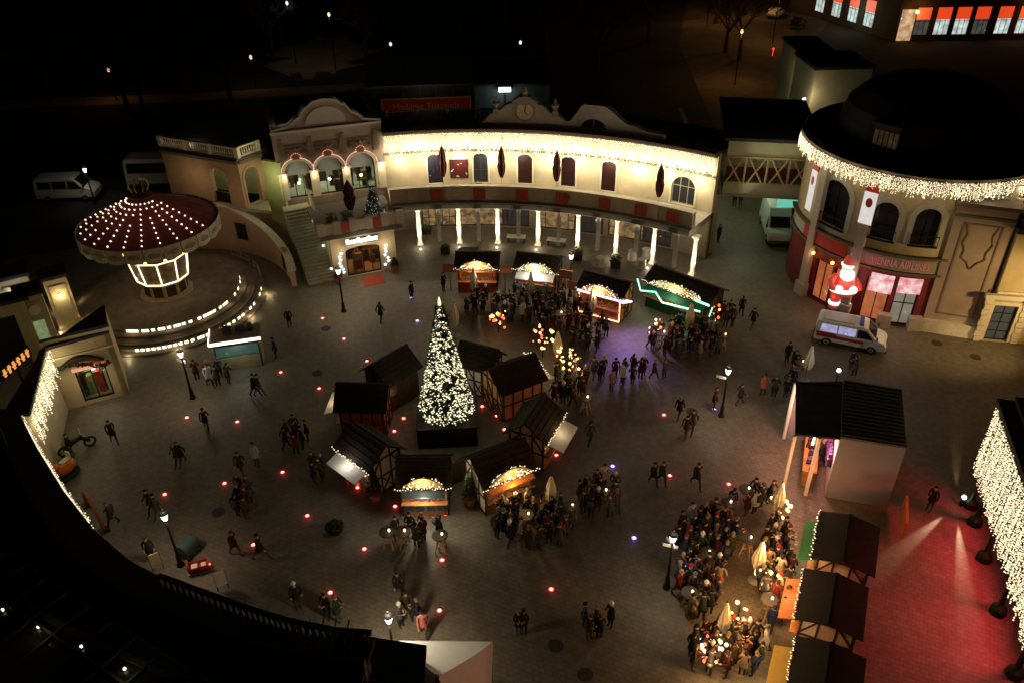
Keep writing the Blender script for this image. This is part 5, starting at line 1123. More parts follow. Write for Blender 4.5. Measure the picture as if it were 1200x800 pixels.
# ================================================================== long house with the curtain of lights at the right edge
RF = Flat((24.4, 31.9), (19.8, 15.6)); RL = RF.len
rh = thing('arcade_house', 'red lit house at the right edge with dark green posts under its eave', 'building', RF.pt(RL / 2, -1.5, 0))
mb = MB(); rops2 = [(1.0 + 2.6 * i, 2.6 + 2.6 * i, .1, 2.6, 0) for i in range(6)]
R0 = Flat(RF.pt(0, -1.5, 0), RF.pt(RL, -1.5, 0)); wall(mb, R0, 0, RL, 0, 6.6, .4, rops2); fbox(mb, R0, 0, .4, 0, 6.6, -6, -.4); mb.build('wall', mat('arcade_plaster', (.4, .3, .24), .85, .1, 1.2), rh, True)
for o in rops2: opening(R0, rh, *o, darkgl, redwood, 'shop_window', 1, 0, -.15, .08)
mb = MB(); fbox(mb, RF, -.3, RL, 6.6, 6.85, -7, .55); fbox(mb, RF, -.3, RL, 6.85, 7.1, -7, -.2); mb.build('roof', roofm, rh, True)
mb = MB(); fbox(mb, RF, -.3, RL, 3.0, 3.2, -1.48, .2); mb.build('canopy', blackm, rh, True)
for u in (.1, 1.4, 3.9, 7.2, 10.6, 14):
    p = RF.pt(u, 0, 0); mb = MB(); mb.lathe([(.36, 0), (.38, .12), (.34, .35), (.2, .5), (.13, .62), (.11, 2.7), (.17, 2.85), (.2, 3.0)], p.x, p.y, 14); mb.build('post', greenm, rh, True)
icicles('light_curtain', 'tall dense curtain of cream lights hanging from the eave at the right edge', 'fairy lights', RF, .2, RL - .3, 6.58, 3.3, 4.1, .085, .12, .6, creamb, .04)
for i in range(7): lamp('POINT', RF.pt(.8 + i * 2.3, .15, 4.9), 17, (1, .82, .5), .3)
for i in range(5): lamp('SPOT', RF.pt(1.6 + i * 2.9, -.6, 2.8), 760, (1, .04, .06), .2, RF.pt(1.9 + i * 2.9, 4.0, 0), 130, 1)
fx = RF.pt(.15, .45, 0)
sl = thing('floor_spotlight', 'small green tinted spotlight on the foot of the first dark green post', 'spotlight', fx); mb = MB(); mb.lathe([(.1, .0), (.12, .2), (.09, .45)], fx.x, fx.y, 10); mb.build('housing', greenm, sl, True); mb = MB(); mb.ball((fx.x, fx.y, .6), .13, n=5); mb.build('lens', glow('spot_lens', (.8, 1, .75), 4), sl, True)
for tx, e, cn in (((985, 700), 3600, 12), ((1150, 880), 6500, 11), ((1122, 380), 2600, 11)): lamp('SPOT', (fx.x - .25, fx.y, .17), e, (1, .74, .42), .03, G(*tx), cn, 1)

# ================================================================== market huts
halfm = mat('half_timber_infill', (.55, .45, .34), .85, .15, 2, .1); brickr = mat('red_infill', (.38, .08, .05), .8, .2, 2)
shingle = mat('dark_shingle', (.024, .017, .013), .9, .45, 6, .4)
def hut(label, c, face, w=3.2, d=2.4, eave=2.35, ridge=3.2, rdir='x', infill=halfm, front=wood_o, awn=None, awl=.9, awz=0.0, gl=creamb, light=None, lc=(1, .75, .4), lz=.05, goods=None, roof=shingle, name='market_hut', cat='market hut', group='wooden huts of the Christmas market', sidewalls=True, crest=False, frame_m=wood_d):
    rz = atan2(face[1], face[0]) + pi / 2; t = thing(name, label, cat, (c[0], c[1], 0), rz, group)
    mb = MB(); th = .08
    if rdir == 'x':
        g = [(-d / 2, 0), (d / 2, 0), (d / 2, eave), (0, ridge - .05), (-d / 2, eave)]
        for s in (-1, 1):
            x = s * (w / 2 - th / 2); mb.add([(x - th / 2, y, z) for y, z in g] + [(x + th / 2, y, z) for y, z in g], [(0, 1, 2, 3, 4), (9, 8, 7, 6, 5)] + [(i, (i + 1) % 5, 5 + (i + 1) % 5, 5 + i) for i in range(5)])
        mb.box(0, d / 2 - th / 2, 0, w - 2 * th, th, eave)
    else:
        g = [(-w / 2, 0), (w / 2, 0), (w / 2, eave), (0, ridge - .05), (-w / 2, eave)]
        y = d / 2 - th / 2; mb.add([(x, y - th / 2, z) for x, z in g] + [(x, y + th / 2, z) for x, z in g], [(0, 1, 2, 3, 4), (9, 8, 7, 6, 5)] + [(i, (i + 1) % 5, 5 + (i + 1) % 5, 5 + i) for i in range(5)])
        for s in (-1, 1): mb.box(s * (w / 2 - th / 2), 0, 0, th, d - 2 * th, eave)
        mb.add([(x, -d / 2 + .02, z) for x, z in ((-w / 2, eave), (w / 2, eave), (0, ridge - .05))] + [(x, -d / 2 + .1, z) for x, z in ((-w / 2, eave), (w / 2, eave), (0, ridge - .05))], [(0, 1, 2), (5, 4, 3), (0, 1, 4, 3), (1, 2, 5, 4), (2, 0, 3, 5)])
    mb.build('wall', infill, t)
    mb = MB(); b = .09
    for s in (-1, 1):       # timbering on the two end walls
        if rdir == 'x':
            X = s * (w / 2 + .02)
            for y in (-d / 2 + .05, -d / 6, d / 6, d / 2 - .05): mb.beam((X, y, 0), (X, y, eave + (ridge - eave) * (1 - abs(y) / (d / 2))), .05, b)
            for z in (.06, 1.15, eave - .05): mb.beam((X + s * .012, -d / 2, z), (X + s * .012, d / 2, z), .05, b)
            mb.beam((X + s * .02, -d / 6, .1), (X + s * .02, d / 6, 1.1), .05, b * .8); mb.beam((X + s * .024, d / 6, .1), (X + s * .024, -d / 6, 1.1), .05, b * .8)
            mb.beam((X + s * .02, -d / 2, 1.2), (X + s * .02, -d / 6, eave), .05, b * .8); mb.beam((X + s * .02, d / 2, 1.2), (X + s * .02, d / 6, eave), .05, b * .8)
        else:
            X = s * (w / 2 + .02)
            for y in (-d / 2 + .05, -d / 4, 0, d / 4, d / 2 - .05): mb.beam((X, y, 0), (X, y, eave), .05, b)
            for z in (.06, 1.15, eave - .05): mb.beam((X + s * .012, -d / 2, z), (X + s * .012, d / 2, z), .05, b)
            Y = d / 2 + .02
    Y = d / 2 + .02; k = 5
    for i in range(k): x = -w / 2 + .05 + (w - .1) * i / (k - 1); mb.beam((x, Y, 0), (x, Y, eave + (0 if rdir == 'x' else (ridge - eave) * (1 - abs(x) / (w / 2)))), b, .05)
    for z in (.06, 1.15, eave - .05): mb.beam((-w / 2, Y + .012, z), (w / 2, Y + .012, z), .05, b)
    for i in range(k - 1):
        x0, x1 = -w / 2 + w * i / (k - 1), -w / 2 + w * (i + 1) / (k - 1)
        mb.beam((x0, Y + .02, .1), (x1, Y + .02, 1.1), b * .8, .05)
        if i % 2: mb.beam((x1, Y + .026, .1), (x0, Y + .026, 1.1), b * .8, .05)
        else: mb.beam((x0, Y + .02, 1.2), (x1, Y + .02, eave - .1), b * .8, .05)
    mb.build('timber_frame', frame_m, t)
    mb = MB(); fy = -d / 2
    mb.box(0, fy + .04, 0, w - .18, .08, 1.02); mb.box(0, fy + .04, eave - .4, w - .18, .08, .38)
    for x in (-w / 2 + .06, w / 2 - .06): mb.box(x, fy + .06, 0, .12, .12, eave)
    for i in range(6): mb.box(-w / 2 + w * (i + .5) / 6, fy - .008, .06, .05, .02, .92)
    mb.build('front_panel', front, t)
    mb = MB(); mb.box(0, fy - .08, 1.02, w + .05, .5, .06); mb.build('counter', wood_o if front is not wood_o else wood, t)
    mb = MB(); R = random.Random(int(abs(c[0] * 100)))
    for i in range(16): x = -w / 2 + .2 + (w - .4) * i / 15; h = R.uniform(.1, .3); mb.box(x, fy + R.uniform(0, .14), 1.083, .12, .14, h, R.uniform(-.4, .4))
    for z in (1.2, 1.65):
        mb.box(0, d / 2 - .25, z, w - .4, .3, .04)
        for i in range(12): mb.lathe([(.06, z + .04), (.07, z + .2), (.03, z + .3)], -w / 2 + .35 + (w - .7) * i / 11, d / 2 - .25, 6)
    mb.build('goods', goods or lit_window('glowing_stall_goods', [(.3, .1, .03), (.7, .4, .12), (.1, .03, .02), (.5, .15, .06)], .25, 6), t)['kind'] = 'stuff'  # goods glow faintly to stand in for the light inside the stall
    mb = MB(); oh = .28
    if rdir == 'x':
        for s in (-1, 1):
            y1 = s * (d / 2 + oh); z1 = eave - oh * (ridge - eave) / (d / 2)
            mb.hexa([(-w / 2 - oh, y1, z1), (w / 2 + oh, y1, z1), (w / 2 + oh, 0, ridge), (-w / 2 - oh, 0, ridge), (-w / 2 - oh, y1, z1 + .07), (w / 2 + oh, y1, z1 + .07), (w / 2 + oh, 0, ridge + .07), (-w / 2 - oh, 0, ridge + .07)])
        mb.beam((-w / 2 - oh, 0, ridge + .08), (w / 2 + oh, 0, ridge + .08), .16, .05)
    else:
        for s in (-1, 1):
            x1 = s * (w / 2 + oh); z1 = eave - oh * (ridge - eave) / (w / 2)
            mb.hexa([(x1, -d / 2 - oh, z1), (x1, d / 2 + oh, z1), (0, d / 2 + oh, ridge), (0, -d / 2 - oh, ridge), (x1, -d / 2 - oh, z1 + .07), (x1, d / 2 + oh, z1 + .07), (0, d / 2 + oh, ridge + .07), (0, -d / 2 - oh, ridge + .07)])
        mb.beam((0, -d / 2 - oh, ridge + .08), (0, d / 2 + oh, ridge + .08), .16, .05)
    for s in (-1, 1):
        for k in range(1, 5):
            f = k / 5
            if roof is not shingle: continue
            if rdir == 'x': y_ = s * (d / 2 + oh) * f; z_ = ridge + .075 + (eave - oh * (ridge - eave) / (d / 2) - ridge) * f; mb.beam((-w / 2 - oh - .01, y_, z_), (w / 2 + oh + .01, y_, z_), .05, .03)
            else: x_ = s * (w / 2 + oh) * f; z_ = ridge + .075 + (eave - oh * (ridge - eave) / (w / 2) - ridge) * f; mb.beam((x_, -d / 2 - oh - .01, z_), (x_, d / 2 + oh + .01, z_), .05, .03)
    mb.build('roof', roof, t)
    if awn:
        z0 = eave - .38; mb = MB(); y0 = fy - .02
        mb.hexa([(-w / 2 + .05, y0, z0), (w / 2 - .05, y0, z0), (w / 2 - .05, y0 - awl, z0 + awz), (-w / 2 + .05, y0 - awl, z0 + awz), (-w / 2 + .05, y0, z0 + .05), (w / 2 - .05, y0, z0 + .05), (w / 2 - .05, y0 - awl, z0 + awz + .05), (-w / 2 + .05, y0 - awl, z0 + awz + .05)])
        mb.build('awning', awn, t)
    if gl:
        mb = MB(); mb2 = MB(); fe = fy - oh - .03; ze = (eave - oh * (ridge - eave) / (d / 2) + .06) if rdir == 'x' else None
        def P(x): return (x, fe, ze if ze is not None else eave + (ridge - eave) * (1 - abs(x) / (w / 2 + oh)) * 1.02)
        n = int(w / .11)
        for i in range(n + 1):
            x = -w / 2 - oh + (w + 2 * oh) * i / n; p = P(x); mb.octa((p[0], p[1] + R.uniform(-.05, .05), p[2] + R.uniform(-.06, .08)), .045)
            if crest:
                for k in range(9 if abs(x) < w * .42 else 0):
                    q = R.uniform(.05, .6) * (1 - (abs(x) / (w * .45)) ** 2); mb.octa((p[0] + R.uniform(-.08, .08), p[1] + R.uniform(-.02, .35), p[2] + q), .05)
        if crest:
            pts = [(-w * .45, eave - .2)] + [(-w * .45 + w * .9 * i / 12, eave - .1 + .62 * (1 - ((i - 6) / 6) ** 2)) for i in range(13)] + [(w * .45, eave - .2)]
            m3 = MB(); y = fe + .06; m3.add([(x, y, z) for x, z in pts] + [(x, y + .08, z) for x, z in pts], [tuple(range(len(pts))), tuple(range(2 * len(pts) - 1, len(pts) - 1, -1))] + [(i, (i + 1) % len(pts), len(pts) + (i + 1) % len(pts), len(pts) + i) for i in range(len(pts))]); m3.build('crest_board', mat('gilded_board', (.4, .25, .08), .5, .2, 4), t)
        mb2.tube([P(-w / 2 - oh), P(-w / 4), P(0), P(w / 4), P(w / 2 + oh)], .012, 4)
        ob = mb2.build('light_string', blackm, t); tag(mb.build('light_bulb', gl, ob), kind='stuff')
    cz, sz = cos(rz), sin(rz)
    def wp(x, y, z): return (c[0] + x * cz - y * sz, c[1] + x * sz + y * cz, z)
    if crest and light: lamp('POINT', wp(0, fy - oh - .35, eave + .35), light * .28, (1, .82, .45), .15)
    if light:
        lamp('POINT', wp(0, fy + .45, eave - .25), light * .5, lc, .15); lamp('POINT', wp(0, fy - .6, eave + lz), light * .5, lc, .2)
    t['_'] = 0; del t['_']
    return t, wp
TC = (-3.95, 38.9)
def ring_hut(px, z, **k):
    g = G(*px, z); f = Vector((g.x - TC[0], g.y - TC[1], 0)).normalized(); return g, f
GRP = 'wooden huts of the Christmas market'
def rh_(px, label, rot=0, **k):
    g, f = ring_hut(px, 2.9); a = atan2(f.y, f.x) + rot; return hut(label, (g.x, g.y), (cos(a), sin(a)), **k)
cream_a = mat('white_awning', (.62, .6, .55), .8, .06, 3)
rh_((457, 421), 'dark roofed hut behind the Christmas tree on its left, unlit', w=2.4, d=2.1, infill=wood_d, front=wood_d, gl=None, light=4)
rh_((425, 455), 'hut with pale lit ridge and a red timbered gable left of the tree', rdir='y', w=2.2, d=2.6, infill=brickr, awn=cream_a, awz=-.25, light=40, gl=None)
rh_((431, 513), 'hut left of the tree with a white canopy and lights along its front eave', w=2.6, d=2.1, awn=cream_a, awl=1.0, awz=-.3, light=55, lc=(1, .93, .8))
T4 = rh_((497, 540), 'hut in front of the tree with a dark blue canopy and orange painted front', .12, w=2.35, d=2.1, front=mat('orange_blue_front', (.5, .16, .04), .6, .3, 4), awn=mat('blue_slate_canopy', (.05, .07, .09), .5, .2, 4), awl=.42, awz=-.3, light=170, lc=(1, .9, .68), lz=-.75, crest=True)
rh_((584, 531), 'half timbered hut with glowing orange canopy in front of the tree on its right', w=2.8, d=2.3, front=wood_o, awn=mat('orange_canopy', (.5, .16, .03), .7, .2, 4), awl=.4, awz=-.2, light=100, lc=(1, .55, .2), lz=-.35, crest=True)
rh_((627, 484), 'dark roofed hut right of the tree with a lit garland down its right eave', w=2.5, d=2.1, awn=cream_a, awl=1.1, awz=-.35, light=30)
rh_((600, 429), 'half timbered hut with orange brown walls behind the tree on its right', rdir='y', w=2.5, d=2.8, infill=mat('amber_infill', (.42, .22, .1), .85, .15, 2), awn=cream_a, awz=-.15, light=34)
rh_((562, 410), 'small dark hut directly behind the Christmas tree with a white side panel', w=2.2, d=1.8, infill=mat('white_side_panel', (.55, .55, .55), .8, .08), light=16, gl=None)
def fence_run(pa, pb, label):
    a, b = G(*pa), G(*pb); t = thing('timber_fence', label, 'fence', (a + b) / 2, 0, 'dark board fences closing the ring of huts'); fr_ = Flat(v2(a), v2(b)); mb = MB(); n = int(fr_.len / .16)
    for i in range(n): fbox(mb, fr_, fr_.len * (i + .06) / n, fr_.len * (i + .94) / n, .04, 1.55 + .06 * ((i * 7) % 3), -.02, .02)
    mb.build('board_panel', wood_d, t, True)
    for u in (0, fr_.len): mb = MB(); fbox(mb, fr_, u - .05, u + .05, 0, 1.75, -.09, -.022); mb.build('post', wood_d, t, True)
for pa, pb, lb in (((447, 555), (468, 566), 'dark board fence between the white canopied hut and the orange painted hut'), ((531, 568), (553, 560), 'dark board fence between the orange painted and the orange canopied hut'), ((617, 553), (629, 530), 'dark board fence between the orange canopied hut and the hut with lit right eave'), ((440, 494), (452, 480), 'dark board fence between the red gabled hut and the unlit hut')): fence_run(pa, pb, lb)
for q_, z_, e_, c__ in (((462, 480), 1.4, 14, (1, .6, .5)), ((586, 474), 1.5, 16, (1, .75, .45)), ((545, 592), 2.3, 34, (1, .85, .6)), ((450, 560), 1.6, 16, (1, .85, .7)), ((635, 520), 1.4, 10, (.9, .95, 1))): g = G(*q_); lamp('POINT', (g.x, g.y, z_), e_, c__, .15)  # unseen fill lamps added to brighten gables and ground between the huts
# goods on T4 front: painted blue panels
o, wp = T4
mb = MB()
for i in range(4): mb.box(-.84 + .56 * i, -1.05 - .035, .35, .44, .02, .5)
mb.build('painted_panel', mat('blue_panel_paint', (.04, .12, .2), .5, .3, 5), o)
# four bright booths on the arc
def booth(px, label, w, **k):
    g = G(*px); f = Vector((C0[0] - g.x, C0[1] - g.y, 0)).normalized(); c = g - f * 1.1
    return hut(label, (c.x, c.y), (f.x, f.y), w=w, d=2.2, eave=2.3, ridge=2.9, crest=True, name='market_booth', cat='market booth', group='lit booths on the arc below the terrace', **k)
b1, wp1 = booth((560, 343), 'open orange booth with a red counter and a glowing crest of lights', 2.9, front=redp, light=130, lc=(1, .6, .25), infill=wood_o, awn=wood_o, awl=.5, awz=.12)
b2, wp2 = booth((628, 346), 'booth with a white canopy and bright crest of lights between orange and pink booths', 3.0, front=mat('white_booth_front', (.5, .48, .45), .6, .1), light=110, lc=(1, .9, .7), awn=cream_a, awl=.8, awz=-.25, infill=wood)
b3, wp3 = booth((702, 373), 'booth outlined in pink neon tubes with a salmon counter', 3.2, front=mat('salmon_front', (.45, .16, .13), .6, .2), light=90, lc=(1, .6, .45), infill=wood_o, awn=wood_o, awl=.35, awz=.05)
b4, wp4 = booth((790, 372), 'wide dark booth with zigzag green neon tubes along its canopy', 5.0, front=mat('green_front', (.015, .04, .025), .6, .2), light=70, lc=(.75, 1, .75), infill=wood_d, awn=mat('green_canopy', (.02, .08, .05), .7, .2), awl=.7, awz=-.3)
pinkn = glow('pink_neon', (1, .5, .75), 3); greenn = glow('green_neon', (.25, 1, .6), 2.2); purn = glow('purple_neon', (.75, .3, 1), 3)
def neon(t, pts, m, r=.045):
    mb = MB(); mb.tube(pts, r, 6); mb.build('neon_tube', m, t)
neon(b3, [(-1.6, -1.6, 2.2), (1.6, -1.6, 2.2)], pinkn, .07); neon(b3, [(-1.6, -1.2, .25), (-1.6, -1.25, 2.1)], glow('orange_neon', (1, .55, .3), 2.5)); neon(b3, [(1.6, -1.2, .25), (1.6, -1.25, 2.1)], glow('orange_neon', (1, .55, .3), 2.5)); neon(b3, [(-1.6, -1.2, .2), (1.6, -1.2, .2)], glow('orange_neon', (1, .55, .3), 2.5))
mb = MB(); mb.beam((1.7, -1.0, 1.9), (2.3, -1.5, 2.2), .7, .08); mb.build('purple_panel', purn, b3)
neon(b4, [(-2.9, -1.9, 2.5), (-2.45, -2.05, 1.75), (-1.2, -2.05, 2.1), (-.55, -2.1, 1.5), (2.5, -2.1, 1.95)], greenn, .06); neon(b4, [(2.0, -1.9, 2.55), (3.0, -1.9, 2.55)], greenn, .08); neon(b4, [(3.3, -1.9, 2.5), (3.2, -2.0, 1.8)], greenn)
q = wp3(2.6, -1.5, 3.3); lamp('SPOT', q, 900, (.5, .27, 1), .4, G(741, 404), 100, .9); lamp('POINT', wp4(-1.5, -2.2, 1.7), 14, (.2, 1, .5), .2); lamp('POINT', wp4(1.5, -2.2, 1.7), 14, (.2, 1, .5), .2); lamp('POINT', wp4(0, -2.5, 1.9), 50, (1, .65, .3), .2)
for b, xs in ((b1, (-2.1, 2.1)), (b2, (2.2,)), (b3, (-2.2,))):
    for x in xs:
        mb = MB(); mb.beam((x - .55, -.9, 2.0), (x + .55, -.9, 2.0), .06, .7); mb.beam((x, -.85, 0), (x, -.85, 2.0), .08, .08); mb.build('side_shutter', mat('brown_shutter', (.3, .11, .05), .7, .2, 4), b)
lamp('POINT', wp1(0, -2.2, 2.2), 40, (.75, .9, 1), .2); lamp('POINT', wp2(0, -2.0, 2.2), 40, (.9, .9, 1), .2)
# Christmas tree on its dark plinth
tp_ = thing('tree_plinth', 'dark square boarded plinth under the lit Christmas tree', 'plinth', (TC[0], TC[1], 0), .06); mb = MB(); mb.box(0, 0, 0, 3.5, 3.5, 1.35)
mb.build('board_box', mat('blackened_board', (.016, .012, .01), .85, .3, 4), tp_); mb = MB(); mb.box(0, 0, 1.35, 3.6, 3.6, .1)
for i in range(12): mb.box(-1.65 + 3.3 * i / 11, -1.77, .05, .06, .05, 1.25)
mb.build('plinth_trim', mat('blackened_board', (.016, .012, .01)), tp_)
xt = thing('christmas_tree', 'tall slim Christmas tree covered all over in cream lights', 'christmas tree', (TC[0], TC[1], 1.45)); TH = 7.3
fir_tree(xt, TH, 1.5, 6500, random.Random(4), .1, .2)
mb = MB(); mb2 = MB(); R = random.Random(8)
for k in range(4600):
    u = sqrt(R.random()) if k % 5 else R.random() * .6; an = R.uniform(0, 2 * pi); z = .12 + (TH - .1) * (1 - u); r = 1.5 * u * R.uniform(.9, 1.12) + .05
    if mnoise.noise(Vector((r * cos(an) * 2.6, r * sin(an) * 2.6, z * 2.3))) < -.2: continue
    mb.octa((r * cos(an), r * sin(an), z), .05 * R.uniform(.7, 1.2))
pts = []
for k in range(160): u = k / 159; an = k * .62; pts.append(((1.52 * u + .05) * cos(an), (1.52 * u + .05) * sin(an), .15 + (TH - .1) * (1 - u)))
mb2.tube(pts, .01, 3); cb = mb2.build('light_cable', blackm, xt); tag(mb.build('light_bulb', glow('tree_bulb', (1, .9, .58), 1.3), cb), kind='stuff')
mb = MB(); mb.lathe([(.02, TH - .1), (.1, TH + .1), (.03, TH + .45)], 0, 0, 6); mb.build('tree_top', creamb, xt)
for z, n, r, e in ((2.0, 6, 2.2, 10), (4.6, 4, 1.5, 10), (7.2, 3, .9, 10)):
    for k in range(n): a = 2 * pi * k / n; lamp('POINT', (TC[0] + r * cos(a), TC[1] + r * sin(a), z), e, (1, .88, .55), .2)

# ================================================================== hall and stall row at the right
hz = 4.15
FLt, FM, FR, BR, BL, BM = [G(x, y, hz) for x, y in ((932, 508), (985, 513), (1062, 525), (1056, 457), (933, 447), (988, 446))]
hl_ = thing('market_hall', 'tall market hall with white front wall, ribbed roof and an open pink lit lean-to', 'hall', (FM.x, FM.y, 0))

FW = Flat(v2(FM), v2(FR)); mb = MB(); fbox(mb, FW, 0, FW.len, 0, hz - .02, -.12, 0); s_ = Flat(v2(FR), v2(BR)); fbox(mb, s_, .12, s_.len, 0, hz - .02, -.12, 0); s_ = Flat(v2(BR), v2(BL)); fbox(mb, s_, .12, s_.len - .1, 0, hz - .02, -.12, 0); mb.build('wall', mat('hall_white', (.25, .25, .27), .8, .06, 1.0, dirt=.15), hl_, True)
mb = MB(); mb.prism([v2(FM), v2(FR), v2(BR), v2(BM)], hz, hz + .1)
RV = Flat(v2(FM), v2(FR)); D_ = (BM - FM).length; dn = (BM - FM).normalized()
for i in range(16): p = FM + dn * (D_ * (i + .5) / 16); q = FR + (BR - FR) * ((i + .5) / 16); mb.beam(Vector((p.x, p.y, hz + .12)), Vector((q.x, q.y, hz + .12)), .05, .06)
mb.build('ribbed_roof', mat('ribbed_sheet', (.09, .085, .08), .6, .15, 1), hl_, True)
mb = MB(); mb.prism([v2(FLt), v2(FM), v2(BM), v2(BL)], hz - .12, hz - .02); mb.build('flat_roof', roofm, hl_, True)
for p in (FLt, BL, FLt.lerp(FM, .55)): mb = MB(); mb.beam((p.x, p.y, 0), (p.x, p.y, hz - .12), .16, .16); mb.build('post', whitep, hl_, True)
PT = Flat(v2(BM), v2(FM)); mb = MB(); fbox(mb, PT, .15, PT.len - .15, 0, hz - .14, -.1, 0); mb.build('partition', mat('pink_lit_board', (.5, .42, .38), .8, .1), hl_, True)
mb = MB(); fbox(mb, PT, 1.0, PT.len - .5, 0, 1.05, .7, 1.3); fbox(mb, PT, .95, PT.len - .45, 1.05, 1.1, .62, 1.38); mb.build('bar_counter', wood_o, hl_, True)
mb = MB(); R = random.Random(44)
for i in range(26): u = R.uniform(1.1, PT.len - .6); fbox(mb, PT, u - .07, u + .07, 1.1, 1.1 + R.uniform(.12, .4), .8 + R.uniform(0, .3), .95 + R.uniform(.1, .3))
for z in (1.6, 2.1):
    fbox(mb, PT, .6, PT.len - .6, z, z + .05, .003, .3)
    for i in range(18): u = .8 + (PT.len - 1.6) * i / 17; fbox(mb, PT, u - .08, u + .08, z + .05, z + .05 + R.uniform(.15, .35), .08, .24)
o_ = mb.build('bar_goods', print_mat('bar_goods_colours', [(.05, .02, .05), (.4, .08, .12), (.6, .4, .3), (.1, .05, .15)], 5), hl_, True); o_['kind'] = 'stuff'
ctr = (FLt + FM + BM + BL) / 4; lamp('POINT', (ctr.x, ctr.y, 3.3), 420, (1, .42, .36), .3); lamp('POINT', (ctr.x + .3, ctr.y - 1.6, 2.6), 120, (1, .45, .4), .3); lamp('POINT', (FLt.x + .5, FLt.y + 1.2, 2.6), 60, (1, .65, .3), .2); lamp('POINT', (BL.x - 1.0, BL.y - .5, 2.6), 45, (1, .6, .3), .2)
mb = MB(); mb.beam((ctr.x - .6, ctr.y - 1.6, 2.9), (ctr.x + .1, ctr.y - .2, 2.9), .12, .08); mb.build('strip_lamp', glow('hall_strip', (1, .85, .55), 3), hl_, True)
bs_ = MB(); p = (BM + BR) / 2; bs_.beam((p.x - 1.2, p.y + .6, 2.0), (p.x + .9, p.y + .2, 2.0), 1.2, .1); o = bs_.build('hall_annex_roof', roofm, hl_, True)
EU = Vector((-.417, -.909, 0)); EF = (-.909, .417)
def row(pa, pb, label, **k):
    a, b = G(*pa, 2.35), G(*pb, 2.35); m = (a + b) / 2; c = (m.x - EF[0] * 1.4, m.y - EF[1] * 1.4)
    return hut(label, c, EF, w=(a - b).length - .55, d=2.25, eave=2.25, ridge=2.5, roof=mat('black_felt', (.016, .015, .014), .9, .3, 3, .3), **k)
row((966, 598), (946, 650), 'first black roofed stall below the white walled hall, with a green canopy', awn=mat('green_awning', (.03, .18, .08), .8, .15, 3), awl=.8, awz=-.3, front=wood, light=120, lz=-.8)
row((944, 664), (930, 722), 'middle black roofed stall of the right hand row, with an orange brown canopy', awn=mat('brown_awning', (.4, .15, .06), .8, .15, 3), awl=.9, awz=-.3, front=wood, light=180, lc=(1, .5, .18), lz=-.6)
row((932, 742), (921, 815), 'lowest black roofed stall of the right hand row, with an ochre canopy', awn=mat('ochre_awning', (.35, .26, .06), .8, .15, 3), awl=1.0, awz=-.3, front=wood, light=140, lz=-.8)
for q_, e_ in (((952, 726), 70), ((968, 655), 30)): g = G(*q_, 1.0); lamp('POINT', (g.x, g.y, 2.0), e_, (1, .85, .4), .2)  # unseen fill lamps added in the gaps to light the stall gables
g = G(1040, 600, 0); mb = MB(); mb.beam((g.x - .2, g.y - 2.2, .9), (g.x + .6, g.y - .2, .9), .14, 1.1); tag(mb.build('timber_screen', wood_o), 'low orange timber screen behind the first stall of the right row', 'screen')
g = G(983, 434, 2.8); t = thing('globe_lamp', 'small white globe lamp on a pole behind the market hall', 'lamp', (g.x, g.y, 0)); mb = MB(); mb.tube([(0, 0, 0), (0, 0, 2.7)], .04, 6); mb.build('pole', blackm, t); mb = MB(); mb.ball((0, 0, 2.82), .13, n=6); mb.build('globe', whiteb, t); lamp('POINT', (g.x, g.y + .3, 3.1), 90, (1, .93, .85), .15)
# ================================================================== lamp posts
def lamp_post(label, x, y, h=3.55, e=100, arms=0, lc=(1, .82, .55), seed=0):
    t = thing('street_lamp', label, 'street lamp', (x, y, 0), seed, 'cast iron lamp posts round the square')
    mb = MB(); mb.lathe([(.2, 0), (.2, .12), (.13, .2), (.12, .7), (.075, .8), (.055, h - .5), (.08, h - .42), (.05, h - .38)], 0, 0, 10); mb.build('post', blackm, t)
    mb = MB(); mb.lathe([(.1, h - .36), (.19, h), (.17, h + .02)], 0, 0, 8); mb.build('lantern_glass', whiteb, t)
    mb = MB(); mb.lathe([(.22, h + .03), (.14, h + .14), (.04, h + .2), (.03, h + .32)], 0, 0, 8); mb.lathe([(.05, h - .42), (.11, h - .38), (.1, h - .36)], 0, 0, 8); mb.build('lantern_cap', blackm, t)
    for i in range(arms):
        mb = MB(); mb.box(.38, 0, h - .95 - .22 * i, .7, .04, .17, .5 + i * .8); mb.build('finger_sign', mat('grey_sign', (.3, .3, .28), .5, .05), t)
    lamp('POINT', (x, y, h + .55), e * (.5 if e < 150 else 1.6), lc, .15); lamp('SPOT', (x, y, h - .42), e * (1.9 if e < 150 else 4), lc, .2, (x, y, 0), 150, .9)
    return t
for px, lb, arms in (((403, 365), 'lamp post at the foot of the stone staircase', 0), ((845, 487), 'lamp post with a small sign in the open paving left of the market hall', 1), ((781, 688), 'lamp post with finger signs beside the crowded stall row', 2), ((212, 662), 'lamp post beside the red sleigh at the dark ring building', 0), ((668, 347), 'lamp post between the white canopied booth and the pink neon booth', 0), ((226, 466), 'lamp post in front of the glowing step tiles of the carousel', 1)):
    g = G(*px); lamp_post(lb, g.x, g.y, arms=arms, seed=px[0] * .01)
g = G(455, 723, 3.5); lamp_post('lamp post just above the black cabin roof at the bottom edge', g.x, g.y, e=170)
g = G(112, 240); lamp_post('lone lamp post beside the white van beyond the carousel', g.x, g.y, 3.6, 30)
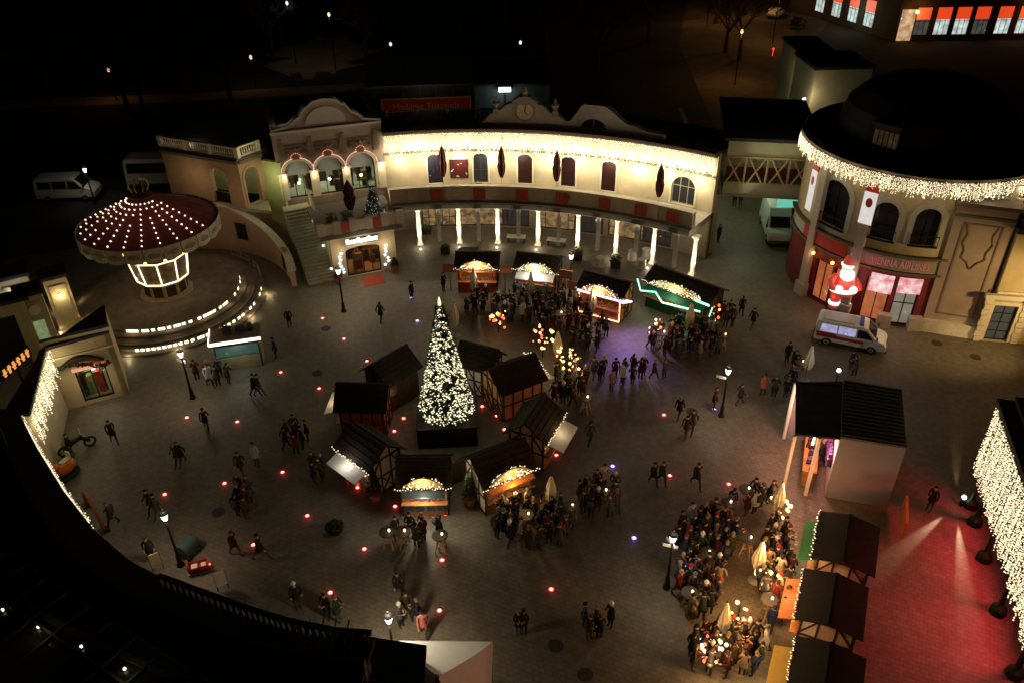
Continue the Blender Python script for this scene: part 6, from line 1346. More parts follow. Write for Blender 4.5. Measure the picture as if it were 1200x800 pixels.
# ================================================================== small lights let into the paving
redl = glow('red_floor_light', (1, .55, .5), 3); redr = glow('red_floor_rim', (1, .05, .04), 1.6); viol = glow('violet_floor_light', (.8, .7, 1), 3); violr = glow('violet_floor_rim', (.35, .15, 1), 1.6)
FL = [(329, 436, 'between the ticket booth and the huts'), (374, 455, 'left of the red gabled hut'), (278, 494, 'in the open paving below the ticket booth'), (219, 489, 'nearest the corner shop window'), (331, 553, 'left of the hut with the white canopy'), (263, 566, 'by the huddle of walkers left of the huts'), (193, 579, 'above the lamp post of the ring building'), (360, 604, 'left of the dark round planter'), (297, 638, 'between two walkers above the ring building'), (419, 571, 'at the red candy striped arch'), (378, 373, 'below the lamp post at the staircase'), (403, 397, 'midway from staircase to the dark unlit hut'), (430, 423, 'at the dark unlit hut'), (473, 490, 'left of the tree plinth, the upper one'), (462, 505, 'left of the tree plinth, the middle one'), (464, 523, 'left of the tree plinth, the lower one'), (565, 476, 'right of the tree plinth, the uppermost'), (582, 487, 'right of the tree plinth, the middle one'), (591, 503, 'right of the tree plinth, the lowest'), (579, 375, 'before the orange booth'), (652, 533, 'at the corner of the hut with the lit right eave'), (427, 643, 'left of the standing tables'), (518, 656, 'below the standing tables'), (582, 591, 'at the corner of the orange canopied hut'), (463, 593, 'at the left foot of the orange painted hut'), (522, 602, 'at the right foot of the orange painted hut'), (387, 694, 'by the group at the roof balustrade'), (515, 715, 'above the white tent by the person in salmon'), (646, 690, 'in the empty paving right of the white tent'), (778, 486, 'in the open paving right of the amber lanterns'), (854, 567, 'above the stall row crowd'), (785, 557, 'beside the pair of walkers in mid square')]
VL = [(489, 376, 'above the tip of the Christmas tree'), (718, 546, 'above the lower crowd, the upper one'), (743, 630, 'right of the lower crowd, the lower one'), (837, 479, 'at the foot of the lamp post with the small sign'), (806, 663, 'at the edge of the stall row crowd'), (482, 349, 'by the person left of the orange booth')]
def floor_light(px, py, where, rim, core, colw, lcol):
    g = G(px, py); t = thing('floor_light', f'small round {colw} floor light {where}', 'floor light', (g.x, g.y, 0), 0, f'{colw} lights in the paving')
    mb = MB(); mb.lathe([(.125, .002), (.125, .012), (.11, .018)], 0, 0, 12); mb.build('rim', rim, t); mb = MB(); mb.lathe([(.075, .018), (.065, .035), (.02, .045)], 0, 0, 10); mb.build('dome', core, t)
    lamp('POINT', (g.x, g.y, .2), 1.8, lcol, .05)
for q in FL: floor_light(*q, redr, redl, 'red', (1, .1, .08))
for q in VL: floor_light(*q, violr, viol, 'violet', (.45, .25, 1))
iron = mat('cast_iron', (.05, .045, .04), .7, .3, 6, .3)
for (px, py), w in (((651, 756), 'beside the white tent'), ((686, 790), 'at the bottom edge right of the white tent'), ((811, 482), 'left of the lamp post with the small sign'), ((372, 437), 'above the red gabled hut'), ((256, 600), 'right of the lamp post at the ring building'), ((1143, 418), 'before the edge house door'), ((382, 385), 'below the staircase'), ((1098, 402), 'before the pale block')):
    g = G(px, py); mb = MB(); mb.lathe([(.36, .002), (.36, .012), (.33, .014)], g.x, g.y, 18); 
    for k in range(5): mb.box(g.x, g.y - .24 + .12 * k, .014, .5 - .05 * abs(k - 2), .04, .006)
    tag(mb.build('manhole_cover', iron), f'dark round manhole cover {w}', 'manhole cover', 'manhole covers in the paving')
# ================================================================== cream parasols, tables, lanterns
CP = [(556, 352, 'before the orange booth'), (534, 394, 'just right of the Christmas tree tip, lit orange from below'), (622, 357, 'before the white canopied booth'), (693, 376, 'before the pink neon booth'), (806, 394, 'before the green neon booth'), (653, 428, 'beside the amber lanterns in mid square'), (645, 602, 'in the lower crowd right of the orange canopied hut'), (943, 446, 'behind the market hall roof'), (907, 610, 'at the upper end of the stall row crowd'), (884, 680, 'in the middle of the stall row crowd'), (843, 752, 'at the lower end of the stall row crowd')]
for i, (x, y, w) in enumerate(CP):
    g = G(x, y); closed_parasol('closed_parasol', f'closed cream parasol {w}', (g.x, g.y, 0), 2.75, creamfab, 'closed cream parasols of the market', .27, seed=i + 20)
tabm = mat('table_top_dark', (.06, .05, .045), .5, .2, 4)
tproto = None
def table(px, py, w, z=0):
    global tproto
    g = G(px, py); lb = f'round standing table on pale splayed legs {w}'
    if tproto is None:
        t = thing('standing_table', lb, 'table', (g.x, g.y, 0), 0, 'standing tables of the market'); mb = MB(); mb.lathe([(.4, 1.04), (.42, 1.06), (.42, 1.09), (.4, 1.1)], 0, 0, 18); mb.build('top', tabm, t)
        for k in range(4): a = pi / 4 + k * pi / 2; mb = MB(); mb.beam((.36 * cos(a), .36 * sin(a), 0), (.1 * cos(a), .1 * sin(a), 1.05), .06, .06); mb.build('leg', mat('pale_wood', (.45, .3, .16), .6, .2, 4), t)
        mb = MB(); mb.box(0, 0, .35, .5, .05, .05, pi / 4); mb.box(0, 0, .3, .5, .05, .05, -pi / 4); mb.build('stretcher', mat('pale_wood', (.45, .3, .16)), t); tproto = t
    else: t = dup(tproto, (g.x, g.y, 0), px * .1, lb)
    return g
TB = [(456, 640, 'leftmost of three below the huts'), (474, 640, 'second of three below the huts'), (517, 644, 'rightmost of three below the huts'), (686, 482, 'below the amber lanterns'), (617, 620, 'in the lower crowd, on the left'), (668, 610, 'in the lower crowd, by its right edge'), (707, 592, 'in the right arm of the lower crowd'), (872, 590, 'at the top of the stall row crowd'), (851, 606, 'at the upper left of the stall row crowd'), (826, 665, 'left in the stall row crowd'), (874, 648, 'right beside the middle parasol'), (806, 712, 'at the lower left of the stall row crowd'), (898, 720, 'before the middle stall of the row'), (590, 372, 'in the crowd before the orange booth'), (656, 382, 'in the crowd between white and pink booths'), (775, 405, 'in the crowd before the green neon booth'), (846, 408, 'at the right of the green booth crowd'), (936, 440, 'at the near end of the hall')]
amber = glow('amber_candle', (1, .55, .18), 3); TABLES = []
for q_ in ((907, 600), (884, 672), (850, 735), (872, 705), (838, 785)): g = G(*q_); lamp('POINT', (g.x + .3, g.y - .7, 2.5), 200, (1, .5, .18), .2)
for x, y, w in TB:
    g = table(x, y, w); TABLES.append(g); mb = MB(); mb.lathe([(.05, 1.105), (.06, 1.14), (.06, 1.22), (.035, 1.25)], g.x + .1, g.y, 8); t = tag(mb.build('candle_jar', glow('candle_jar_glow', (1, .75, .45), 2.2)), f'glowing candle jar on the standing table {w}', 'candle', 'candle jars on standing tables'); lamp('POINT', (g.x + .1, g.y, 1.4), 1.5, (1, .65, .3), .05)
def lantern_bush(px, py, label, n, r, h, mats, e, lc=(1, .55, .2), seed=0):
    g = G(px, py); R = random.Random(seed); t = thing('lantern_tree', label, 'light decoration', (g.x, g.y, 0)); mb = MB(); mb.tube([(0, 0, 0), (0, 0, h)], .04, 6)
    P = [(R.uniform(-r, r), R.uniform(-r, r), h * R.uniform(.45, 1.1)) for _ in range(n)]
    for p in P: mb.tube([(0, 0, p[2] * .8), p], .012, 4)
    mb.build('stem', blackm, t)
    for j, m in enumerate(mats):
        mb = MB()
        for p in P[j::len(mats)]: mb.ball(p, R.uniform(.05, .12), n=4)
        tag(mb.build('lantern', m, t), kind='stuff')
    for k in range(2): lamp('POINT', (g.x + R.uniform(-r, r), g.y - r - .3, h * (.7 + .5 * k)), e * .6, lc, .1)
gold = glow('gold_lantern', (1, .7, .3), 2.2); redg = glow('red_lantern', (1, .12, .06), 1.4); wl = glow('white_lantern', (1, .9, .75), 2)
lantern_bush(668, 440, 'thick cluster of amber lanterns beside the mid square parasol', 30, .9, 1.6, [gold, amber], 34, seed=1)
lantern_bush(636, 418, 'cluster of red and amber lanterns behind the half timbered hut', 22, .7, 2.0, [amber, redg, gold], 16, seed=2)
lantern_bush(584, 390, 'ring of small red brown lanterns behind the tree', 18, .6, 1.4, [redg, amber], 12, seed=3)
lantern_bush(765, 398, 'low amber lanterns in the crowd before the green neon booth', 12, .5, 1.5, [gold, wl, redg], 26, seed=4)
lantern_bush(833, 382, 'big red glowing bow of lanterns at the right end of the green neon booth', 12, .5, 1.5, [redg, redg, amber], 14, seed=5)
lantern_bush(912, 612, 'amber lanterns round the uppermost parasol of the stall row', 14, .6, 1.5, [gold, amber], 28, seed=6)
lantern_bush(836, 772, 'bright gold lanterns in the lowest part of the stall row crowd', 20, .7, 1.3, [gold, wl, redg], 34, seed=7)
lantern_bush(893, 690, 'gold lanterns beside the middle parasol of the stall row', 10, .5, 1.5, [gold, amber], 34, seed=8)
lantern_bush(862, 735, 'amber lanterns between the lower parasol and the stalls', 10, .5, 1.5, [amber, redg], 30, seed=9)
for i, (x, y, w) in enumerate(((440, 585, 'left of the orange painted hut'), (551, 590, 'between the two orange fronted huts'))):
    g = G(x, y); pot_plant('potted_conifer', f'potted conifer in a big terracotta bowl {w}', (g.x, g.y, 0), 2.3, .42, terrac, 'potted conifers by the huts', 60 + i, False)
g = G(418, 566); t = thing('candy_arch', 'small red and white candy striped arch left of the orange painted hut', 'arch', (g.x, g.y, 0), .5)
for k in range(14):
    a, b = pi * k / 14, pi * (k + 1) / 14; mb = MB(); mb.tube([(.55 * cos(a), 0, .9 + .7 * sin(a)), (.55 * cos(b), 0, .9 + .7 * sin(b))], .09, 7); mb.build('band', redp if k % 2 else whitep, t)
for s in (-.55, .55): mb = MB(); mb.tube([(s, 0, 0), (s, 0, .9)], .09, 7); mb.build('leg', redp, t)
# rides and oddments along the ring building
g = G(80, 556); t = thing('kiddie_ride', 'orange and green coin ride with a dark rider figure beside the lit eave', 'kiddie ride', (g.x, g.y, 0), 1.2)
mb = MB(); mb.lathe([(.75, 0), (.75, .2), (.6, .25)], 0, 0, 16, squash=.7); mb.build('base', greenm, t); mb = MB(); mb.lathe([(.3, .3), (.62, .4), (.7, .65), (.55, .9), (.35, .95)], 0, 0, 14, squash=.6); mb.ball((-.55, 0, 1.0), .24, n=6); mb.build('body', mat('orange_gloss', (.55, .14, .02), .25, .1), t, smooth=True); mb = MB(); mb.box(.1, 0, .95, .6, .3, .08); mb.box(.42, 0, 1.0, .08, .3, .4); mb.build('seat', mat('ivory_plastic', (.55, .5, .35), .4, .05), t)
g = G(92, 528); t = thing('motorbike_ride', 'dark motorbike shaped coin ride with raised handlebars near the corner shop', 'kiddie ride', (g.x, g.y, 0), .7)
mb = MB(); mb.tube([(-.7, 0, .35), (-.2, 0, .75), (.35, 0, .85), (.75, 0, .4)], [.12, .18, .16, .1], 8); mb.build('body', blackm, t, smooth=True); mb = MB(); mb.tube([(.45, -.35, 1.25), (.4, 0, 1.1), (.45, .35, 1.25)], .03, 6); mb.tube([(.4, 0, 1.1), (.65, 0, .5)], .04, 6); mb.build('handlebar', rim_m, t)
for x in (-.7, .75):
    mb = MB(); n = 14; mb.tube([(x + .3 * cos(2 * pi * k / n), 0, .34 + .3 * sin(2 * pi * k / n)) for k in range(n + 1)], .07, 6); mb.build('wheel', tyre, t)
g = G(112, 606); t = thing('orange_arch', 'thick orange curved arch tube half hidden by the ring building roof', 'arch', (g.x, g.y, 0), -.85); mb = MB(); mb.tube([(1.3 * cos(pi * k / 12), 0, 1.6 * sin(pi * k / 12)) for k in range(13)], .09, 8); mb.build('tube', mat('orange_tube', (.28, .08, .035), .7, .15), t, smooth=True); 
for sx in (-1.3, 1.3): mb = MB(); mb.box(sx, 0, 0, .5, .5, .06); mb.build('foot', blackm, t)
g = G(222, 648); t = thing('teal_cart', 'dark teal barrel topped cart standing beyond the red sleigh', 'cart', (g.x, g.y, 0), -.4); t.scale = (.62,) * 3; mb = MB(); n = 10; prof = [(-.6, .4), (.6, .4), (.6, 1.0)] + [(.6 * cos(pi * k / n), 1.0 + .5 * sin(pi * k / n)) for k in range(1, n)] + [(-.6, 1.0)]
mb.add([(x, -.8, z) for x, z in prof] + [(x, .8, z) for x, z in prof], [tuple(range(len(prof))), tuple(range(2 * len(prof) - 1, len(prof) - 1, -1))] + [(i, (i + 1) % len(prof), len(prof) + (i + 1) % len(prof), len(prof) + i) for i in range(len(prof))]); mb.build('body', mat('teal_paint', (.035, .07, .07), .6, .2), t)
for x in (-.62, .62):
    for y in (-.5, .5):
        mb = MB(); mb.tube([(x, y + .3 * cos(2 * pi * k / 12), .3 + .26 * sin(2 * pi * k / 12)) for k in range(13)], .05, 6); mb.build('wheel', tyre, t)
g = G(234, 668); t = thing('red_sleigh', 'bright red sleigh with white cushions and a small red lamp beside the lamp post', 'sleigh', (g.x, g.y, 0), .35); t.scale = (.62,) * 3; mb = MB()
for s in (-.35, .35): mb.tube([(-.9, s, .12), (.6, s, .1), (.95, s, .3), (.85, s, .55)], .04, 6)
mb.build('runner', rim_m, t); mb = MB(); mb.box(0, 0, .3, 1.5, .8, .12); mb.box(-.75, 0, .42, .1, .8, .75); mb.box(.72, 0, .42, .1, .8, .4); mb.box(0, -.38, .42, 1.5, .06, .35); mb.box(0, .38, .42, 1.5, .06, .35); mb.build('body', redp, t, bevel=.03); mb = MB(); mb.box(-.3, 0, .42, .5, .6, .2); mb.box(.4, 0, .42, .4, .6, .14); mb.build('cushion', whitep, t, bevel=.05); mb = MB(); mb.ball((.9, -.3, .7), .09, n=5); mb.build('lamp', glow('sleigh_lamp', (1, .1, .06), 3), t); lamp('POINT', (g.x + .3, g.y, 1.3), 6, (1, .2, .1), .1)
for (x, y), lb in (((186, 668), 'small pale yellow notice board beside the person at the ring building'), ((262, 690), 'small white notice board at the edge of the ring building roof')):
    g = G(x, y); t = thing('notice_board', lb, 'notice board', (g.x, g.y, 0), .5); mb = MB(); mb.beam((-.25, 0, .75), (.25, 0, .75), .05, .9); mb.build('panel', mat('pale_notice', (.6, .55, .3), .6, .1) if x < 200 else whitep, t); mb = MB(); mb.tube([(-.25, .03, 0), (-.25, .03, 1.2)], .025, 5); mb.tube([(.25, .03, 0), (.25, .03, 1.2)], .025, 5); mb.build('leg', blackm, t)
g = G(393, 622); t = thing('round_planter', 'low dark round planter standing alone in the paving', 'planter', (g.x, g.y, 0)); mb = MB(); mb.lathe([(.35, 0), (.5, .3), (.52, .36), (.45, .38)], 0, 0, 16); mb.build('bowl', blackm, t); mb = MB(); leaf_ball(mb, (0, 0, .45), .45, 120, .09, random.Random(1), .4); mb.build('foliage', leafd, t)
for k, (px, py) in enumerate([(500, 262), (522, 285), (549, 287), (605, 272), (652, 276), (703, 300), (741, 292), (752, 302), (757, 290)]):
    a = A(px, py + 8, .3, C0); rr = hypot(*(Vector((G(px, py + 8, .3).x - C0[0], G(px, py + 8, .3).y - C0[1]))));
    x, y = C0[0] + rr * cos(a), C0[1] + rr * sin(a)
    if k in (2, 3, 4):
        t = thing('cafe_bench', ['low dark bench under the terrace between second and third columns', 'white topped long table under the terrace behind the third column', 'tilted pale display table under the terrace behind the fourth column'][k - 2], 'bench', (x, y, 0), a + pi / 2); mb = MB(); mb.box(0, 0, .5, 1.6, .6, .06); mb.build('top', whitep if k > 2 else wood_d, t)
        for sx in (-.7, .7): mb = MB(); mb.box(sx, 0, 0, .08, .5, .5); mb.build('leg', wood_d, t)
    elif k < 2: pot_plant('planter_shrub', ['small boxed shrub under the terrace behind the first column', 'small boxed shrub under the terrace before the second pier'][k], (x, y, 0), .9, .35, wood_d, None, 80 + k)
    else:
        t = thing('bistro_table', f'pale cloth covered bistro table under the terrace, {["left of the sixth column", "right of the sixth column", "right of the sixth column in front", "right of the sixth column behind"][k - 5]}', 'table', (x, y, 0), 0, 'bistro tables under the terrace'); mb = MB(); mb.lathe([(.4, .0), (.34, .4), (.3, .74)], 0, 0, 14); mb.build('cloth', mat('table_cloth', (.5, .47, .4), .8, .08), t); mb = MB(); mb.lathe([(.36, .74), (.37, .77)], 0, 0, 14); mb.build('top', whitep, t)
# ================================================================== beyond the square
Ys = 73.3
xa, xb = G(449, 137, 6).x * Ys / G(449, 137, 6).y, G(551, 131, 6).x * Ys / G(551, 131, 6).y
SGF = Flat((xa, Ys), (xb, Ys + .6)); z0_, z1_ = zat(500, 134, (xa + xb) / 2, Ys), zat(500, 117, (xa + xb) / 2, Ys)
sb = thing('rear_house', 'flat grey house behind the terrace roof carrying the long red sign', 'building', SGF.pt(SGF.len / 2, -.2, 0)); ZB = zat(500, 103, (xa + xb) / 2, Ys)
mb = MB(); fbox(mb, SGF, -1.2, SGF.len + .2, 0, ZB, -9, -.15); mb.build('wall', zinc, sb, True); mb = MB()
for i in range(7): u = -1 + (SGF.len + 1) * i / 6; fbox(mb, SGF, u - .06, u + .06, 3, ZB, -.148, -.06)
fbox(mb, SGF, -1.4, SGF.len + .4, ZB, ZB + .2, -9.2, .1); mb.build('roof_trim', mat('grey_trim', (.16, .17, .17), .6, .2), sb, True)
s_ = thing('long_sign', 'long dark red sign board with faint gold lettering behind the terrace roof', 'sign', SGF.pt(SGF.len / 2, 0, z0_)); mb = MB(); fbox(mb, SGF, 0, SGF.len, z0_, z1_, -.04, .06); mb.build('board', mat('sign_red', (.3, .035, .02), .6, .15, 1, emit=(.3, .02, .01), es=.05), s_, True)
mb = MB(); letters(mb, SGF, 'Madame Tussauds', SGF.len / 2, z0_ + (z1_ - z0_) * .3, (z1_ - z0_) * .62, .065, .02); mb.build('lettering', mat('sign_gold', (.5, .3, .1), .5, .1, 3, emit=(.6, .3, .08), es=.02), s_, True)
mb = MB()
for a, b, c, d in ((-.08, 0, z0_ - .08, z1_ + .08), (SGF.len, SGF.len + .08, z0_ - .08, z1_ + .08), (0, SGF.len, z1_, z1_ + .08), (0, SGF.len, z0_ - .08, z0_)): fbox(mb, SGF, a, b, c, d, -.03, .09)
mb.build('frame', mat('sign_gold', (.5, .3, .1)), s_, True)
lamp('POINT', SGF.pt(SGF.len / 2, 2.2, z1_ + 1.0), 8, (1, .8, .6), .3)
RLg = Arc(C0, RW + 2.4, radians(100.5), radians(88), True)
t = thing('roof_railing', 'pale railing along the back of the terrace roof below the red sign', 'railing', RLg.pt(RLg.len / 2, 0, ZT + .2)); mb = MB(); fbox(mb, RLg, 0, RLg.len, ZT + .95, ZT + 1.03, -.04, .04)
for i in range(34): u = RLg.len * i / 33; fbox(mb, RLg, u - .02, u + .02, ZT + .18, ZT + .95, -.02, .02)
for i in range(4): u = RLg.len * i / 3; fbox(mb, RLg, u - .12, u + .12, ZT + .18, ZT + 1.15, -.12, .12)
mb.build('rail', mat('grey_trim', (.16, .17, .17)), t, True)
gx = thing('grey_annex', 'plain dark grey box building right of the long red sign', 'building', (2, 86, 0)); mb = MB(); mb.box(.2, 80.5, 0, 7.0, 8, 9.6, .03); mb.build('wall', zinc, gx, True); mb = MB(); mb.box(.2, 80.5, 9.6, 7.4, 8.4, .2, .03); mb.build('roof', roofm, gx, True)
g = Vector((-.35, 75.9, 0)); zf = zat(595, 107, g.x, g.y); t = thing('flood_light', 'bright cold white flood lamp on a mast behind the clock gable', 'flood light', g); mb = MB(); mb.tube([(0, 0, 0), (0, 0, zf)], .07, 8); mb.build('mast', blackm, t); mb = MB(); mb.box(0, -.1, zf, 1.1, .35, .3); mb.build('lamp_head', glow('cold_flood', (.8, 1, .95), 6), t); mb = MB(); mb.box(0, .15, zf + .02, 1.2, .1, .4); mb.build('housing', blackm, t); lamp('POINT', (g.x, g.y - .9, zf - .1), 40, (.8, 1, .95), .2)
# bare park trees: tapered limbs and a haze of twigs, three kinds copied
barkm = mat('dark_bark', (.07, .055, .04), .95, .35, 6, .5); twigm = mat('brown_twig', (.09, .07, .045), .95, .4, 8)
def bare_tree(seed, H):
    R = random.Random(seed); t = thing('bare_tree', 'x', 'tree', (0, 0, -50), 0, 'bare trees of the dark park'); mb = MB(); mt_ = MB()
    mb.tube([(0, 0, 0), (R.uniform(-.1, .1), 0, H * .18), (R.uniform(-.2, .2), R.uniform(-.2, .2), H * .34)], [.34, .25, .2], 8); mb.build('trunk', barkm, t); mb = MB()
    def br(p, d, L, r, lv):
        q = p + d * L * .5 + Vector((R.uniform(-.1, .1), R.uniform(-.1, .1), .05)) * L; e = q + (d + Vector((0, 0, .15))).normalized() * L * .5
        mb.tube([p, q, e], [r, r * .75, r * .5], 5 if lv else 6)
        if lv >= 3:
            for _ in range(9):
                v = Vector((R.uniform(-1, 1), R.uniform(-1, 1), R.uniform(-.4, 1))).normalized(); s = p.lerp(e, R.random()); w = v.cross(d).normalized() * .03; f = s + v * L * R.uniform(.4, .9)
                mt_.add([s - w, s + w, f + w * .3, f - w * .3], [(0, 1, 2, 3)])
            return
        for k in range(3 if lv else 4):
            v = (d + Vector((R.uniform(-1, 1), R.uniform(-1, 1), R.uniform(-.3, .6))) * .85).normalized(); br(p.lerp(e, R.uniform(.6, 1)), v, L * R.uniform(.6, .8), r * .5, lv + 1)
    for k in range(5): a = 2 * pi * k / 5 + R.uniform(-.4, .4); br(Vector((0, 0, H * R.uniform(.26, .34))), Vector((cos(a) * .75, sin(a) * .75, .8)).normalized(), H * .26, .13, 0)
    mb.build('limb', barkm, t); mt_.build('crown', twigm, t); return t
TP = [bare_tree(s, h) for s, h in ((1, 10), (2, 12), (3, 9))]
TL = 'bare winter tree in the unlit park beyond the square'
R = random.Random(12); used = [False] * 3
pos = []
for px, py in ((150, 128), (168, 132), (60, 120), (270, 118), (215, 105), (100, 75), (190, 60), (320, 70), (30, 40), (250, 30), (330, 45), (430, 70), (470, 85), (540, 60), (640, 60), (700, 80), (760, 50), (130, 30), (400, 20), (590, 25), (680, 20)): pos.append((px, py, TL))
ST = [(850, 62, 'leafless street tree left of the orange lit street, the farther one'), (866, 70, 'leafless street tree left of the orange lit street, the nearer one'), (838, 28, 'leafless tree at the far end of the orange lit street')]
for i, (px, py, lb) in enumerate(pos + ST):
    g = G(px, py); k = i % 3
    gr = 'bare trees of the dark park' if i < len(pos) else 'street trees along the orange lit street'
    if not used[k]: t = TP[k]; used[k] = True; t.location = (g.x, g.y, 0); t['label'] = lb
    else: t = dup(TP[k], (g.x, g.y, 0), R.uniform(0, 6), lb, gr)
    t['group'] = gr
def mast(px, py, h, label, e, lc, lamp_on=True):
    g = G(px, py); t = thing('park_lamp', label, 'street lamp', (g.x, g.y, 0)); mb = MB(); mb.tube([(0, 0, 0), (0, 0, h)], [.08, .05], 7); mb.build('post', blackm, t)
    mb = MB(); mb.lathe([(.1, h), (.2, h + .15), (.16, h + .4), (.05, h + .5)], 0, 0, 8); mb.build('lantern', glow('park_lantern' + str(int(lc[2] * 10)), lc, 1.2), t); lamp('POINT', (g.x, g.y, h - .3), e, lc, .2)
mast(137, 118, 3.6, 'dim park lamp beside a dark trunk at the far left', 35, (1, .55, .22)); mast(300, 102, 3.6, 'dim park lamp above the pavilion roof', 35, (1, .6, .3)); mast(394, 86, 7.5, 'tall park mast at the lit clearing', 70, (1, .75, .45)); mast(347, 75, 8, 'tall slim park lamp left of the clearing', 60, (.9, .95, 1)); mast(610, 78, 3.0, 'tiny lamp in the dark park behind the clock', 14, (1, .85, .6)); mast(460, 78, 2.8, 'tiny lamp in the dark park above the red sign', 14, (1, .85, .6))
for i, (px, py, w) in enumerate(((828, 30, 'at the far left of the street'), (861, 100, 'before the street trees'), (905, 52, 'in the middle of the street'), (880, 20, 'at the far end of the street'))): mast(px, py, 6.5, f'orange street lamp {w}', 600, (1, .5, .16))
def cprof(): return [(-2.1, .3), (-2.15, .8), (-1.9, .95), (-1.3, 1.42), (.4, 1.45), (1.1, .98), (2.0, .85), (2.15, .6), (2.1, .3)]
g = G(908, 20); vehicle('parked_car', 'white car on the orange lit street under the top edge', 'car', (g.x, g.y), 1.0, cprof(), 1.75, (-1.3, 1.3), [[(-1.6, .95), (-.4, .95), (-.4, 1.38), (-1.25, 1.36)], [(-.3, .95), (.95, .97), (.4, 1.38), (-.3, 1.38)]], ((1.08, 1.02), (.5, 1.4)), carw, wr=.3)
g = G(935, 32); vehicle('parked_car', 'dark car on the orange lit street nearer to the red lit building', 'car', (g.x, g.y), 1.0, cprof(), 1.75, (-1.3, 1.3), [[(-1.6, .95), (-.4, .95), (-.4, 1.38), (-1.25, 1.36)], [(-.3, .95), (.95, .97), (.4, 1.38), (-.3, 1.38)]], ((1.08, 1.02), (.5, 1.4)), mat('black_car_paint', (.03, .03, .035), .25, .05), wr=.3)
g = G(905, 66); mb = MB(); mb.ball((g.x, g.y, 1.0), .16, n=5); mb.tube([(g.x, g.y, 0), (g.x, g.y, .9)], .05, 6); tag(mb.build('red_beacon', glow('red_floor_rim', (1, .05, .04), 1.6)), 'small red beacon post on the dim street beyond the bridge', 'beacon')
# lit building at the top right
BA, BB, BC = G(925, 10), G(1047, 49), G(1235, 46)
for fr, nm, rng in ((Flat(v2(BA), v2(BB)), 'left', 7), (Flat(v2(BB), v2(BC)), 'right', 7)): pass
lb_ = thing('red_lit_building', 'dark building at the top right with white lit windows under red lit blinds', 'building', (BB.x, BB.y, 0))
fl, fr_ = Flat(v2(BA), v2(BB)), Flat(v2(BB), v2(BC))
wins = {0: [fl.near(G(x, y + 12, 0)) for x, y in ((962, 8), (981, 14), (1000, 20), (1017, 26))], 1: [fr_.near(G(x, 47, 0)) for x in (1073, 1097, 1120, 1143, 1170, 1195)]}
wo = mat('unlit_brown_wall', (.1, .075, .05), .9, .2, .5)
for j, f in enumerate((fl, fr_)):
    mb = MB(); wops = [(u - 1.15, u + 1.15, .8, 4.9, 0) for u in sorted(wins[j])]
    wops = [o for o in wops if o[0] > .05 and o[1] < f.len - .05]
    wall(mb, f, 0, f.len, 0, 9, .4, wops); mb.build('wall', wo, lb_, True)
    for i, o in enumerate(wops):
        opening(f, lb_, *o, lit_window('office_white', [(.75, .9, .85), (.5, .6, .55), (.95, 1, .95), (.2, .25, .22)], 1.0, 1.2, 3) if (i + j) % 3 != 1 or j == 0 else lit_window('office_dim', [(.1, .1, .08), (.25, .22, .16), (.04, .04, .04)], .8, 1.5), blackm, 'window', 2, 1, -.15, .1)
        mb = MB(); fbox(mb, f, o[0] + .1, o[1] - .1, 3.1, 4.8, -.1, -.06); mb.build('red_blind', glow('red_blind_glow', (1, .07, .015), .75), lb_, True)
uE_ = .9; mb = MB(); fbox(mb, fr_, .3, 2.4, .1, 4.6, .01, .1); mb.build('entrance_glass', lit_window('entrance_far', [(.9, .6, .35), (.08, .06, .04), (.85, .85, .75), (.3, .15, .05)], .9, 1.3), lb_, True)
mb = MB(); c_ = [v2(BA), v2(BB), v2(BC), (BC.x, BC.y + 20), (BA.x, BA.y + 25)]; mb.prism(c_, 9, 9.3); mb.build('roof', roofm, lb_, True)
for u in (2.2, 14.5): mb = MB(); p = fr_.pt(u + 6 if u > 3 else u, .8, 4.4); mb.ball(p, .3, n=6); tag(mb.build('orange_lantern', glow('orange_lamp', (1, .5, .15), 3)), ['bright orange lamp over the entrance corner of the red lit building', 'bright orange lamp between two windows of the red lit building'][u > 3], 'lamp'); lamp('POINT', fr_.pt(u + 6 if u > 3 else u, 1.6, 4.2), 120, (1, .35, .08), .3)
p = fl.pt(fl.len * .7, 3, 3.5); lamp('POINT', p, 120, (.8, 1, .8), .4)

# ================================================================== people
skin = mat('skin', (.45, .27, .19), .6, .08, 6); shoe = mat('shoe_leather', (.03, .025, .02), .5, .2, 6)
COATS = {'black': (.018, .018, .02), 'charcoal': (.045, .045, .05), 'navy': (.015, .02, .05), 'dark brown': (.05, .03, .018), 'dark green': (.02, .04, .022), 'burgundy': (.045, .008, .01), 'grey': (.07, .07, .07), 'beige': (.2, .15, .1), 'red': (.14, .012, .012), 'white': (.45, .43, .4), 'salmon': (.5, .16, .13), 'olive': (.04, .038, .015), 'blue': (.015, .03, .09), 'yellow': (.5, .4, .06)}
TROU = [(.02, .02, .022), (.025, .03, .05), (.06, .05, .04), (.07, .07, .08), (.03, .03, .03)]
HATS = {'black knit hat': (.015, .015, .015), 'white knit hat': (.7, .68, .65), 'red knit hat': (.2, .015, .015), 'grey knit hat': (.11, .11, .11)}
HAIR = {'brown hair': (.05, .028, .015), 'fair hair': (.2, .13, .06), 'black hair': (.012, .01, .01), 'grey hair': (.17, .165, .16)}
POSES = {}
def cmat(nm, c): return mat(nm.replace(' ', '_'), c, .85, .2, 9)
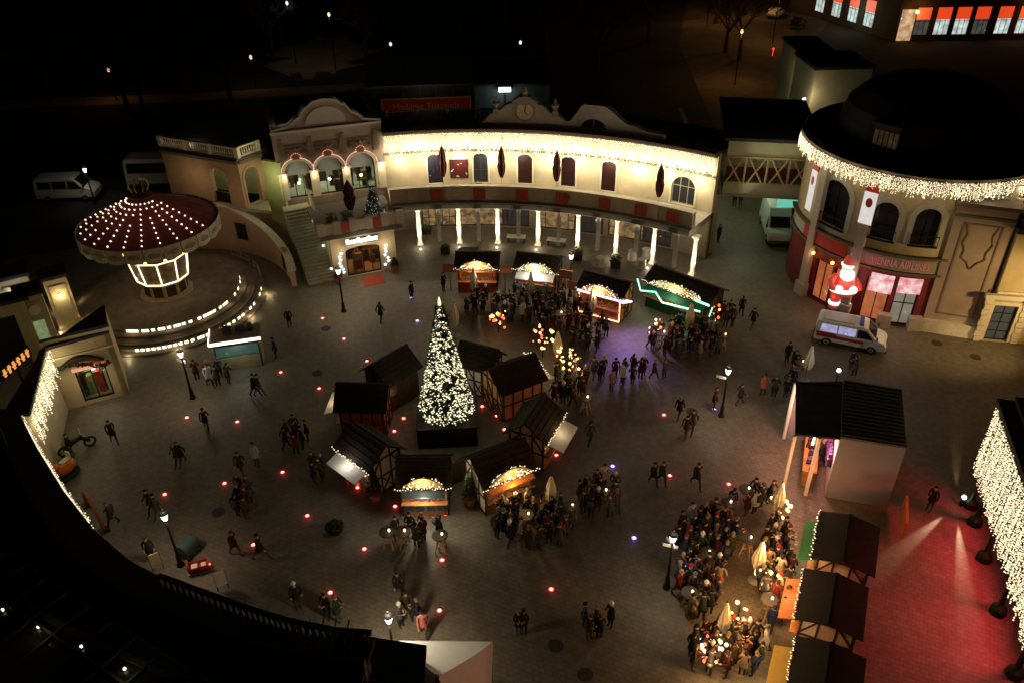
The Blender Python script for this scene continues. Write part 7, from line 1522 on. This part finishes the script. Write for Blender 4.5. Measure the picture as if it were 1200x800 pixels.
def pose_mesh(pn):
    if pn in POSES: return POSES[pn]
    J, E_ , Rd, tagv = [], [], [], []
    def j(p, r, par=None, tg='coat'):
        J.append(Vector(p)); Rd.append(r); tagv.append(tg); k = len(J) - 1
        if par is not None: E_.append((par, k))
        return k
    step = {'stand': .0, 'hold': .0, 'walk': .28, 'pocket': .02, 'lean': .04, 'stride': .38}[pn]; ln = .1 if pn == 'lean' else .02
    pel = j((0, 0, .95), (.155, .12)); wai = j((0, -ln * .3, 1.12), (.145, .11), pel); chs = j((0, -ln * .7, 1.32), (.165, .12), wai); shd = j((0, -ln, 1.44), (.1, .085), chs)
    nk = j((0, -ln * 1.15, 1.53), (.052, .055), shd, 'skin'); hd = j((0, -ln * 1.3 - .015, 1.63), (.083, .1), nk, 'skin'); tp = j((0, -ln * 1.3 - .01, 1.71), (.07, .085), hd, 'skin')
    for s in (-1, 1):
        f = step * s; hp = j((s * .095, 0, .88), (.1, .1), pel, 'leg'); kn = j((s * .1, -f * .55 - (.03 if f > 0 else 0), .49), (.065, .068), hp, 'leg'); an = j((s * .1, -f + (.05 if f < 0 else 0), .1 + (.06 if f < 0 else 0)), (.045, .048), kn, 'leg'); toe = j((s * .115, -f - .15 + (.04 if f < 0 else 0), .045 + (.02 if f < 0 else 0)), (.042, .035), an, 'shoe')
        sh = j((s * .19, -ln, 1.41), (.065, .065), shd)
        if pn == 'hold': el, wr = (s * .25, -.06, 1.14), (s * .12, -.3, 1.2)
        elif pn == 'pocket': el, wr = (s * .3, .06, 1.15), (s * .2, -.1, .98)
        elif pn == 'lean': el, wr = (s * .27, -.18, 1.17), (s * .13, -.4, 1.13)
        elif pn == 'stand': el, wr = (s * .25, .02, 1.14), (s * .24, -.06, .9)
        else: el, wr = (s * .24, .05 + f * .35, 1.15), (s * .23, -.06 + f * .75, .93)
        e = j(el, (.05, .05), sh); w = j(wr, (.034, .034), e); d = (Vector(wr) - Vector(el)).normalized(); side = Vector((0, 0, 1)).cross(d); side = side.normalized() if side.length > .2 else Vector((0, 1, 0))
        pm = j(Vector(wr) + d * .07, (.034, .024), w, 'skin'); base = Vector(wr) + d * .07; dn = d.cross(side).normalized()
        for k in range(4):
            o = side * ((k - 1.5) * .018); L = (.055, .068, .064, .05)[k]; f1 = j(base + o + d * (.03 + L * .4), (.0085, .0085), pm, 'skin'); j(base + o + d * (.03 + L * .75) + dn * .03, (.007, .007), f1, 'skin')
        th = j(Vector(wr) + d * .045 + side * -s * .035, (.01, .01), pm, 'skin'); j(Vector(wr) + d * .085 + side * -s * .05, (.008, .008), th, 'skin')
    me = bpy.data.meshes.new('person_skeleton'); me.from_pydata([tuple(p) for p in J], E_, [])
    ob = bpy.data.objects.new('person_skeleton', me); COL.objects.link(ob); sk = ob.modifiers.new('skin', 'SKIN'); sk.use_smooth_shade = True; sk.branch_smoothing = .3
    for i, v in enumerate(me.skin_vertices[0].data): v.radius = Rd[i]; v.use_root = (i == 0)
    ob.modifiers.new('sub', 'SUBSURF').levels = 1
    dg = bpy.context.evaluated_depsgraph_get(); out = bpy.data.meshes.new_from_object(ob.evaluated_get(dg)); bpy.data.objects.remove(ob)
    # segments for clothing: nearest bone decides
    segs = [(J[a], J[b], tagv[b]) for a, b in E_]
    idx = {'coat': 0, 'leg': 1, 'skin': 2, 'shoe': 3}
    # face: nose, brow and a coat hem, added to the same surface
    mis = []
    for p in out.polygons:
        c = p.center; best = min(segs, key=lambda s: (c - s[0]).length if False else _dseg(c, s[0], s[1])); tg = best[2]
        if tg == 'leg' and c.z > .66: tg = 'coat'
        if tg == 'leg' and c.z < .1: tg = 'shoe'
        mis.append(idx[tg])
    fl = [0] * 6
    vs = [tuple(v.co) for v in out.vertices]; fs = [list(p.vertices) for p in out.polygons]; bpy.data.meshes.remove(out)
    mb = MB(); mb.v = vs; mb.f = fs; mb.m = mis
    hy = -ln * 1.3
    mb.add([(-.014, hy - .098, 1.615), (.014, hy - .098, 1.615), (0, hy - .135, 1.612), (0, hy - .1, 1.66)], [(0, 1, 2), (0, 2, 3), (2, 1, 3)], 2)
    for s in (-1, 1): mb.octa((s * .034, hy - .1, 1.655), .011, 3); mb.octa((s * .088, hy - .005, 1.635), .022, 2)
    mb.add([(-.028, hy - .107, 1.585), (.028, hy - .107, 1.585), (.02, hy - .109, 1.577), (-.02, hy - .109, 1.577)], [(0, 1, 2, 3)], 4)
    n = 14; rows = []
    for z, rx, ry in ((.98, .185, .15), (.85, .2, .165), (.7, .215, .18), (.69, .19, .155)): rows.append([(rx * cos(2 * pi * k / n), ry * sin(2 * pi * k / n), z) for k in range(n)])
    mb.add([p for r in rows for p in r], [(i * n + k, i * n + (k + 1) % n, (i + 1) * n + (k + 1) % n, (i + 1) * n + k) for i in range(3) for k in range(n)], 0)
    POSES[pn] = (mb, hy); return POSES[pn]
def _dseg(p, a, b):
    d = b - a; t = max(0, min(1, (p - a).dot(d) / d.dot(d))); return (p - a - d * t).length
PM = {}; HM = {}
lipm = mat('lip', (.3, .1, .08), .5, 0); 
def person(x, y, rz, coat, tr, head, pn, label, group=None, sc=1.0, mbag=None):
    key = (pn, coat, tr); src, hy = pose_mesh(pn)
    if key not in PM:
        me = bpy.data.meshes.new('person'); me.from_pydata(src.v, [], src.f)
        for m in (cmat(coat + ' coat', COATS[coat]), cmat(f'trousers {tr}', TROU[tr]), skin, shoe, lipm): me.materials.append(m)
        me.polygons.foreach_set('material_index', src.m); me.polygons.foreach_set('use_smooth', [True] * len(me.polygons)); PM[key] = me
    o = bpy.data.objects.new('person', PM[key]); COL.objects.link(o); o.location = (x, y, 0); o.rotation_euler = (0, 0, rz); o.scale = (sc * 1.02, sc * 1.02, sc); tag(o, label, 'person', group)
    hk = (head, pn)
    if hk not in HM:
        mb = MB(); n = 12; k = head in HATS
        def shell(z0, r, back):
            rows = []
            for i in range(6):
                t = i / 5 * pi / 2; rr = r * cos(t * .98); zz = z0 + (1.76 + (.02 if k else .0) - z0) * sin(t); rows.append([(rr * .92 * cos(2 * pi * q / n), hy + .01 + rr * 1.08 * sin(2 * pi * q / n), zz - (back * max(0, sin(2 * pi * q / n)) * (1 - i / 5))) for q in range(n)])
            mb.add([p for r_ in rows for p in r_], [(i * n + q, i * n + (q + 1) % n, (i + 1) * n + (q + 1) % n, (i + 1) * n + q) for i in range(5) for q in range(n)])
        shell(1.665, .104, .05 if k else .13)
        if k:
            mb.lathe([(.105, 1.655), (.113, 1.665), (.113, 1.695), (.105, 1.7)], 0, hy + .01, 12)
            if 'white' in head or 'red' in head: mb.ball((0, hy + .01, 1.81), .04, n=5)
        ob = mb.build('knit_hat' if k else 'hair', cmat(head, HATS.get(head) or HAIR.get(head)), None, smooth=True); HM[hk] = ob.data; c = ob
    else: c = bpy.data.objects.new('knit_hat' if head in HATS else 'hair', HM[hk]); COL.objects.link(c)
    c.parent = o
    if mbag:
        if 'bag' not in HM:
            mb = MB(); mb.box(0, .19, 1.05, .28, .14, .38); mb.tube([(-.1, .12, 1.4), (-.1, -.1, 1.38), (-.1, -.12, 1.2)], .015, 4); mb.tube([(.1, .12, 1.4), (.1, -.1, 1.38), (.1, -.12, 1.2)], .015, 4); ob = mb.build('backpack', cmat('bag canvas', (.05, .05, .06))); HM['bag'] = ob.data
        else: ob = bpy.data.objects.new('backpack', HM['bag']); COL.objects.link(ob)
        ob.parent = o
    return o
RP = random.Random(99)
heads = list(HATS) + list(HAIR) + ['black knit hat', 'brown hair', 'black hair', 'brown hair', 'black hair']
OCC = [(t.x, t.y, .55) for t in TABLES]
def ok(x, y, d=.48): return all((x - a) ** 2 + (y - b) ** 2 > (d if r is None else r) ** 2 for a, b, r in OCC)
SOLO = [  # px, py of the feet, coat, head, pose, heading deg (0 = towards camera), where
 (447, 378, 'black', 'black hair', 'walk', 160, 'walking alone above the tip of the Christmas tree'), (483, 352, 'navy', 'black knit hat', 'stand', 60, 'beside the blue floor light left of the orange booth'),
 (135, 519, 'black', 'brown hair', 'walk', 40, 'walking near the corner shop window'), (243, 503, 'black', 'black knit hat', 'stride', 20, 'striding in the open paving below the ticket booth'),
 (210, 545, 'charcoal', 'fair hair', 'walk', -30, 'with fair hair left of the middle red floor lights'), (215, 544, 'black', 'grey knit hat', 'walk', -30, 'in a grey hat close beside the fair haired one'),
 (300, 464, 'black', 'brown hair', 'walk', 80, 'of a pair right below the ticket booth, the left one'), (305, 464, 'dark green', 'black hair', 'walk', 80, 'of a pair right below the ticket booth, the right one'),
 (340, 384, 'black', 'grey hair', 'stand', 30, 'standing at the right rim of the carousel plinth'), (324, 420, 'navy', 'black hair', 'stand', -70, 'standing right beside the ticket booth'),
 (284, 556, 'dark brown', 'brown hair', 'walk', 10, 'walking left of the one in white, above the huddle'), (302, 546, 'white', 'black hair', 'stand', -20, 'in a white coat above the huddle of walkers'),
 (277, 650, 'burgundy', 'brown hair', 'walk', 60, 'left of the red floor light above the ring building'), (307, 655, 'black', 'black knit hat', 'stride', 80, 'right of the red floor light above the ring building'),
 (180, 602, 'black', 'black hair', 'walk', -40, 'of a pair above the ring building lamp post, the left one'), (187, 606, 'grey', 'black knit hat', 'walk', -40, 'of a pair above the ring building lamp post, the right one'),
 (134, 616, 'charcoal', 'grey knit hat', 'walk', -60, 'beside the orange curved arch tube'), (179, 656, 'black', 'brown hair', 'stand', 20, 'behind the pale yellow notice board'),
 (608, 742, 'black', 'fair hair', 'hold', 10, 'of a couple right of the white tent, the left one'), (614, 741, 'dark brown', 'black knit hat', 'hold', -20, 'of a couple right of the white tent, the right one'),
 (690, 748, 'charcoal', 'brown hair', 'hold', 30, 'with brown hair in the ring of talkers at the bottom middle'), (698, 738, 'olive', 'fair hair', 'stand', -100, 'in olive in the ring of talkers at the bottom middle'), (715, 734, 'navy', 'white knit hat', 'hold', -60, 'in navy in the ring of talkers at the bottom middle'), (684, 734, 'grey', 'black knit hat', 'pocket', 90, 'in grey in the ring of talkers at the bottom middle'), (702, 748, 'black', 'red knit hat', 'hold', 180, 'in a red hat in the ring of talkers at the bottom middle'),
 (815, 570, 'black', 'black hair', 'stride', 10, 'striding alone above the stall row crowd'), (795, 490, 'black', 'grey hair', 'walk', -40, 'walking left of the lamp post with the small sign'), (803, 512, 'dark brown', 'black hair', 'walk', -30, 'in dark brown of a pair in mid square'), (810, 507, 'charcoal', 'brown hair', 'walk', -30, 'in charcoal of a pair in mid square'),
 (836, 480, 'burgundy', 'black hair', 'stand', 70, 'just left of the lamp post with the small sign'), (866, 474, 'black', 'brown hair', 'walk', 100, 'just right of the lamp post with the small sign'), (893, 464, 'salmon', 'brown hair', 'pocket', 200, 'in a salmon coat left of the market hall'), (906, 466, 'black', 'grey knit hat', 'hold', 160, 'in black beside the one in salmon left of the hall'),
 (921, 425, 'black', 'black hair', 'stand', 20, 'above the near end of the hall, below the ambulance'), (881, 385, 'navy', 'black knit hat', 'walk', -50, 'walking alone right of the green booth'), (868, 370, 'black', 'black hair', 'walk', 170, 'of the walkers right of the green booth, the farthest'),
 (860, 242, 'black', 'black hair', 'stand', 0, 'of two in the lit passage under the bridge, the left one'), (867, 242, 'charcoal', 'black hair', 'stand', 0, 'of two in the lit passage under the bridge, the right one'), (841, 285, 'dark brown', 'brown hair', 'stand', 40, 'at the left wall of the passage'),
 (765, 568, 'black', 'black knit hat', 'walk', 20, 'of a pair beside the red floor light in mid square, the left one'), (775, 567, 'dark green', 'brown hair', 'walk', 20, 'of a pair beside the red floor light in mid square, the right one'),
 (691, 521, 'charcoal', 'black hair', 'walk', 140, 'walking alone below the amber lanterns'), (716, 457, 'beige', 'black hair', 'stand', 30, 'in a beige coat right of the amber lanterns'), (1088, 598, 'black', 'black hair', 'stand', -60, 'alone in the red lit paving at the right'),
 (497, 744, 'salmon', 'black hair', 'walk', 10, 'in a salmon coat just above the white tent'), (468, 697, 'black', 'brown hair', 'walk', 20, 'with brown hair in the file above the white tent'), (478, 722, 'dark brown', 'black knit hat', 'walk', 20, 'in dark brown in the file above the white tent'), (491, 728, 'navy', 'fair hair', 'hold', -80, 'in navy in the file above the white tent'), (470, 734, 'grey', 'white knit hat', 'hold', 60, 'in a white hat in the file above the white tent'),
 (350, 712, 'black', 'white knit hat', 'stand', 30, 'at the roof balustrade of the ring building'), (385, 724, 'black', 'black hair', 'hold', -20, 'of the group above the scaffold rails, the left one'), (397, 727, 'dark green', 'grey knit hat', 'hold', 70, 'of the group above the scaffold rails, the right one'), (520, 342, 'black', 'brown hair', 'hold', 60, 'left of the orange booth near its counter'), (85, 533, 'black', 'black hair', 'stand', 100, 'beside the motorbike ride at the corner shop')]
for px, py, coat, head, pn, dg, w in SOLO:
    g = G(px, py); OCC.append((g.x, g.y, None)); person(g.x, g.y, radians(dg), coat, RP.randrange(5), head, pn, f'person {w}', sc=RP.uniform(.94, 1.05), mbag=RP.random() < .12)
darkw = ['black'] * 9 + ['charcoal'] * 6 + ['navy'] * 4 + ['dark brown'] * 3 + ['dark green'] * 2 + ['burgundy'] * 2 + ['grey'] * 2 + ['olive'] * 2 + ['blue', 'beige', 'red', 'white']
CL = [  # cx, cy, rx, ry, n, focus, phrase
 (590, 366, 46, 17, 24, (560, 345), 'in the crowd before the orange booth'), (655, 374, 42, 22, 30, (640, 352), 'between white and pink booths'), (688, 400, 26, 18, 13, (702, 378), 'in the crowd before the pink neon booth'), (806, 405, 48, 19, 33, (795, 378), 'in the crowd before the green neon booth'), (735, 444, 45, 8, 12, (760, 415), 'edging the green booth crowd'), (668, 462, 24, 24, 16, (668, 440), 'gathered round the amber lanterns'),
 (628, 622, 50, 24, 27, (645, 600), 'in the lower crowd'), (704, 590, 26, 22, 13, (690, 590), 'in the right arm of the lower crowd'), (826, 638, 34, 30, 27, (860, 640), 'high in the stall row crowd'), (818, 695, 26, 34, 24, (860, 700), 'midway in the stall row crowd'), (852, 772, 46, 26, 28, (860, 760), 'low in the stall row crowd'), (906, 680, 18, 62, 30, (940, 670), 'queueing along the stall row counters'), (880, 596, 24, 12, 6, (870, 592), 'at tables above the stall row'),
 (925, 452, 14, 24, 6, (955, 450), 'at the open side of the market hall'), (955, 535, 14, 20, 5, (970, 520), 'inside the pink lit lean-to'), (490, 634, 36, 8, 8, (490, 634), 'huddled below the orange painted hut'), (347, 520, 20, 14, 7, (350, 520), 'left of the white canopied hut'), (372, 560, 8, 9, 4, (372, 560), 'left of the candy arch'), (286, 594, 11, 20, 7, (286, 594), 'in the walking huddle'), (250, 450, 26, 9, 6, (283, 424), 'below the carousel plinth'), (470, 455, 12, 8, 2, (463, 440), 'beside the dark unlit hut'), (1000, 436, 10, 5, 2, (1000, 430), 'behind the market hall'), (850, 378, 14, 10, 5, (830, 380), 'beside the red lantern bow')]
for cx, cy, rx, ry, n, foc, ph in CL:
    f = G(*foc); used_ = set(); c = 0; tries = 0
    while c < n and tries < n * 60:
        tries += 1; a = RP.uniform(0, 2 * pi); q = sqrt(RP.random()); g = G(cx + rx * q * cos(a), cy + ry * q * sin(a))
        if not ok(g.x, g.y): continue
        for _ in range(60):
            coat, head = RP.choice(darkw), RP.choice(heads)
            if (coat, head) not in used_: break
        used_.add((coat, head)); OCC.append((g.x, g.y, None))
        rz = atan2(f.y - g.y, f.x - g.x) + pi / 2 + RP.uniform(-.9, .9)
        if RP.random() < .2: rz += RP.uniform(-2.5, 2.5)
        person(g.x, g.y, rz, coat, RP.randrange(5), head, RP.choice(['hold', 'hold', 'stand', 'pocket', 'lean', 'walk', 'hold']), f'{coat} coated person with {head} {ph}', f'people {ph}', RP.uniform(.92, 1.06), RP.random() < .1)
        c += 1
# ================================================================== night sky, added faint sun and render settings
w = bpy.data.worlds.new('World'); SC.world = w; w.use_nodes = True; nt = w.node_tree; bg = nt.nodes['Background']
sky = nt.nodes.new('ShaderNodeTexSky'); sky.sky_type = 'NISHITA'; sky.sun_disc = False; sky.sun_elevation = radians(-4); sky.sun_rotation = radians(200)
mx = nt.nodes.new('ShaderNodeMixRGB'); mx.blend_type = 'MULTIPLY'; mx.inputs['Fac'].default_value = 1; mx.inputs['Color2'].default_value = (1, .62, .34, 1)
nt.links.new(sky.outputs['Color'], mx.inputs['Color1']); nt.links.new(mx.outputs['Color'], bg.inputs['Color']); bg.inputs['Strength'].default_value = .045
sd_ = bpy.data.lights.new('faint_fill_sun', 'SUN'); sd_.energy = .008; sd_.angle = radians(2); sd_.color = (1, .86, .7); so_ = bpy.data.objects.new('faint_fill_sun', sd_); COL.objects.link(so_); so_.rotation_euler = (radians(38), 0, radians(200))  # faint sun added from above to give the roofs some form
SC.view_settings.view_transform = 'Standard'; SC.view_settings.look = 'None'; SC.view_settings.exposure = 0.0; SC.view_settings.gamma = 1
SC.render.engine = 'CYCLES'; cy = SC.cycles; cy.max_bounces = 4; cy.diffuse_bounces = 2; cy.glossy_bounces = 2; cy.sample_clamp_indirect = 2.0; cy.sample_clamp_direct = 30; cy.use_denoising = True; cy.denoiser = 'OPENIMAGEDENOISE'; cy.caustics_reflective = False; cy.caustics_refractive = False; cy.use_light_tree = True
